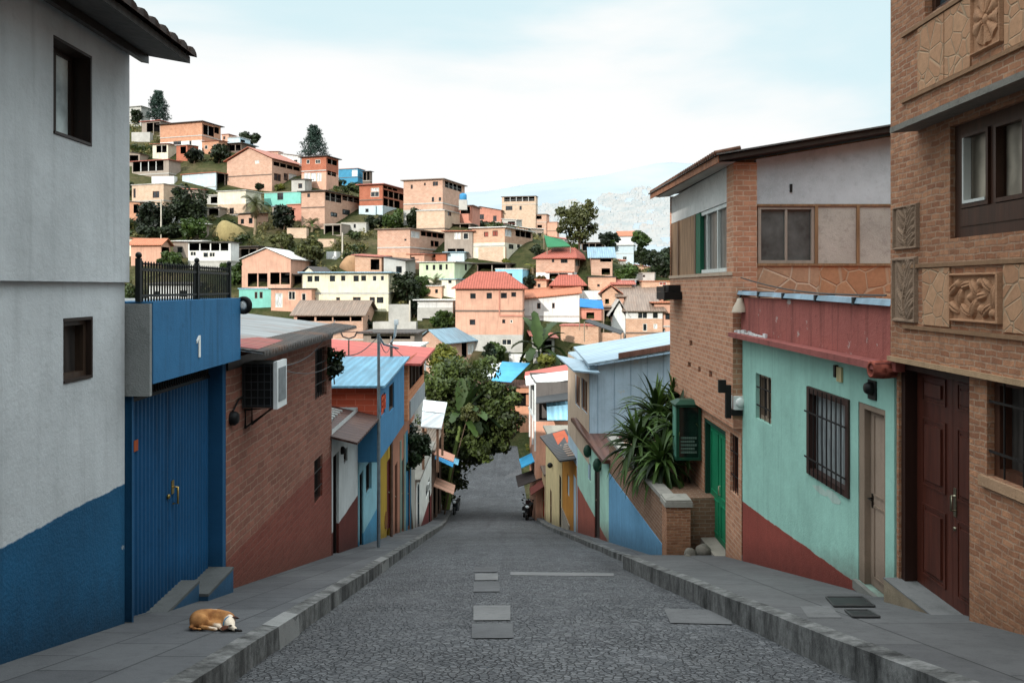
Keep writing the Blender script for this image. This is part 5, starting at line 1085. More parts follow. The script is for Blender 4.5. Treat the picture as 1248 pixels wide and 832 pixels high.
# low house with the blue and dark awnings by the motorbikes
h = House((XR(47.3), 47.3), gth, 3, 9, -11.2, -19, 'low house with blue door, red door and a stack of small blue and brown awnings', name='terraced_house', m=-1, wall=paint('b89a78', .5))
S = h.side; h.hs = [(.8, 1.9, -16, -12.1, .15), (3.4, 4.6, -16.5, -12.9, .15)]; h.walls(); simple_door(h, S, .8, 1.9, gz(48.5), -12.1, paint('9c3f2a', .4)); simple_door(h, S, 3.4, 4.6, gz(51.5), -12.9, paint('2c86b4', .4)); h.flat(sheet('6e6258'), .1)
mb = MB(); fbox(mb, S, 4.8, 6.6, -18, -11.3, .004, .05); mb.build('painted_front', paint('3f9cc8', .4), h.e)
for a, b, z, dr_, c_, dd in ((3.6, 6.2, -11.0, 1.2, '3f9fce', .55), (2.2, 5.0, -11.9, 1.5, '332c2b', .5), (.6, 2.2, -12.0, .8, '5a2c26', .5)):
    mb = MB(); mb.hexa([S.pt(a, z, .03), S.pt(b, z, .03), S.pt(b, z - dd, dr_), S.pt(a, z - dd, dr_)], [S.pt(a, z + .05, .03), S.pt(b, z + .05, .03), S.pt(b, z - dd + .05, dr_), S.pt(a, z - dd + .05, dr_)]); mb.build('awning', paint(c_, .3), h.e)
# house with tarpaulin roofs closing the street
h = House((2.3, 84.5), 0, 6.6, 6, -10.6, -20, 'salmon house with blue and white tarpaulin roofs closing the far end of the street', name='tarpaulin_house', m=1, wall=paint('c08a6e', .4))
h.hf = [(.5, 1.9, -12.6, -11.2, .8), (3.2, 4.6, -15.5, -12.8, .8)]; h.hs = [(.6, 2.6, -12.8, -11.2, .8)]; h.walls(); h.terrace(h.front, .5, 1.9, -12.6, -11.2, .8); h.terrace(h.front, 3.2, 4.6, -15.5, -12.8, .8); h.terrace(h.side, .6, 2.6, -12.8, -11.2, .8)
sheetq('white_tarpaulin', h.e, [(584, 459, 83.4), (600, 464, 82.6), (613, 442, 89), (590, 444, 89)], paint('d9dcde', .3)); sheetq('blue_tarpaulin', h.e, [(599, 464, 82.4), (623, 466, 82.4), (646, 443, 88), (612, 441, 88)], paint('4d96be', .3))
h.flat(sheet('7d5a50', .3), .2)
mb = MB(); k = .71 - .039*87; mb.hexa([V((k-4, 87.5, -18)), V((k+6, 88.5, -18)), V((k+6, 89, -18)), V((k-4, 88, -18))], [V((k-4, 87.5, -14.6)), V((k+6, 88.5, -14.6)), V((k+6, 89, -14.6)), V((k-4, 88, -14.6))]); mb.build('retaining_wall', concrete('8d8577', .6), label='pale retaining wall across the top of the far road', cat='wall')

# ------------------------------------------------------------------ motorbikes
def bike(loc, rz, lab, col, scooter=True, s=1.0):
    t = thing('motorbike', loc, lab, 'motorbike', 'motorbikes parked at the kerb'); t.rotation_euler = (0, 0, rz)
    L = V(loc)
    def b(mb, name, mat, par=None): return mb.build(name, mat, par or t)
    # built about the thing's base, +y forwards
    W = lambda x, y, z: L + V((x, y, z))
    for y, r in ((.62, .29), (-.62, .29)):
        mb = MB(); mb.lathe(W(0, y, .29), [(.2, -.04), (.27, -.055), (.29, -.02), (.29, .02), (.27, .055), (.2, .04), (.2, -.04)], 20, V((1,0,0))); wl_ = b(mb, 'wheel', plain('0c0c0d', .8)); mb = MB(); mb.lathe(W(0, y, .29), [(.0, -.05), (.05, -.05), (.06, -.015), (.2, -.02), (.2, .02), (.06, .015), (.05, .05), (0, .05)], 16, V((1,0,0))); b(mb, 'rim', metal('6d7072', .35, .8), wl_)
    mb = MB(); mb.hexa([W(-.13, -.75, .38), W(.13, -.75, .38), W(.14, .05, .28), W(-.14, .05, .28)], [W(-.12, -.95, .72), W(.12, -.95, .72), W(.13, .1, .66), W(-.13, .1, .66)]); mb.box(L.x-.14, L.y+.02, L.z+.25, L.x+.14, L.y+.36, L.z+.34); mb.hexa([W(-.17, .34, .3), W(.17, .34, .3), W(.14, .46, .3), W(-.14, .46, .3)], [W(-.19, .4, .92), W(.19, .4, .92), W(.13, .52, .92), W(-.13, .52, .92)]); b(mb, 'body', plain(col, .3, .5))
    mb = MB(); mb.hexa([W(-.12, -.92, .725), W(.12, -.92, .725), W(.13, .08, .665), W(-.13, .08, .665)], [W(-.1, -.9, .83), W(.1, -.9, .83), W(.1, .04, .77), W(-.1, .04, .77)]); b(mb, 'seat', plain('121212', .7))
    mb = MB(); mb.tube([W(0, .62, .29), W(0, .42, 1.0)], .035, 8); mb.tube([W(-.36, .32, 1.08), W(-.2, .42, 1.02), W(.2, .42, 1.02), W(.36, .32, 1.08)], .02, 6); hb = b(mb, 'handlebar', metal('2a2a2c', .4, .7))
    for sx_ in (-1, 1): mb = MB(); mb.tube([W(sx_*.25, .38, 1.04), W(sx_*.32, .42, 1.26)], .01, 5); mb.ball(W(sx_*.34, .42, 1.29), .07, 8, 6, (1.1, .3, .8)); b(mb, 'mirror', plain('151617', .2), hb)
    mb = MB(); mb.ball(W(0, .55, .9), .11, 12, 8, (1.1, .6, .9)); b(mb, 'headlight', plain('dfe6ea', .1, .6))
    mb = MB(); mb.hexa([W(-.09, .35, .5), W(.09, .35, .5), W(.09, .9, .48), W(-.09, .9, .48)], [W(-.06, .4, .6), W(.06, .4, .6), W(.05, .85, .6), W(-.05, .85, .6)]); b(mb, 'mudguard', plain(col, .3, .5))
    mb = MB(); mb.box(L.x-.09, L.y-1.02, L.z+.5, L.x+.09, L.y-1.0, L.z+.62); b(mb, 'number_plate', plain('b9bdbd', .5)); return t
Yb = 55; bike((xl_road(Yb) + .33, Yb, zroad(Yb)), R(172), 'dark scooter with bright headlights facing up the street on the left kerb', '1a2024')
Yb = 50.5; bike((xr_road(Yb) - .42, Yb, zroad(Yb) + .0), R(168), 'black motorbike nearest the right kerb, standing by the red door', '141313')
Yb = 53; bike((xr_road(Yb) - .4, Yb, zroad(Yb)), R(-14), 'second black motorbike parked just behind the other on the right', '2a1416')

# ------------------------------------------------------------------ the sleeping dog
DY = 7.72; base = V((P(262, 760, DY).x, DY, zl(DY)))
mbd = bpy.data.metaballs.new('dog_shape'); mbd.resolution = .014; mbd.render_resolution = .014; mbd.threshold = .5
def el(x, y, z, r, s=(1,1,1), rz=0.0, ry=0.0):
    e = mbd.elements.new(type='ELLIPSOID'); e.co = (x, y, z); e.radius = r*1.55; e.size_x, e.size_y, e.size_z = s
    from mathutils import Euler
    e.rotation = Euler((0, ry, rz)).to_quaternion()
# curled on its side: rump to the left, back along the far side, head laid on the pavement to the right
for a in ((-.185, .03, .08, .075, (1, 1, .95)), (-.15, .075, .085, .075, (1, 1, .95)), (-.09, .105, .088, .07, (1.1, .9, 1)), (-.02, .118, .086, .068, (1.1, .85, 1)), (.05, .105, .08, .062, (1, .85, 1)), (.088, .065, .075, .056, (.95, 1, 1)),
          (-.05, .04, .04, .05, (1.5, 1.1, .75)), (.03, .035, .04, .045, (1.2, 1, .75)),
          (-.13, -.028, .068, .06, (1.25, .75, 1.0), .3), (-.18, -.01, .05, .05, (.9, 1, .9)),
          (-.055, -.068, .028, .026, (2.1, .7, .75), -.05), (.005, -.074, .024, .022, (1.6, .8, .8)), (.04, -.076, .022, .02, (1.2, .9, .8)),
          (-.185, -.075, .024, .017, (1.6, .9, .9), -.5), (-.14, -.1, .021, .015, (1.8, .9, .9), -.2), (-.09, -.108, .019, .012, (1.8, .9, .9)),
          (.05, -.025, .03, .026, (1.7, .7, .75), -.5), (.09, -.055, .024, .02, (1.6, .75, .75), -.5),
          (.098, .03, .07, .048, (1.1, .95, .95), -.5), (.128, -.005, .064, .046, (1.05, 1, .95), -.6), (.152, -.035, .055, .04, (1.1, .95, .9), -.5), (.187, -.064, .042, .026, (1.5, .85, .85), -.5), (.218, -.084, .034, .02, (1.3, .9, .85), -.5)):
    el(*a)
mo = bpy.data.objects.new('dog_shape', mbd); COL.objects.link(mo); bpy.context.view_layer.update()
dg = bpy.context.evaluated_depsgraph_get(); dme = bpy.data.meshes.new_from_object(mo.evaluated_get(dg)); bpy.data.objects.remove(mo)
dme.name = 'dog'; at = dme.attributes.new('shade', 'FLOAT', 'POINT'); vals = []
for v in dme.vertices:
    c = v.co; wv = 0
    wv = max(wv, sstep(.055, .095, c.x - .35*c.y))*(1 if c.y < .05 else 0) if True else 0     # white head, neck and chest
    if c.y < -.0 and -.03 < c.x < .06 and c.z > .03: wv = max(wv, sstep(-.03, .0, c.x)*.9)
    if c.z > .135 and -.16 < c.x < -.05 and c.y > .1: wv = max(wv, .55)
    vals.append(wv)
    c.z = max(c.z, .002)
at.data.foreach_set('value', vals); dme.polygons.foreach_set('use_smooth', [True]*len(dme.polygons))
m = NT('dog_fur'); a = m.n('ShaderNodeAttribute', attribute_name='shade').outputs['Fac']; p = m.obj; nz = m.noise(m.scl(p, (60, 30, 60)), 2, 4, .7); n2 = m.noise(p, 9, 4)
tan = m.mix(m.mapr(n2, .35, .65, 0, 1), hx('8a5a34'), hx('c58f58')); sp = m.n('ShaderNodeSeparateXYZ', {0: p}); tan = m.mix(m.mapr(sp.outputs[0], -.25, -.1, .7, 0), tan, hx('5f3a22'))
k = m.mix(m.math('ADD', a, m.math('MULTIPLY', m.math('SUBTRACT', nz, .5), .25)), tan, hx('e6d6c2')); k = m.mix(m.mapr(nz, .4, .65, 0, .25), k, hx('4a3120'))
dme.materials.clear(); dme.materials.append(m.out(k, .9, m.bump(nz, .5, .01), .15))
dog = bpy.data.objects.new('dog', dme); COL.objects.link(dog); dog.location = base; dog.rotation_euler = (math.atan(-.0), 0, 0); WL[dog.name] = base
tag(dog, 'tan and white dog curled up asleep on the left pavement', 'dog')
dog.rotation_euler = (-math.atan(.267), 0, R(-8)); dog.scale = (1.12, 1.12, 1.12)
D = lambda x, y, z: base + V((x, y, z))
mb = MB(); mb.ball(D(.236, -.095, .032), .0125, 10, 8, (1, 1, .85)); mb.build('nose', plain('0c0a0a', .35, .5), dog)
mb = MB(); c = D(.15, .0, .088); mb.add([c + V(k) for k in ((-.03, .02, .02), (.02, .025, .02), (.035, .06, .012), (.0, .085, .0), (-.03, .06, .012), (0, .045, .03))], [(0, 1, 5), (1, 2, 5), (2, 3, 5), (3, 4, 5), (4, 0, 5)], True); mb.build('ear', plain('3a1c12', .9), dog)
mb = MB(); c = D(.125, -.09, .035); mb.add([c + V(k) for k in ((-.02, .02, .02), (.035, .015, .022), (.04, -.02, .005), (.005, -.035, -.012), (-.03, -.015, .002), (.005, -.01, .022))], [(0, 1, 5), (1, 2, 5), (2, 3, 5), (3, 4, 5), (4, 0, 5)], True); mb.build('ear', plain('4a2818', .9), dog)
mb = MB(); mb.ball(D(.176, -.085, .06), .011, 8, 6, (1.6, .7, .5)); mb.build('closed_eye', plain('1c120d', .7), dog)
mb = MB(); pts = [D(.104 + .016*math.cos(q_) , .012 + .05*math.cos(q_), .066 + .047*math.sin(q_)) for q_ in (2*math.pi*i/24 for i in range(25))]; mb.tube(pts, .0055, 6); mb.build('collar', plain('3d6f8c', .6), dog)
mb = MB(); c = D(.155, .075, .085); mb.add([c + V(k) for k in ((-.05, -.03, -.01), (.0, -.03, .0), (.02, .0, .012), (.0, .03, .0), (-.04, .02, -.01), (-.01, 0, .018))], [(0, 1, 5), (1, 2, 5), (2, 3, 5), (3, 4, 5), (4, 0, 5)]) ; mb = None
mb = MB(); mb.tube([D(.14, -.01, .02), D(.19, -.03, .018), D(.245, -.045, .014)], .017, 8, .012); mb.ball(D(.25, -.046, .015), .017, 8, 6, (1.3, 1, .8)); mb.build('front_paw', plain('14110f', .8), dog)
# ------------------------------------------------------------------ THE HILLSIDE TOWN
def conv(ox, oy, s): return lambda x, y: (ox + x/s, oy + y/s)
A_, B_, C_, D_, E_ = conv(150, 90, 4.16), conv(400, 180, 4.16), conv(150, 270, 4.16), conv(580, 220, 4.16), conv(380, 330, 4.16)
PX = lambda x, y: (x, y)
def ground_hit(px, py, y0=60, y1=260):
    k, c = (px - CX)/F, (HY - py)/F; Y = y0
    while Y < y1 and terrain(k*Y, Y) < c*Y: Y += .4
    return Y
BK = dict(o=brick('c89478', 'b67f60', 'caa890', .42, .19, .02, .3, .03, .55, None, 0, .5), p=brick('c9a38d', 'b98e77', 'cdb5a5', .42, .19, .02, .3, .03, .5, None, 0, .5), r=brick('b0674e', 'a05a44', 'bb836c', .42, .19, .02, .3, .03, .55, None, 0, .5),
          l=brick('ccb39c', 'c0a288', 'd0bdaa', .42, .19, .02, .3, .03, .5, None, 0, .5), s=paint('c69a84', .55), c=paint('d2cab6', .55), w=paint('d2d2cf', .55), g=concrete('aaa8a2', .5, None, .3), G=paint('bdc9a9', .35), t=paint('77b5a8', .35), b=paint('4488a8', .35),
          B=paint('86bfd4', .3), k=paint('94887d', .6), y=paint('d6d0b6', .45), d=paint('6a5d54', .4), P=paint('b87f6d', .4), S=brick('cda78d', 'c19478', 'd0b5a0', .42, .19, .02, .3, .03, .55, None, 0, .5), W=paint('b5c4ca', .35))
RM = dict(d=sheet('5d5651', .3, .4), b=sheet('8fb2c6', .3, .1), g=sheet('b9b6b0', .3, .4), r=tiles('a25a4c', .3, .4), R=sheet('a65f52', .3, .15), o=tiles('b5755a', .3, .4), w=sheet('dad9d4', .3, .15), n=sheet('7d6c60', .3, .35), B=sheet('7b97a6', .3, .2), c=concrete('a09a90', .5), k=sheet('3f3a38', .3, .3), t=sheet('a3604a', .3, .3))
SCR = []
TG = 'houses on the hillside'
WF = [wood('4a3428'), paint('d9d4c8', .3), wood('6a4a38'), plain('2b2927')]
def HH(cv, x0, x1, x2, yt, yb, wm, label, wins=(), voids=(), roof='flat', rm='d', yaw=None, Y=None, bands=None, rise=1.2, ov=.5, hip=0, m=1, cat='house', dz=(0,0,0,0), d=None, post='k', wp=None, rail=False, nm='hill_house', dx=0.0):
    px, pt = cv(x1, yt); pb = cv(x1, yb)[1]
    if Y is None: Y = ground_hit(px, pb)
    Y += dx; k = (px - CX)/F; C = (k*Y, Y); zt, zb = (HY - pt)/F*Y, min((HY - pb)/F*Y, terrain(k*Y, Y)) - 5
    if yaw is None: yaw = 18 if px < 560 else 12
    th = R(yaw); c, s = math.cos(th), math.sin(th); K = lambda x: (cv(x, 0)[0] - CX)/F
    k0 = K(x0); w = (C[0] - k0*Y)/(m*c + k0*s); dd = d or 6.0
    if x2 is not None:
        k2 = K(x2); den = (m*s - k2*c)
        if m*den > .02: dd = min(14, max(1.5, (k2*Y - C[0])/den))
    w = max(1.2, w); h = House(C, th, w, dd, zt, zb, label, name=nm, cat=cat, m=m, group=TG, dz=dz, wall=BK[wm])
    if bands: h.bands = [((HY - cv(0, y)[1])/F*Y if y else zb, BK[q]) for y, q in bands]
    xr = [CX + F*(h.C + a)[0]/(h.C + a)[1] for a in (h.uf*w, V((0,0,0)), h.us*dd)]; SCR.append((min(xr), pt, max(xr), pt + 3.4/Y*F, Y))
    f, q = h.split(cv, x1, wins); vf, vq = h.split(cv, x1, voids)
    cl = lambda r, L: (max(.12, r[0]), min(L - .12, r[1]), max(zb + .3, r[2]), min(r[3], zt + min(dz) - .06))
    fx = lambda L_, L: [(cl(r, L), o) for r, o in L_ if cl(r, L)[1] - cl(r, L)[0] > .2 and cl(r, L)[3] - cl(r, L)[2] > .2]
    f, q, vf, vq = fx(f, w), fx(q, dd), fx(vf, w), fx(vq, dd)
    h.hf = [(*r, .1) for r, _ in f] + [(*r, 0) for r, _ in vf]; h.hs = [(*r, .1) for r, _ in q] + [(*r, 0) for r, _ in vq]
    h.walls()
    for fc, L_ in ((h.front, f), (h.side, q)):
        for i, (r, o) in enumerate(L_):
            gl = curtain('d8dcdc', .4) if 'w' in o else (curtain('a04a38', .3) if 'r' in o else (glass('23282c') if wp is None else wp)); window(h.e, fc, *r, dep=.1, fm=WF[(len(label) + i//3) % 4] if 'w' not in o else WF[1], pm=gl, mull=2 if r[1] - r[0] > .8 else 1, fw=.06, out=.05)
    for fc, L_ in ((h.front, vf), (h.side, vq)):
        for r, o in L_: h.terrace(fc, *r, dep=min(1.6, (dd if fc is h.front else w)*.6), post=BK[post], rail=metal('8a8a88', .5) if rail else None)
    zs = zt - 2.55 if len(label) % 2 else zt - 2.8
    for r in [x for L_ in (f, vf) for x, o in L_]:
        if r[2] - .15 < zs < r[3] + .15: zs = r[2] - .22
    if roof != 'none' and zs > terrain(C[0], C[1]) + .6:
        sb_ = MB(); fbox(sb_, h.front, .0, w, zs - .09, zs + .09, .004, .07); o_ = sb_.build('floor_slab', BK['g' if len(label) % 3 else 'd'], h.e)
        sb_ = MB(); fbox(sb_, h.side, -.07, dd, zs - .09, zs + .09, .004, .07)
        if not any(x[2] - .1 < zs < x[3] + .1 for L_ in (q, vq) for x, o in L_): sb_.build('floor_slab', BK['g' if len(label) % 3 else 'd'], h.e)
    if roof == 'flat': h.flat(RM[rm], ov)
    elif roof == 'none': pass
    elif roof in ('side', 'front'): h.gable(RM[rm], rise, roof, ov, BK[(bands[0][1] if bands else wm)], .1, hip=hip)
    return h
def extra(h, name, pts, mat, t=.08):       # a sheet given by picture corners at their own depths
    q = [P(*k) for k in pts]; mb = MB(); mb.hexa(q, [p + V((0,0,t)) for p in q]); return mb.build(name, mat, h.e)
# --- top of the hill, far left
HH(A_, 188, 400, 495, 243, 392, 'o', 'brick house on the hilltop, white below, with dark roofed terrace at its right end', [(255,342,295,362),(336,340,347,362)], [(406,256,460,306),(462,268,486,300)], rm='k', bands=[(335,'o'),(0,'w')], ov=.6, post='g')
HH(A_, 95, 188, None, 238, 322, 'k', 'open shelter with red roof below the hilltop pine', [], [(120,250,186,318)], rm='R', d=4, ov=.4)
HH(A_, 530, 592, 645, 322, 392, 'w', 'small white and pale turquoise house tucked beside a round dark bush', [], [(596,332,618,358)], rm='g', bands=[(0,'W')], ov=.15)
HH(A_, 528, 600, 632, 352, 408, 'd', 'dark low shed in front of the pale turquoise hilltop house', [], [(540,362,596,392)], rm='d', d=4)
HH(A_, 30, 92, None, 165, 250, 'g', 'pale ruined hut at the very top left of the hill', [], [(40,190,60,215)], rm='c', d=4)
HH(A_, 527, 755, 905, 432, 600, 'p', 'large gable ended brick house with white attic window and red roof', [(668,415,690,456,'w'),(765,503,800,540),(815,503,836,540),(840,503,880,540,'w')], [(762,444,895,464)], roof='side', rm='t', rise=2.4, bands=[(0,'p')], yaw=20, post='l')
HH(A_, 905, 1030, 1092, 418, 592, 'r', 'brick house with a band of white windows under flat dark roof', [(930,436,946,456),(975,436,1000,456),(917,502,948,546,'w'),(950,502,978,546,'w'),(981,502,1006,546,'w')], [(1036,428,1084,454),(1036,490,1080,512)], rm='k', bands=[(498,'r'),(0,'s')], ov=.5)
HH(A_, 1093, 1190, 1226, 480, 548, 'b', 'bright blue box house perched on the ridge', [(1160,488,1188,520,'w')], [], rm='t', ov=.25, d=5)
HH(A_, 1215, 1252, 1262, 495, 560, 'd', 'dark lean-to at the right of the bright blue ridge house', [], [(1219,500,1250,540)], rm='k', d=4)
HH(A_, 904, 1022, 1206, 594, 790, 'p', 'three storey brick house with dark roofed top terrace and stacked balconies', [(934,607,948,626),(1052,700,1086,722),(1112,685,1150,712)], [(1026,598,1106,640),(1112,598,1198,640)], rm='k', bands=[(592,'p'),(0,'p')], ov=.5, post='g', rail=True)
HH(A_, 716, 900, None, 598, 690, 't', 'turquoise house with blue left end below the gable ended brick house', [(782,602,812,640)], [(725,670,745,690)], rm='c', ov=.1, d=5)
HH(A_, 845, 902, None, 662, 745, 'P', 'small salmon outhouse under the turquoise house', [], [(850,690,868,738)], rm='c', ov=.1, d=3, Y=None)
HH(A_, 480, 622, 700, 592, 735, 'c', 'cream house over rough brick with one small black window', [(540,680,562,710)], [], rm='g', bands=[(658,'c'),(0,'l')], ov=.2, d=6)
HH(A_, 300, 470, 650, 500, 590, 'W', 'shed with pale curved sheeting and wide black opening', [], [(476,502,560,585),(565,505,640,585)], rm='t', ov=.25, yaw=24)
HH(A_, 45, 205, None, 558, 690, 'l', 'roughcast pale house with two small dark windows above the dense trees', [(52,582,64,630),(150,596,184,630)], [], rm='g', d=6, ov=.15)
HH(A_, 45, 232, 292, 436, 540, 'k', 'long open shelter with red lower sheet roof on the left slope', [], [(50,442,205,498)], rm='R', d=4, ov=.3, post='w')
# --- middle of the ridge
HH(B_, 158, 276, 392, 186, 345, 'r', 'red brick house with white window on the ridge next to black terraces', [(215,224,258,250),(216,205,258,222,'w')], [(280,192,350,204),(280,212,385,246),(280,254,362,292)], rm='R', bands=[(292,'r'),(0,'W')], post='p')
HH(B_, 382, 580, 692, 160, 398, 'p', 'tall three storey brick house whose upper terraces run down its right side', [(418,188,429,210),(485,178,495,193),(530,172,557,195),(525,251,537,275),(560,252,573,271)], [(592,168,676,200)], rm='n', bands=[(310,'p'),(0,'g')], ov=.4, post='g', rail=True)
HH(B_, 448, 590, 668, 318, 400, 'l', 'pale lower annex with a small dark door under the tall brick house', [(606,320,624,344)], [], rm='g', d=5, ov=.12, dx=-2.5)
HH(B_, 668, 876, None, 318, 395, 'P', 'long dusky pink house with low grey gable roof', [(726,330,741,364),(766,338,790,364),(836,345,854,374)], [], rm='n', roof='side', rise=1.4, d=7)
HH(B_, 880, 1052, 1062, 246, 352, 'l', 'tower house with a white roof terrace under a dark slab', [(900,296,934,318),(970,296,981,316)], [(892,252,1046,274)], rm='k', d=7, ov=.25, post='w', rail=True)
HH(B_, 938, 1106, None, 338, 452, 'p', 'brick house with dark sheet roof and two black openings below the tower house', [], [(986,346,1082,364),(1060,392,1084,406)], rm='k', d=6, ov=.35)
HH(B_, 1094, 1160, None, 378, 440, 's', 'small salmon house half hidden by the tall tree on the ridge', [], [], rm='o', d=5, ov=.2)
HH(B_, 250, 415, 606, 412, 620, 'p', 'broad brick house with curved red balcony and blue grey upper rooms', [(386,462,397,472),(420,420,464,455,'w'),(416,552,440,580)], [(470,420,584,446),(520,470,560,500)], rm='n', bands=[(530,'p'),(0,'S')], ov=.35, yaw=20, post='P')
HH(B_, 590, 732, 772, 424, 565, 'k', 'taupe house with two pale blue windows and brown roof', [(638,430,672,464,'w'),(684,432,711,465)], [(606,512,690,556)], rm='t', ov=.4, yaw=8)
HH(B_, 730, 895, 1036, 404, 590, 'S', 'big cream brick house with red shutters and a glazed corner gallery', [(790,427,812,452,'r'),(833,421,860,449,'r'),(897,412,930,448,'w'),(915,488,940,512),(958,488,972,508),(1004,488,1016,512),(880,552,900,570)], [(950,410,1028,448),(944,540,976,592),(990,540,1014,592)], rm='w', bands=[(480,'S'),(0,'c')], ov=.4, yaw=22, post='k')
HH(B_, 462, 640, 752, 580, 720, 'G', 'pale green house with grey side wall and pale slab roof', [(495,594,508,620),(530,594,543,620),(562,592,578,620),(595,590,606,618),(693,590,703,622)], [(590,668,650,690)], rm='g', bands=[(665,'G'),(0,'c')], ov=.3, yaw=16)
HH(B_, 754, 905, None, 588, 662, 'd', 'low black roofed shed behind the sky blue house', [], [(760,592,900,650)], rm='k', d=5)
HH(B_, 848, 985, None, 616, 720, 'B', 'sky blue cube house with one wide black window', [(877,637,934,669)], [], rm='w', ov=.06, d=6)
h = HH(B_, 645, 985, None, 716, 1040, 's', 'square salmon two storey house with red hipped roof', [(720,738,748,765),(803,735,830,765),(875,735,906,763),(928,732,953,756),(717,870,746,898),(882,870,898,890),(922,872,935,888),(880,970,930,1000)], [], rm='r', roof='front', rise=2.0, hip=.3, yaw=3, d=7, bands=[(948,'s'),(0,'g')], ov=.45)
mb = MB(); f = h.front; a0, z0 = f.pix(*B_(868, 850)); fbox(mb, f, .0, a0, z0 - .1, z0 + .08, .003, .12); a1, z1 = f.pix(*B_(868, 720)); fbox(mb, f, a0 - .06, a0 + .06, z0 + .08, z1, .003, .12); mb.build('wall_band', BK['P'], h.e)
h = HH(B_, -130, 305, 340, 634, 836, 'y', 'long cream two storey block with pale blue roof', [(-105,650,-80,680),(-70,650,-45,678),(8,648,35,678),(65,648,87,675),(128,648,155,678),(167,648,192,675),(224,648,246,677),(265,648,284,675),(-80,758,-60,790),(40,758,60,790),(125,757,165,790),(210,757,237,787),(246,757,280,787)], [], rm='b', yaw=3, ov=.5, d=8)
mb = MB(); f = h.front; a, z = f.pix(*B_(100, 740)); fbox(mb, f, .05, h.w - .05, z - .06, z + .06, .003, .06); mb.build('string_course', BK['w'], h.e)
mb = MB(); sd_ = h.side; fbox(mb, sd_, 1.0, 4.5, (HY - B_(0,730)[1])/F*h.C.y, (HY - B_(0,690)[1])/F*h.C.y, .003, .9); mb.build('balcony', BK['y'], h.e)
# --- right shoulder
HH(D_, 305, 500, 590, 395, 505, 'p', 'brick house with red hipped roof and arched white porch', [(385,398,397,415),(430,398,465,418)], [(375,466,450,500),(505,398,540,432),(548,398,584,432),(530,478,580,510)], rm='r', roof='front', rise=1.7, hip=.25, yaw=14, bands=[(465,'p'),(0,'w')], ov=.4, post='w')
HH(D_, 585, 692, None, 394, 490, 'p', 'brick house with blue grey roof and open black balconies', [], [(630,396,688,412),(637,445,680,478)], rm='B', roof='front', rise=1.6, d=7, yaw=4)
HH(D_, 690, 800, None, 330, 440, 'W', 'faint pale blue annex between the trees on the right shoulder', [(745,385,765,402)], [], rm='k', d=6, ov=.3)
HH(D_, 712, 800, 862, 282, 392, 'w', 'white hazy house with orange roof far back on the right shoulder', [], [], rm='o', roof='front', rise=2.2, d=8, dx=12)
HH(D_, 570, 710, None, 490, 560, 'S', 'small flat roofed brick house with two tiny windows', [(615,525,628,538),(683,526,694,541)], [], rm='k', d=5, ov=.12, yaw=4)
HH(D_, 390, 545, None, 534, 590, 'P', 'low house with red hipped roof behind the large white house', [(318,545,345,566)], [], rm='r', roof='front', rise=1.4, hip=.25, d=6, yaw=4)
h = HH(D_, 240, 526, None, 572, 725, 'w', 'large plain white house with two small windows and slanted orange roof', [(310,620,328,650),(386,620,400,648)], [], rm='o', d=9, yaw=3, dz=(0,-.75,.9,1.6), ov=.3)
HH(D_, 526, 648, None, 655, 720, 'P', 'low pink wall house under a bright blue tarpaulin', [], [(560,668,600,700)], rm='t', d=5, ov=.1)
HH(D_, 725, 906, None, 590, 660, 's', 'salmon house with low brown gable roof and row of dark windows', [(750,594,786,620),(796,594,836,618),(852,594,880,620)], [], rm='n', roof='front', rise=1.3, d=7, yaw=5)
HH(D_, 760, 946, None, 664, 812, 'S', 'brick house with brown hipped roof and white ledge above dark windows', [(820,666,870,700),(895,666,925,700),(846,724,868,763),(900,726,920,752,'w')], [], rm='n', roof='front', rise=1.9, hip=.2, d=7, yaw=4, bands=[(700,'w'),(0,'S')], ov=.5)
HH(D_, 692, 758, None, 690, 800, 'w', 'narrow white gable end left of the brown hipped roof', [(714,672,735,694)], [], rm='g', roof='side', rise=2.0, d=6, yaw=3)
h = HH(D_, 430, 622, 748, 738, 850, 'S', 'bare brick walled yard house with slanting black awning', [], [], rm='R', d=6, yaw=12, ov=.15)
HH(D_, 840, 1010, None, 512, 590, 'S', 'orange brick house with one red shutter near the corner house', [(930,507,966,531,'r')], [], rm='o', d=7, yaw=3, ov=.15)
HH(D_, 905, 1012, None, 620, 800, 's', 'salmon house at the right edge half hidden by the corner house', [(960,672,985,705)], [(930,750,960,790)], rm='o', d=7, yaw=3)
HH(D_, 700, 790, None, 528, 575, 'S', 'little brick house with rust red roof behind the low brown gables', [(735,540,752,552)], [], rm='R', d=5, yaw=3, roof='front', rise=.8)
HH(D_, 800, 905, None, 470, 520, 'g', 'flat grey concrete hut under the dark trees on the right', [(846,478,858,490)], [], rm='c', d=5, ov=.05)
HH(D_, 640, 725, None, 575, 640, 'S', 'orange gabled brick house right of the large white house', [], [(655,600,675,625)], rm='t', roof='side', rise=1.1, d=6, yaw=3)
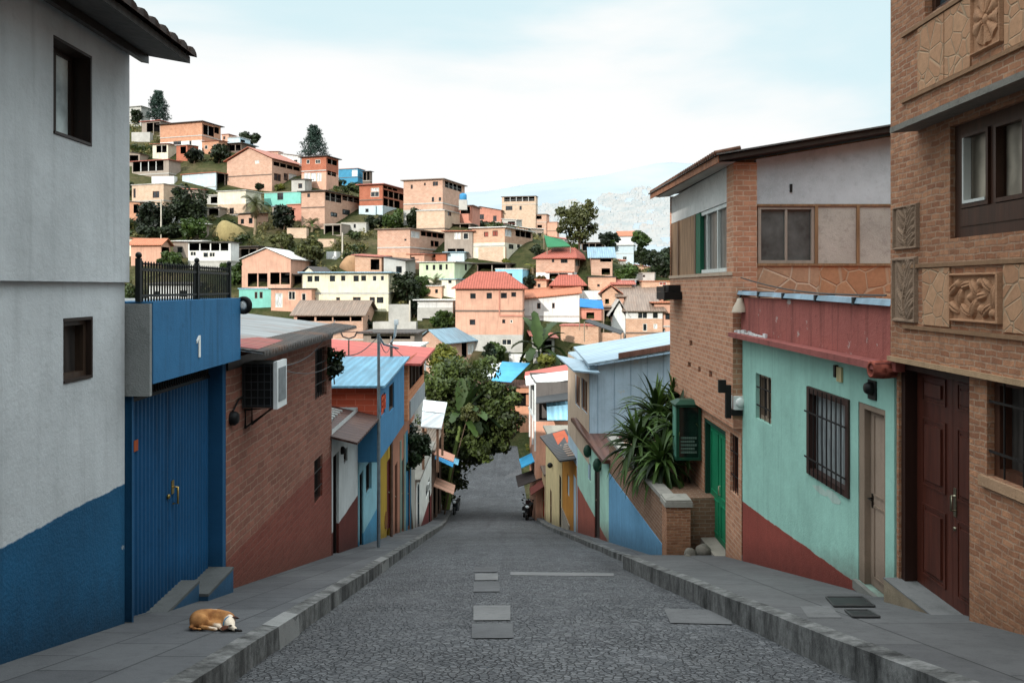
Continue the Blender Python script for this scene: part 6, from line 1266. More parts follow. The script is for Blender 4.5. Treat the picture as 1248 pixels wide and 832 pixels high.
# --- lower left, above the near roofs
HH(C_, 40, 192, 240, 122, 225, 's', 'small orange house with salmon roof and faint graffiti beyond the terrace railing', [], [(196,128,234,200)], rm='o', roof='front', rise=1.0, ov=.4, yaw=6)
HH(C_, 330, 545, 588, 106, 250, 'w', 'white house with black roof terrace and blue end wall', [(340,152,370,174),(405,156,432,182),(437,156,466,180)], [(336,110,440,148),(446,110,534,148)], rm='k', ov=.3, bands=[(150,'w'),(200,'w'),(0,'g')], yaw=8, post='w')
HH(C_, 602, 850, None, 192, 345, 's', 'salmon gabled brick house with pale roof edge and two shadowed bays', [], [(632,262,732,330),(746,258,846,318)], rm='w', roof='side', rise=1.5, yaw=4, d=8, ov=.3, post='s')
HH(C_, 588, 752, None, 342, 440, 't', 'low teal house with pair of narrow windows', [(667,356,681,390),(692,356,708,389)], [], rm='b', ov=.12, d=6, yaw=3)
HH(C_, 750, 956, 982, 342, 478, 's', 'orange cube house with three dark windows and black slab roof', [(770,362,808,435,'w'),(838,353,873,396),(905,363,927,418)], [], rm='k', ov=.25, yaw=6)
HH(C_, 866, 1216, None, 478, 640, 'p', 'long brick house with grey brown roof and open eaves', [], [(882,481,970,504),(980,481,1060,504),(1066,481,1150,504),(1156,481,1210,504)], rm='n', roof='front', rise=1.7, yaw=3, d=7, ov=.4, post='l')
HH(E_, 530, 670, 880, 372, 475, 'p', 'low brick house with pale grey sheet roof above the dark tree', [(790,368,826,425,'w')], [(760,365,785,440),(832,370,856,430)], rm='B', roof='side', rise=1.5, yaw=32, ov=.35, Y=88)
HH(E_, 535, 715, None, 150, 262, 'g', 'white sheet roofed store on a grey retaining wall', [], [(560,240,600,258)], rm='w', d=4, yaw=2, bands=[(186,'w'),(0,'g')])
HH(E_, 352, 520, None, 398, 470, 'w', 'white sheet roof house just behind the long red roof', [], [(362,402,440,418)], rm='w', d=6, yaw=2, Y=58, ov=.2)
HH(E_, 262, 520, None, 318, 420, 'k', 'low dusty house with dark eave behind the white sheet roof', [], [(300,330,500,345)], rm='k', d=5, yaw=2, Y=72)
J_, K_, L_, M_, N_, O_, Q_ = conv(155,130,7.5625), conv(155,220,7.5625), conv(300,170,6.4), conv(290,270,5.942), conv(440,200,5.945), conv(620,270,5.548), conv(440,310,5.545)
WK = dict(nm='retaining_wall', cat='wall', roof='none', d=1.2)
HH(J_, 40, 210, None, 235, 330, 'g', 'broken grey terrace wall under the hilltop shelter', yaw=4, **WK)
HH(J_, 225, 432, None, 640, 722, 'w', 'low whitewashed wall under the long open shelter', yaw=6, **WK)
HH(J_, 872, 935, None, 255, 330, 's', 'little salmon house wedged behind the hilltop bush', [(885,275,905,305)], rm='t', d=4, ov=.3)
HH(J_, 920, 1075, None, 340, 430, 'd', 'black mouthed shed sloping down beside the pale turquoise house', [], [(935,350,1060,420)], rm='B', d=4)
HH(K_, 735, 845, None, 135, 230, 'g', 'grey annex with black doorway left of the cream house', [], [(770,150,832,212)], rm='g', d=4, ov=.2)
HH(K_, 740, 850, None, 250, 345, 'k', 'dark lower cellar left of the cream house over rough brick', [], [(755,262,840,330)], rm='c', d=4, ov=.2)
HH(K_, 1030, 1205, None, 610, 740, 'd', 'black lean-to behind the salmon gabled brick house', [], [(1050,630,1190,720)], rm='k', d=5)
HH(L_, 745, 888, None, 345, 405, 'l', 'pale yellow brick room under the bright blue ridge house', [], rm='t', d=4, ov=.2)
HH(L_, 880, 1010, None, 515, 590, 'W', 'pale blue basement wall under the red brick ridge house', [(930,540,955,568)], yaw=10, **WK)
HH(L_, 742, 936, None, 652, 728, 'g', 'grey concrete balcony block below the stacked balconies', [(838,660,856,690)], rm='c', d=4, ov=.05, yaw=4)
HH(L_, 606, 742, None, 662, 752, 'k', 'dark garage opening under the three storey brick house', [], [(614,672,734,746)], rm='c', d=4, ov=.05)
HH(L_, 318, 470, None, 690, 775, 'l', 'pale rubble wall left of the small bright palm', yaw=3, **WK)
HH(L_, 525, 685, None, 775, 835, 'l', 'lower rubble wall in the grassy bank right of the small palm', yaw=3, **WK)
HH(L_, 320, 432, None, 508, 640, 'P', 'salmon brick bay with black opening left of the three storey house', [], [(335,540,386,622)], rm='t', d=4, ov=.15)
HH(L_, 205, 300, None, 520, 600, 'k', 'dim basement below the turquoise house by the palm', [], [(215,530,290,590)], rm='B', d=4, ov=.2)
HH(M_, 640, 712, None, 216, 275, 'w', 'small white slab wall standing in the grassy bank', yaw=20, **WK)
HH(M_, 466, 560, None, 378, 490, 'c', 'small cream gable at the left end of the long cream block', [], rm='k', roof='side', rise=.9, d=4, ov=.3)
HH(M_, 382, 470, None, 385, 490, 'd', 'black open shed between the salmon gable and cream block', [], [(392,395,462,480)], rm='k', d=4)
HH(Q_, 186, 332, None, 338, 455, 'g', 'mossy grey wall at the right end of the long cream block', yaw=2, **WK)
HH(Q_, 80, 372, None, 455, 560, 'g', 'pale concrete yard wall below the long cream block', yaw=2, **WK)
HH(Q_, 1000, 1112, None, 672, 740, 'w', 'short white wall under the square salmon house', yaw=3, **WK)
HH(Q_, 385, 545, None, 215, 300, 'S', 'rough brick house between the dark tree and pale green house', [(500,235,520,262)], rm='g', d=5, ov=.2)
HH(Q_, 545, 640, None, 170, 300, 'c', 'cream lower wing under the pale green house', [(590,175,612,195)], rm='B', d=5, ov=.25)
HH(N_, 345, 458, None, 655, 765, 's', 'salmon room with one black window under the curved balcony', [(360,672,390,712)], rm='t', d=4, ov=.3)
HH(N_, 455, 615, None, 648, 715, 'r', 'red brick room with dark eave under the taupe house', [], [(462,655,540,676)], rm='k', d=4, ov=.4)
HH(N_, 608, 748, None, 640, 712, 'W', 'small pale blue tin house beneath the taupe house', [], rm='B', d=4, ov=.3)
HH(N_, 800, 872, None, 548, 650, 'k', 'dark balcony between the taupe house and big cream house', [], [(808,554,866,594)], rm='k', d=4, ov=.2)
HH(N_, 850, 1045, None, 600, 725, 'l', 'pink rough stone wall under the big cream brick house', yaw=16, **WK)
HH(N_, 715, 806, None, 302, 445, 'P', 'dusky pink bay with dark archway under a grey roof', [], [(722,310,790,360)], rm='n', d=5, ov=.3)
HH(N_, 640, 792, None, 434, 480, 'd', 'low dark roofed huts above the white roofed cream house', [], [(655,440,780,472)], rm='n', d=4, ov=.3)
HH(O_, 478, 640, None, 468, 525, 'w', 'sloping white wall right of the large plain white house', yaw=3, **WK)
HH(O_, 640, 716, None, 580, 700, 'd', 'dark stall with brown awning beside the blue tarpaulin', [], [(648,600,708,690)], rm='n', d=4, ov=.5)
HH(O_, 1035, 1064, None, 590, 770, 'w', 'narrow white wall right of the brown hipped brick house', yaw=3, **WK)
HH(O_, 600, 780, None, 752, 830, 'S', 'low brick yard wall under the slanting black awning', yaw=3, **WK)
HH(O_, 490, 640, None, 142, 205, 'd', 'black open loft above the blue grey roofed house', [], [(500,150,630,196)], rm='k', d=5, ov=.4)
HH(O_, 255, 430, None, 345, 405, 'w', 'white ground floor with black bays under the red hipped house', [], [(275,350,400,390)], rm='p' if False else 'o', d=4, ov=.15)
HH(O_, 160, 255, None, 395, 470, 'S', 'little ochre brick house at the foot of the yellow palm', [(195,420,215,445)], rm='t', d=5, ov=.3)
HH(O_, 770, 860, None, 395, 450, 'W', 'tiny pale blue hut among the trees on the right', [], [(800,405,820,440)], rm='g', d=4, ov=.2)
HH(O_, 960, 1045, None, 520, 590, 's', 'salmon rear house showing between brown roof and corner house', [(985,535,1010,565)], rm='R', d=5, ov=.3)
# blue tarpaulin, green tarpaulin, roof tank
t = thing('tarpaulin', P(*D_(590, 655), 88), 'blue tarpaulin shelter on thin posts beside the large white house', 'tarpaulin'); q = [P(*D_(526, 640), 88), P(*D_(648, 652), 88), P(*D_(640, 610), 92), P(*D_(526, 600), 92)]
mb = MB(); mb.hexa(q, [p + V((0,0,.06)) for p in q]); mb.build('sheet', paint('2b6fae', .3), t); mb = MB(); L = WL[t.name]
for p in q: mb = MB(); mb.tube([V((p.x, p.y, p.z - 2.6)), p], .06, 6); mb.build('post', wood('8a7a68'), t)
t = thing('tarpaulin', P(*B_(1160, 505), 112), 'dark green tarpaulin roof under the tall tree', 'tarpaulin'); q = [P(*B_(1110, 505), 110), P(*B_(1228, 500), 110), P(*B_(1190, 470), 115), P(*B_(1094, 446), 115)]
mb = MB(); mb.hexa(q, [p + V((0,0,.08)) for p in q]); mb.build('sheet', paint('2c6a48', .35), t)
for p in q: mb = MB(); mb.tube([V((p.x, p.y, p.z - 3)), p], .07, 6); mb.build('post', wood('8a7a68'), t)
t = thing('awning', P(*D_(650, 740), 78), 'slanting black awning propped over the bare brick yard house', 'awning'); q = [P(*D_(550, 716), 80), P(*D_(735, 782), 80), P(*D_(748, 765), 83), P(*D_(575, 705), 83)]
mb = MB(); mb.hexa(q, [p + V((0,0,.08)) for p in q]); mb.build('sheet', sheet('2d3033', .3, .2), t)
for p in q[:2]: mb = MB(); mb.tube([V((p.x, p.y, p.z - 2)), p], .06, 6); mb.build('post', wood('8a7a68'), t)
p = P(*B_(684, 266), 127); mb = MB(); mb.lathe(p, [(0, 0), (.55, 0), (.58, .1), (.58, .8), (.45, 1.0), (.2, 1.05), (0, 1.05)], 16); tk = mb.build('water_tank', paint('3a7ea8', .3), label='round blue water tank beside the tall three storey brick house', cat='water tank', loc=p)
mb = MB(); mb.lathe(p + V((0,0,1.05)), [(.2, 0), (.2, .08), (0, .1)], 12); mb.build('lid', paint('2d6488', .3), tk); mb = MB(); mb.box(p.x-.65, p.y-.65, p.z-1.6, p.x+.65, p.y+.65, p.z-.004); mb.build('stand', BK['g'], tk)
def hpole(cv, x, y0, y1, lab, arm=True):
    px, pb = cv(x, y1); Y = ground_hit(px, pb); p = P(px, cv(x, y0)[1], Y); z = terrain(p.x, Y) - .3; t = thing('utility_pole', (p.x, Y, z), lab, 'utility pole'); mb = MB(); mb.tube([V((p.x, Y, z)), p], .13, 7, .09); mb.build('post', concrete('b9b2a4', .3), t)
    if arm: mb = MB(); mb.tube([p + V((-.9, 0, -.5)), p + V((.9, 0, -.5))], .06, 5); mb.build('crossarm', wood('6a5a4a'), t)
hpole(A_, 193, 636, 842, 'pale utility pole rising out of the dense trees on the left'); hpole(B_, 72, 430, 560, 'utility pole on the grassy bank below the three storey brick house'); hpole(C_, 1113, 60, 155, 'short pale pole standing in the dry grass bank', False)
hpole(E_, 497, 150, 275, 'pole at the end of the grey retaining wall by the cream block', False); hpole(B_, 385, 250, 330, 'thin pole between the red brick house and the tall three storey house', False)

# ------------------------------------------------------------------ vegetation on the hill
LM = dict(d=leafmat('0c140a', '2c3a19', .15), g=leafmat('1c2c10', '4d6327', .2), y=leafmat('3a4318', '8a8a3a', .25), c=leafmat('1b2b26', '3f5548', .1), o=leafmat('2b2f16', '5f6234', .2), D=leafmat('2f2a14', '7a6434', .2), b=leafmat('0a0f08', '22301a', .1))
TS = [0]
def tree(cv, x0, y0, x1, y1, lab, mt='g', Y=None, bx=None, base=None, n=26, per=90, nm='tree', cat='tree', r=.34, lsz=None, trunk=True, dx=0.0, group=None):
    TS[0] += 1; rg = random.Random(TS[0]*7); (a, b), (c, d) = cv(x0, y0), cv(x1, y1); cxp = (a + c)/2
    if Y is None: Y = ground_hit(cxp, base if base else d)
    SCR.append((a, b, c, b + (d - b)*.8, Y))
    Y += dx; p = P(cxp, (b + d)/2, Y); rx, rz = (c - a)/2/F*Y, (d - b)/2/F*Y; gz_ = terrain(p.x, Y)
    zb = min(gz_, p.z - rz); t = thing(nm, (p.x, Y, zb), lab, cat, group); cl = crown_clumps(p, rx, rx*.8, rz, n, rg, r)
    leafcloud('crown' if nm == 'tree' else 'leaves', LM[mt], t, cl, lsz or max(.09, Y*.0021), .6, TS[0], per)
    mb = MB(); tr = max(.06, rx*.07)
    bx = p.x if bx is None else bx
    mb.tube([V((bx, Y, zb - .3)), V((bx*.6 + p.x*.4 + rx*.06, Y, (zb + p.z)/2)), V((p.x, Y, p.z + rz*.3))], tr, 7, tr*.45)
    for k in range(5): e = cl[k*3 % len(cl)]; mb.tube([V((p.x, Y, p.z - rz*(.5 - .1*k))), V((p.x, Y, p.z - rz*.3)).lerp(V(e[:3]), .5) + V((0,0,.1*rz)), V(e[:3])], tr*.5, 5, tr*.15)
    mb.build('trunk' if nm == 'tree' else 'stem', bark(), t); return t
def conifer(cv, x0, y0, x1, y1, lab, base, Y=None, tiers=9):
    TS[0] += 1; rg = random.Random(TS[0]); (a, b), (c, d) = cv(x0, y0), cv(x1, y1); px = (a + c)/2; Y = Y or ground_hit(px, cv(0, base)[1]) - .5; top, bot = P(px, b, Y), P(px, d, Y); w = (c - a)/2/F*Y; t = thing('pine_tree', (px and top.x, Y, terrain(top.x, Y)), lab, 'tree')
    cl = []; mb = MB(); gz_ = terrain(top.x, Y) - .4; mb.tube([V((top.x, Y, gz_)), top], .28, 7, .05)
    for i in range(tiers):
        f = i/(tiers - 1); z = bot.z + (top.z - bot.z)*(.05 + .93*f); R_ = w*(1 - .72*f)*(.75 + .3*rg.random())
        for k in range(6):
            a_ = k*1.047 + i*.7 + rg.uniform(-.3, .3); L = R_*rg.uniform(.7, 1.1); e = V((top.x + L*math.cos(a_), Y + L*math.sin(a_), z + L*.12)); mb.tube([V((top.x, Y, z)), e], .06, 4, .02)
            for q in (.45, .72, .95): cl.append((top.x + L*q*math.cos(a_), Y + L*q*math.sin(a_), z + L*.12*q, .22*w*(1.15 - .4*f)))
    leafcloud('crown', LM['c'], t, cl, .3, .38, TS[0], 42, flat=.8); mb.build('trunk', bark('4a4038'), t)
conifer(A_, 105, 92, 250, 232, 'dark pine standing alone at the top of the left hill', 250); conifer(A_, 885, 268, 1050, 420, 'broad dark pine rising behind the flat roofed brick house', 440, Y=None)
def palm(cv, x, ytop, ybase, lab, n=16, L=2.6, dry=6, Y=None, mt='o'):
    TS[0] += 1; rg = random.Random(TS[0]); px, pb = cv(x, ybase); Y = Y or ground_hit(px, pb); p = P(px, cv(x, ytop)[1], Y); SCR.append((px - 14, p.z*0 + cv(x, ytop)[1] - 10, px + 14, pb, Y)); gz_ = terrain(p.x, Y) - .3; t = thing('palm_tree', (p.x, Y, gz_), lab, 'tree'); mb = MB()
    def fr(mb, d, up, L_, bend):
        # frond: rachis with leaflets
        q = p.copy(); dv = (V(d)*math.cos(up) + V((0,0,math.sin(up)))).normalized(); sd__ = V(d).cross(V((0,0,1))).normalized()
        for i in range(14):
            t_ = i/13; l = L_*.28*math.sin(math.pi*(.12 + .8*t_)); 
            for s_ in (-1, 1): e = q + sd__*s_*l + dv*l*.5 - V((0,0,l*.45)); mb.poly(q, q + dv*L_*.06, e)
            q = q + dv*L_/14; dv = (dv + V((0,0,-bend/14))).normalized()
    for i in range(n): a = i*2.399; fr(mb, (math.cos(a), math.sin(a), 0), R(rg.uniform(0, 75)), L*rg.uniform(.8, 1.1), rg.uniform(1.2, 2.4))
    setshade(mb.build('crown', LM[mt], t, uv=False), TS[0], 84); mb = MB()
    for i in range(dry): a = rg.uniform(0, 6.28); fr(mb, (math.cos(a), math.sin(a), 0), R(rg.uniform(-75, -30)), L*.8, 1)
    if dry: setshade(mb.build('dry_fronds', LM['D'], t, uv=False), 3, 84)
    mb = MB(); mb.tube([V((p.x, Y, gz_)), V((p.x + .15, Y, (gz_ + p.z)/2)), p], .26, 8, .2); mb.build('trunk', bark('8a7a64'), t); return t
palm(A_, 668, 660, 815, 'palm with dry hanging fronds below the cream house', 20, 2.9, 9); palm(A_, 955, 765, 800, 'small bright palm beside the grassy bank under the three storey house', 14, 2.0, 2, None, 'g')
palm(B_, 540, 690, 720, 'small palm at the corner of the pale green house', 14, 1.7, 3); palm(B_, 1035, 605, 640, 'short yellow palm left of the arched porch house', 12, 1.5, 3, None, 'y')
T = tree
T(A_, 60, 640, 260, 815, 'dense dark tree at the left edge of the hill thicket', 'b', n=30, per=110); T(A_, 190, 545, 450, 800, 'largest dark spreading tree in the thicket below the sheeted shed', 'd', n=44, per=120); T(A_, 250, 720, 440, 850, 'bright green tree at the foot of the dark thicket', 'g', n=24)
T(A_, 565, 296, 700, 362, 'round dark bush behind the pale turquoise house', 'd', n=18, nm='bush', cat='bush'); T(A_, 428, 345, 540, 455, 'leafy bush at the right of the hilltop brick house', 'd', n=20, nm='bush', cat='bush'); T(A_, 312, 370, 408, 455, 'black green bush below the white wall of the hilltop house', 'b', n=16, nm='bush', cat='bush')
T(A_, 36, 170, 92, 250, 'slim dark bush beside the ruined hilltop hut', 'd', n=14, nm='bush', cat='bush'); T(A_, 555, 465, 645, 505, 'low hedge like bush above the black shed opening', 'd', n=14, nm='bush', cat='bush'); T(A_, 768, 560, 828, 592, 'olive shrub on the roof edge of the turquoise house', 'y', n=10, nm='bush', cat='bush')
T(A_, 750, 655, 880, 800, 'dark bush right of the hanging frond palm', 'b', n=22, nm='bush', cat='bush'); T(A_, 670, 555, 715, 595, 'small dark bush left of the turquoise house', 'd', n=10, nm='bush', cat='bush')
T(B_, 178, 330, 300, 405, 'dark green shrub bank below the red brick ridge house', 'd', n=18, nm='bush', cat='bush'); T(B_, 270, 305, 400, 415, 'light green spreading tree left of the tall brick house', 'g', n=24); T(B_, 388, 310, 500, 405, 'darker tree at the foot of the tall brick house', 'd', n=24); T(B_, 540, 358, 605, 420, 'small olive bush under the annex door', 'g', n=12, nm='bush', cat='bush')
T(B_, 320, 615, 470, 790, 'dark tree between the cream block and pale green house', 'd', n=30); T(B_, 420, 640, 515, 760, 'round tree touching the pale green house', 'g', n=22); T(B_, 400, 730, 470, 860, 'deep shadowed bush beside the grey retaining wall', 'b', n=18, nm='bush', cat='bush')
T(B_, 885, 560, 925, 600, 'small bright shrub at the foot of the big cream brick house', 'y', n=8, nm='bush', cat='bush'); T(B_, 1030, 480, 1100, 570, 'dark shrub under the green tarpaulin', 'd', n=14, nm='bush', cat='bush'); T(B_, 990, 640, 1060, 720, 'dark bush right of the sky blue house', 'b', n=14, nm='bush', cat='bush'); T(B_, 1060, 640, 1105, 700, 'rust coloured shrub below the yellow palm', 'D', n=10, nm='bush', cat='bush')
T(D_, 395, 85, 645, 330, 'tall open crowned tree on the ridge against the hazy mountain', 'o', n=46, per=80, r=.25, base=308); T(D_, 612, 255, 735, 345, 'dark bushy tree right of the tall ridge tree', 'b', n=20); T(D_, 655, 300, 715, 345, 'small light bush beside the dark ridge bush', 'g', n=10, nm='bush', cat='bush')
T(D_, 785, 245, 885, 345, 'upright green tree near the white hazy house', 'g', n=22); T(D_, 800, 325, 925, 440, 'dark green tree in the middle of the right hand wood', 'd', n=26); T(D_, 870, 340, 1010, 490, 'broad dark tree next to the corner house', 'd', n=34); T(D_, 700, 415, 830, 520, 'leafy tree between the balconies and the grey hut', 'g', n=24); T(D_, 940, 335, 1010, 390, 'topmost dark tree of the right hand wood', 'b', n=14)
T(D_, 480, 318, 520, 360, 'small green shrub at the right of the green tarpaulin', 'g', n=8, nm='bush', cat='bush')
T(C_, 175, 150, 330, 240, 'bright bush between the orange house and white terrace house', 'g', n=22, nm='bush', cat='bush'); T(C_, 480, 180, 625, 325, 'tall leafy bush in front of the white terrace house', 'g', n=26, nm='bush', cat='bush'); T(C_, 60, 20, 330, 80, 'row of dark green growth along the foot of the thicket', 'd', n=30, nm='bush', cat='bush')
T(C_, 730, 40, 890, 170, 'grey green wispy bush on the dry bank', 'o', n=26, nm='bush', cat='bush', r=.26); T(C_, 860, 70, 1030, 235, 'second wispy grey bush further down the dry bank', 'o', n=28, nm='bush', cat='bush', r=.26); T(C_, 1200, 470, 1260, 560, 'dark bush at the end of the long brick house', 'b', n=14, nm='bush', cat='bush')
T(E_, 590, 195, 730, 290, 'green bush growing on the grey retaining wall', 'g', n=20, nm='bush', cat='bush'); T(E_, 890, 335, 985, 470, 'bright tree right of the pale grey sheet roof', 'g', n=22, Y=91); T(E_, 870, 350, 930, 470, 'dark climbing bush against the pale grey roofed house', 'b', n=14, nm='bush', cat='bush', Y=87.5); T(E_, 1040, 425, 1100, 470, 'small green bush above the blue tarpaulin', 'y', n=10, nm='bush', cat='bush', Y=92)
T(E_, 1130, 410, 1245, 495, 'light green bush at the foot of the banana plant', 'y', n=16, nm='bush', cat='bush', Y=87)
SCR += [(*B_(60, 545), *B_(205, 605), 100), (*A_(455, 745), *A_(620, 832), 125)]
# small outbuildings, sheds and extra rooms crowding the gaps between the named houses
import re as _re
short = {}
for f in FOOT:
    q = _re.split(r' (?:with|under|on|below|above|between|behind|beside|beyond|tucked|perched|half|whose|near|right|left|at|in|of|over|and|far|wedged|sloping|standing|showing|among|closing) ', f[3])[0]
    q = _re.sub(r'(,.*)$', '', q); short.setdefault(q, []).append(f)
uniq = [(k, v[0]) for k, v in short.items() if len(v) == 1 and len(k.split()) >= 3 and v[0][1] > 88]
rg = random.Random(101); used = set(); made = 0; tries = 0
KINDS_ = [('bare brick', 'p'), ('rough brick', 'o'), ('whitewashed', 'w'), ('grey block', 'g'), ('salmon painted', 's'), ('cream painted', 'c'), ('dusty brown', 'k'), ('pale brick', 'S'), ('pale blue', 'W'), ('dull red', 'r')]
ROOFS_ = [('rusty sheet roof', 't'), ('grey sheet roof', 'g'), ('dark flat roof', 'k'), ('pale sheet roof', 'w'), ('brown roof', 'n'), ('red sheet roof', 'R')]
while made < 58 and tries < 30000:
    tries += 1; X, Y = rg.uniform(-78, 27), rg.uniform(90, 166); w, d_, hgt = rg.uniform(2.4, 5.2), rg.uniform(2.5, 4.5), (rg.uniform(2.3, 3.4) if rg.random() < .72 else rg.uniform(3.8, 5.0))
    px = CX + X/Y*F
    if px > 815 or px < 165: continue
    r = math.hypot(w, d_)/2
    if any((X - f[0])**2 + (Y - f[1])**2 < ((f[2] + r)*.86)**2 for f in FOOT): continue
    fb = (px - w*.6/Y*F, HY - (terrain(X, Y) + hgt + .3)/Y*F, px + w*.6/Y*F, HY - (terrain(X, Y) - .5)/Y*F); bad = False
    for q in SCR:
        if q[4] > Y - 1:
            ox, oy = min(fb[2], q[2]) - max(fb[0], q[0]), min(fb[3], q[3]) - max(fb[1], q[1])
            if ox > 0 and oy > 0 and ox*oy > .1*(q[2] - q[0])*(q[3] - q[1]): bad = True; break
    if bad: continue
    best = None
    for k, f in uniq:
        fx, fy = CX + f[4]/f[5]*F, HY - (f[6] - 1.5)/f[5]*F; ex, ey = px - fx, HY - (terrain(X, Y) + hgt/2)/Y*F - fy; D = math.hypot(ex, ey)
        if D < 46 and (best is None or D < best[0]): best = (D, k, ex, ey)
    if best is None: continue
    D, k, ex, ey = best; rel = ('just right of' if ex > 0 else 'just left of') if abs(ex) > abs(ey)*1.3 else ('directly below' if ey > 0 else 'directly above')
    (wn_, wk), (rn, rk) = rg.choice(KINDS_), rg.choice(ROOFS_); two = hgt > 3.7; lab = f"{'two storey' if two else 'little'} {wn_} {'house' if two else 'shed'} with {rn} {rel} the {k}"
    if (rel, k) in used or len(lab.split()) > 16: continue
    used.add((rel, k)); made += 1; SCR.append((fb[0], fb[1], fb[2], fb[3], Y)); zb = terrain(X, Y) - 3; yaw = R(rg.uniform(-4, 26)); C = (X + w/2, Y - d_/2)
    h = House(C, yaw, w, d_, terrain(*C) + hgt, min(zb, terrain(*C) - 3), lab, name='hill_house', cat='house' if two else 'shed', group=TG, wall=BK[wk], dz=(0, rg.choice((0, .3, .6)), rg.choice((.3, .6)), 0.3))
    g0 = terrain(*C); vo = []; wi = []
    if rg.random() < .45: vo.append((.3, min(w - .3, rg.uniform(1.3, 3)), g0 + hgt - 1.7, g0 + hgt - .25))
    else: wi.append((.5, 1.3, g0 + hgt - 1.6, g0 + hgt - .7)); wi.append((w - 1.3, w - .6, g0 + hgt - 1.6, g0 + hgt - .8)) if w > 3.2 else None
    if two: wi.append((.6, 1.5, g0 + .5, g0 + 1.5)); wi.append((w - 1.2, w - .45, g0 + .1, g0 + 1.7))
    h.hf = [(*q, .1) for q in wi] + [(*q, 0) for q in vo]; h.walls()
    for q in wi: window(h.e, h.front, *q, dep=.1, fm=WF[made % 4], mull=1, fw=.05, out=.05)
    for q in vo: h.terrace(h.front, *q, dep=min(1.3, d_*.6), post=BK['g'])
    h.flat(RM[rk], rg.uniform(.2, .5), .08)
    if two: sb_ = MB(); fbox(sb_, h.front, 0, w, g0 + hgt - 2.5, g0 + hgt - 2.32, .004, .06); sb_.build('floor_slab', BK['g'], h.e)
# rocks on the grassy bank
for i, (x0, y0, x1, y1, lab) in enumerate(((60, 545, 205, 610, 'big brown boulder in the grassy bank above the cream block'), )):
    (a, b), (c, d) = B_(x0, y0), B_(x1, y1); Y = ground_hit((a+c)/2, d); p = P((a+c)/2, d, Y); w = (c-a)/2/F*Y; mb = MB(); mb.ball(p, w, 22, 14, (1, .7, .75))
    for v in mb.v: v += noise.noise_vector(v*.5)*w*.25
    mb.build('boulder', paint('9a7a5c', .6, .95, 1.0), label=lab, cat='boulder')
(a, b), (c, d) = A_(455, 745), A_(620, 832); Y = ground_hit((a+c)/2, d); p = P((a+c)/2, d, Y); w = (c-a)/2/F*Y; mb = MB(); mb.ball(p, w, 22, 14, (1, .7, .95))
for v in mb.v: v += noise.noise_vector(v*.45)*w*.3
mb.build('boulder', paint('8a7c55', .6, .95, 1.0), label='mossy rock outcrop left of the hanging frond palm', cat='boulder')
# loose undergrowth on the slopes
rg = random.Random(21); cl = []
while len(cl) < 4000:
    X, Y = rg.uniform(-125, 45), rg.uniform(72, 178)
    if any((X - f[0])**2 + (Y - f[1])**2 < (f[2] + .8)**2 for f in FOOT): continue
    if abs(X - (.71 - .039*Y)) < 9 and Y < 90: continue
    r = rg.uniform(.3, 1.0)*(1.5 if noise.noise(V((X*.08, Y*.08, 9))) > .1 else .8); cl.append((X, Y, terrain(X, Y) + r*.35, r))
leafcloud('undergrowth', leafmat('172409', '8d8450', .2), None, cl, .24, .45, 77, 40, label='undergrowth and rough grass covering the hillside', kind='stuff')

rg = random.Random(44); cl = []
while len(cl) < 2300:
    X, Y = rg.uniform(-125, 45), rg.uniform(74, 176); r = rg.uniform(.8, 1.9)
    if any((X - f[0])**2 + (Y - f[1])**2 < (f[2] + r)**2 for f in FOOT) or (abs(X - (.71 - .039*Y)) < 10 and Y < 90): continue
    if noise.noise(V((X*.07, Y*.07, 2))) < -.12: continue
    z = terrain(X, Y)
    for q in range(4): cl.append((X + rg.uniform(-.7, .7)*r, Y + rg.uniform(-.7, .7)*r, z + r*rg.uniform(.2, .7), r*rg.uniform(.4, .65)))
leafcloud('scrub', leafmat('0f180a', '43521f', .15), None, cl, .24, .55, 78, 60, label='dark green scrub filling the gaps between the hillside houses', kind='stuff')
# ------------------------------------------------------------------ trees along the street
# the big dark tree at the foot of the street
rg = random.Random(11); Y = 56.0; base = P(547, 620, Y); base.x -= .25
t = thing('tree', (base.x, Y, zroad(Y) + .1), 'big dark street tree spreading over the far end of the road', 'tree')
c = P(567, 502, Y); cl = crown_clumps(c, 3.3, 3.0, 4.7, 90, rg, .22) + crown_clumps(P(606, 508, Y - 1), 1.9, 2.0, 3.0, 60, rg, .26) + crown_clumps(P(588, 545, Y - 2), 1.9, 1.6, 1.2, 26, rg, .3) + crown_clumps(P(543, 583, Y), 1.5, 1.4, 1.9, 26, rg, .32) + crown_clumps(P(538, 470, Y), 1.9, 1.6, 2.4, 26, rg, .32)
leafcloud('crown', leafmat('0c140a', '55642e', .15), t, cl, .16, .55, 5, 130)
mb = MB(); mb.tube([base + V((0,0,-.3)), base + V((.15, 0, 2.5)), base + V((.4, 0, 5)), c], .3, 10, .14)
for e in (cl[3], cl[12], cl[25], cl[33], cl[60], cl[66]): mb.tube([base + V((.45, 0, 4)), V(e[:3]).lerp(base + V((.4, 0, 5)), .45), V(e[:3])], .13, 6, .04)
mb.build('trunk', bark('4a3d30'), t)
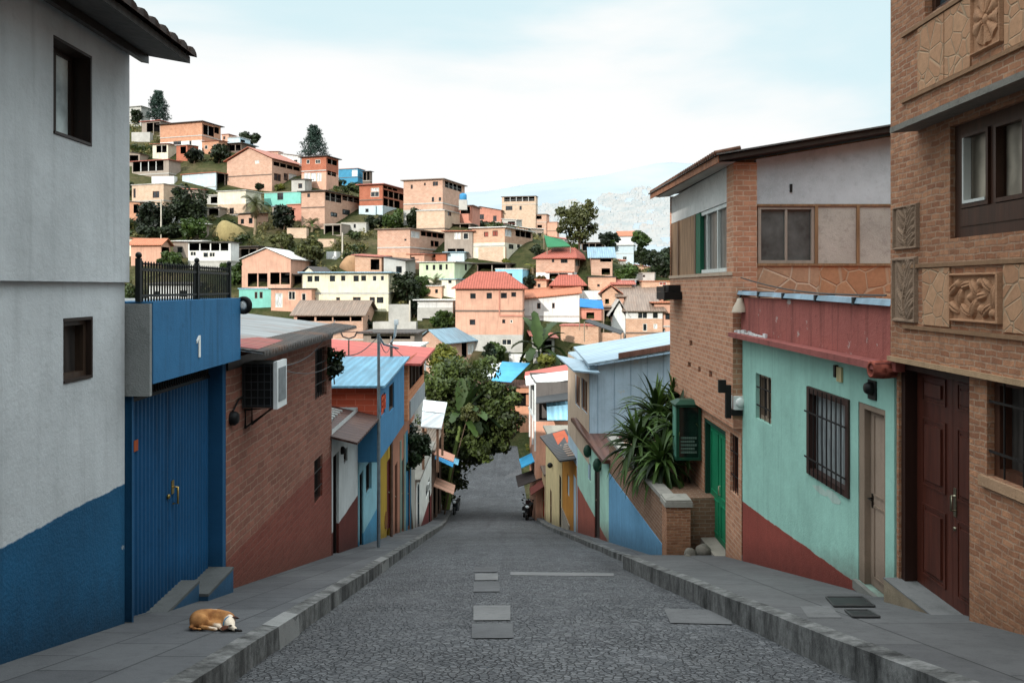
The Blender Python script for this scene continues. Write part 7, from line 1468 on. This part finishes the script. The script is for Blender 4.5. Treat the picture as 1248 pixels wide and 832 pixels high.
# yellowish tree behind
tree(E_, 565, 365, 770, 560, 'yellow green tree rising behind the big dark street tree', 'y', Y=60, n=40, per=110, lsz=.15)
tree(E_, 735, 665, 865, 775, 'round greyish bush hanging in front of the big street tree', 'o', Y=52.5, bx=-4.6, n=24, per=150, nm='bush', cat='bush', lsz=.09)
BNM = leafmat('18260e', '445a2c', .2)
def banana(px, py, Y, zb, leaves, lab, seed, L=2.6, w=.36, bx=0.0):
    p = P(px, py, Y); t = thing('banana_plant', (p.x, Y, zb), lab, 'plant'); mb = MB(); rg = random.Random(seed)
    for i, (a, up, l, b) in enumerate(leaves): blade(mb, p + V((rg.uniform(-.1, .1), rg.uniform(-.1, .1), 0)), (math.cos(R(a)), math.sin(R(a)), 0), R(up), L*l, w*(.8 + .3*l), b, 22, .3, lambda t: min(1, t*4)**.7*(1 - max(0, t - .72)**2*9)*(1 if t < .98 else 0) if t > .16 else .09, rg)
    setshade(mb.build('leaves', BNM, t, uv=False), seed, 69); mb = MB(); mb.tube([V((p.x + bx, Y, zb)), V((p.x + bx*.75, Y, zb*.6 + p.z*.4)), p], .2, 8, .12); mb.build('stem', plain('5b6a35', .7), t)
banana(563, 508, 53.6, zroad(52) + .1, [(10, 58, 1.35, .3), (-30, 66, 1.3, .25), (-50, 38, 1.3, .5), (-15, 28, 1.35, .55), (30, 44, 1.3, .4), (350, 72, 1.25, .2), (185, 5, 1.0, .7), (310, 30, 1.2, .8), (60, 78, 1.25, .2), (20, 60, 1.1, .5), (5, 35, 1.0, .9), (-20, 20, 1.1, .8), (200, 50, 1.0, .8), (250, 40, .9, .9), (300, 55, 1.1, .7), (330, 10, 1.0, .6), (-60, 5, 1.1, .5), (95, 85, 1.2, .15), (170, 25, .9, .9)], 'tall banana plant with broad leaves in front of the dark street tree', 2, 2.2, .36, -1.0)
banana(657, 430, 88, terrain(2.9, 88), [(140, 75, 1.3, .3), (110, 80, 1.35, .2), (50, 68, 1.4, .3), (20, 45, 1.2, .6), (190, 60, 1.1, .6), (240, 50, .9, .9), (330, 35, 1.0, .9), (0, 70, 1.1, .5), (160, 35, .9, 1.0), (80, 60, 1.1, .5)], 'pale green banana plant below the salmon hipped roof house', 5, 3.6, .6)
# shrub overhanging the left pavement
rg = random.Random(9); Y = 34.5; p = P(502, 543, Y); t = thing('shrub', (p.x, Y, zl(Y)), 'dark green shrub hanging over the doors on the left pavement', 'shrub')
leafcloud('leaves', leafmat('0c150b', '2f4421', .15), t, crown_clumps(p, .85, 1.0, 1.15, 34, rg, .33) + crown_clumps(P(483, 560, 33), .5, .6, .6, 12, rg, .4), .085, .5, 9, 150)
mb = MB(); b_ = P(506, 640, 35.4); mb.tube([V((b_.x - .1, 35, zl(35) - .1)), V((p.x - .2, 34.8, p.z - 1.6)), p], .08, 7, .04); mb.build('stem', bark(), t)
# plants behind the far right houses and small pot plant by the salmon house
tree(PX, 640, 536, 655, 552, 'small yellow flowering bush below the salmon house', 'y', Y=56, n=12, per=60, nm='bush', cat='bush', lsz=.09)
for o in bpy.data.objects:
    if 'category' in o and 'kind' not in o: o['kind'] = 'thing'
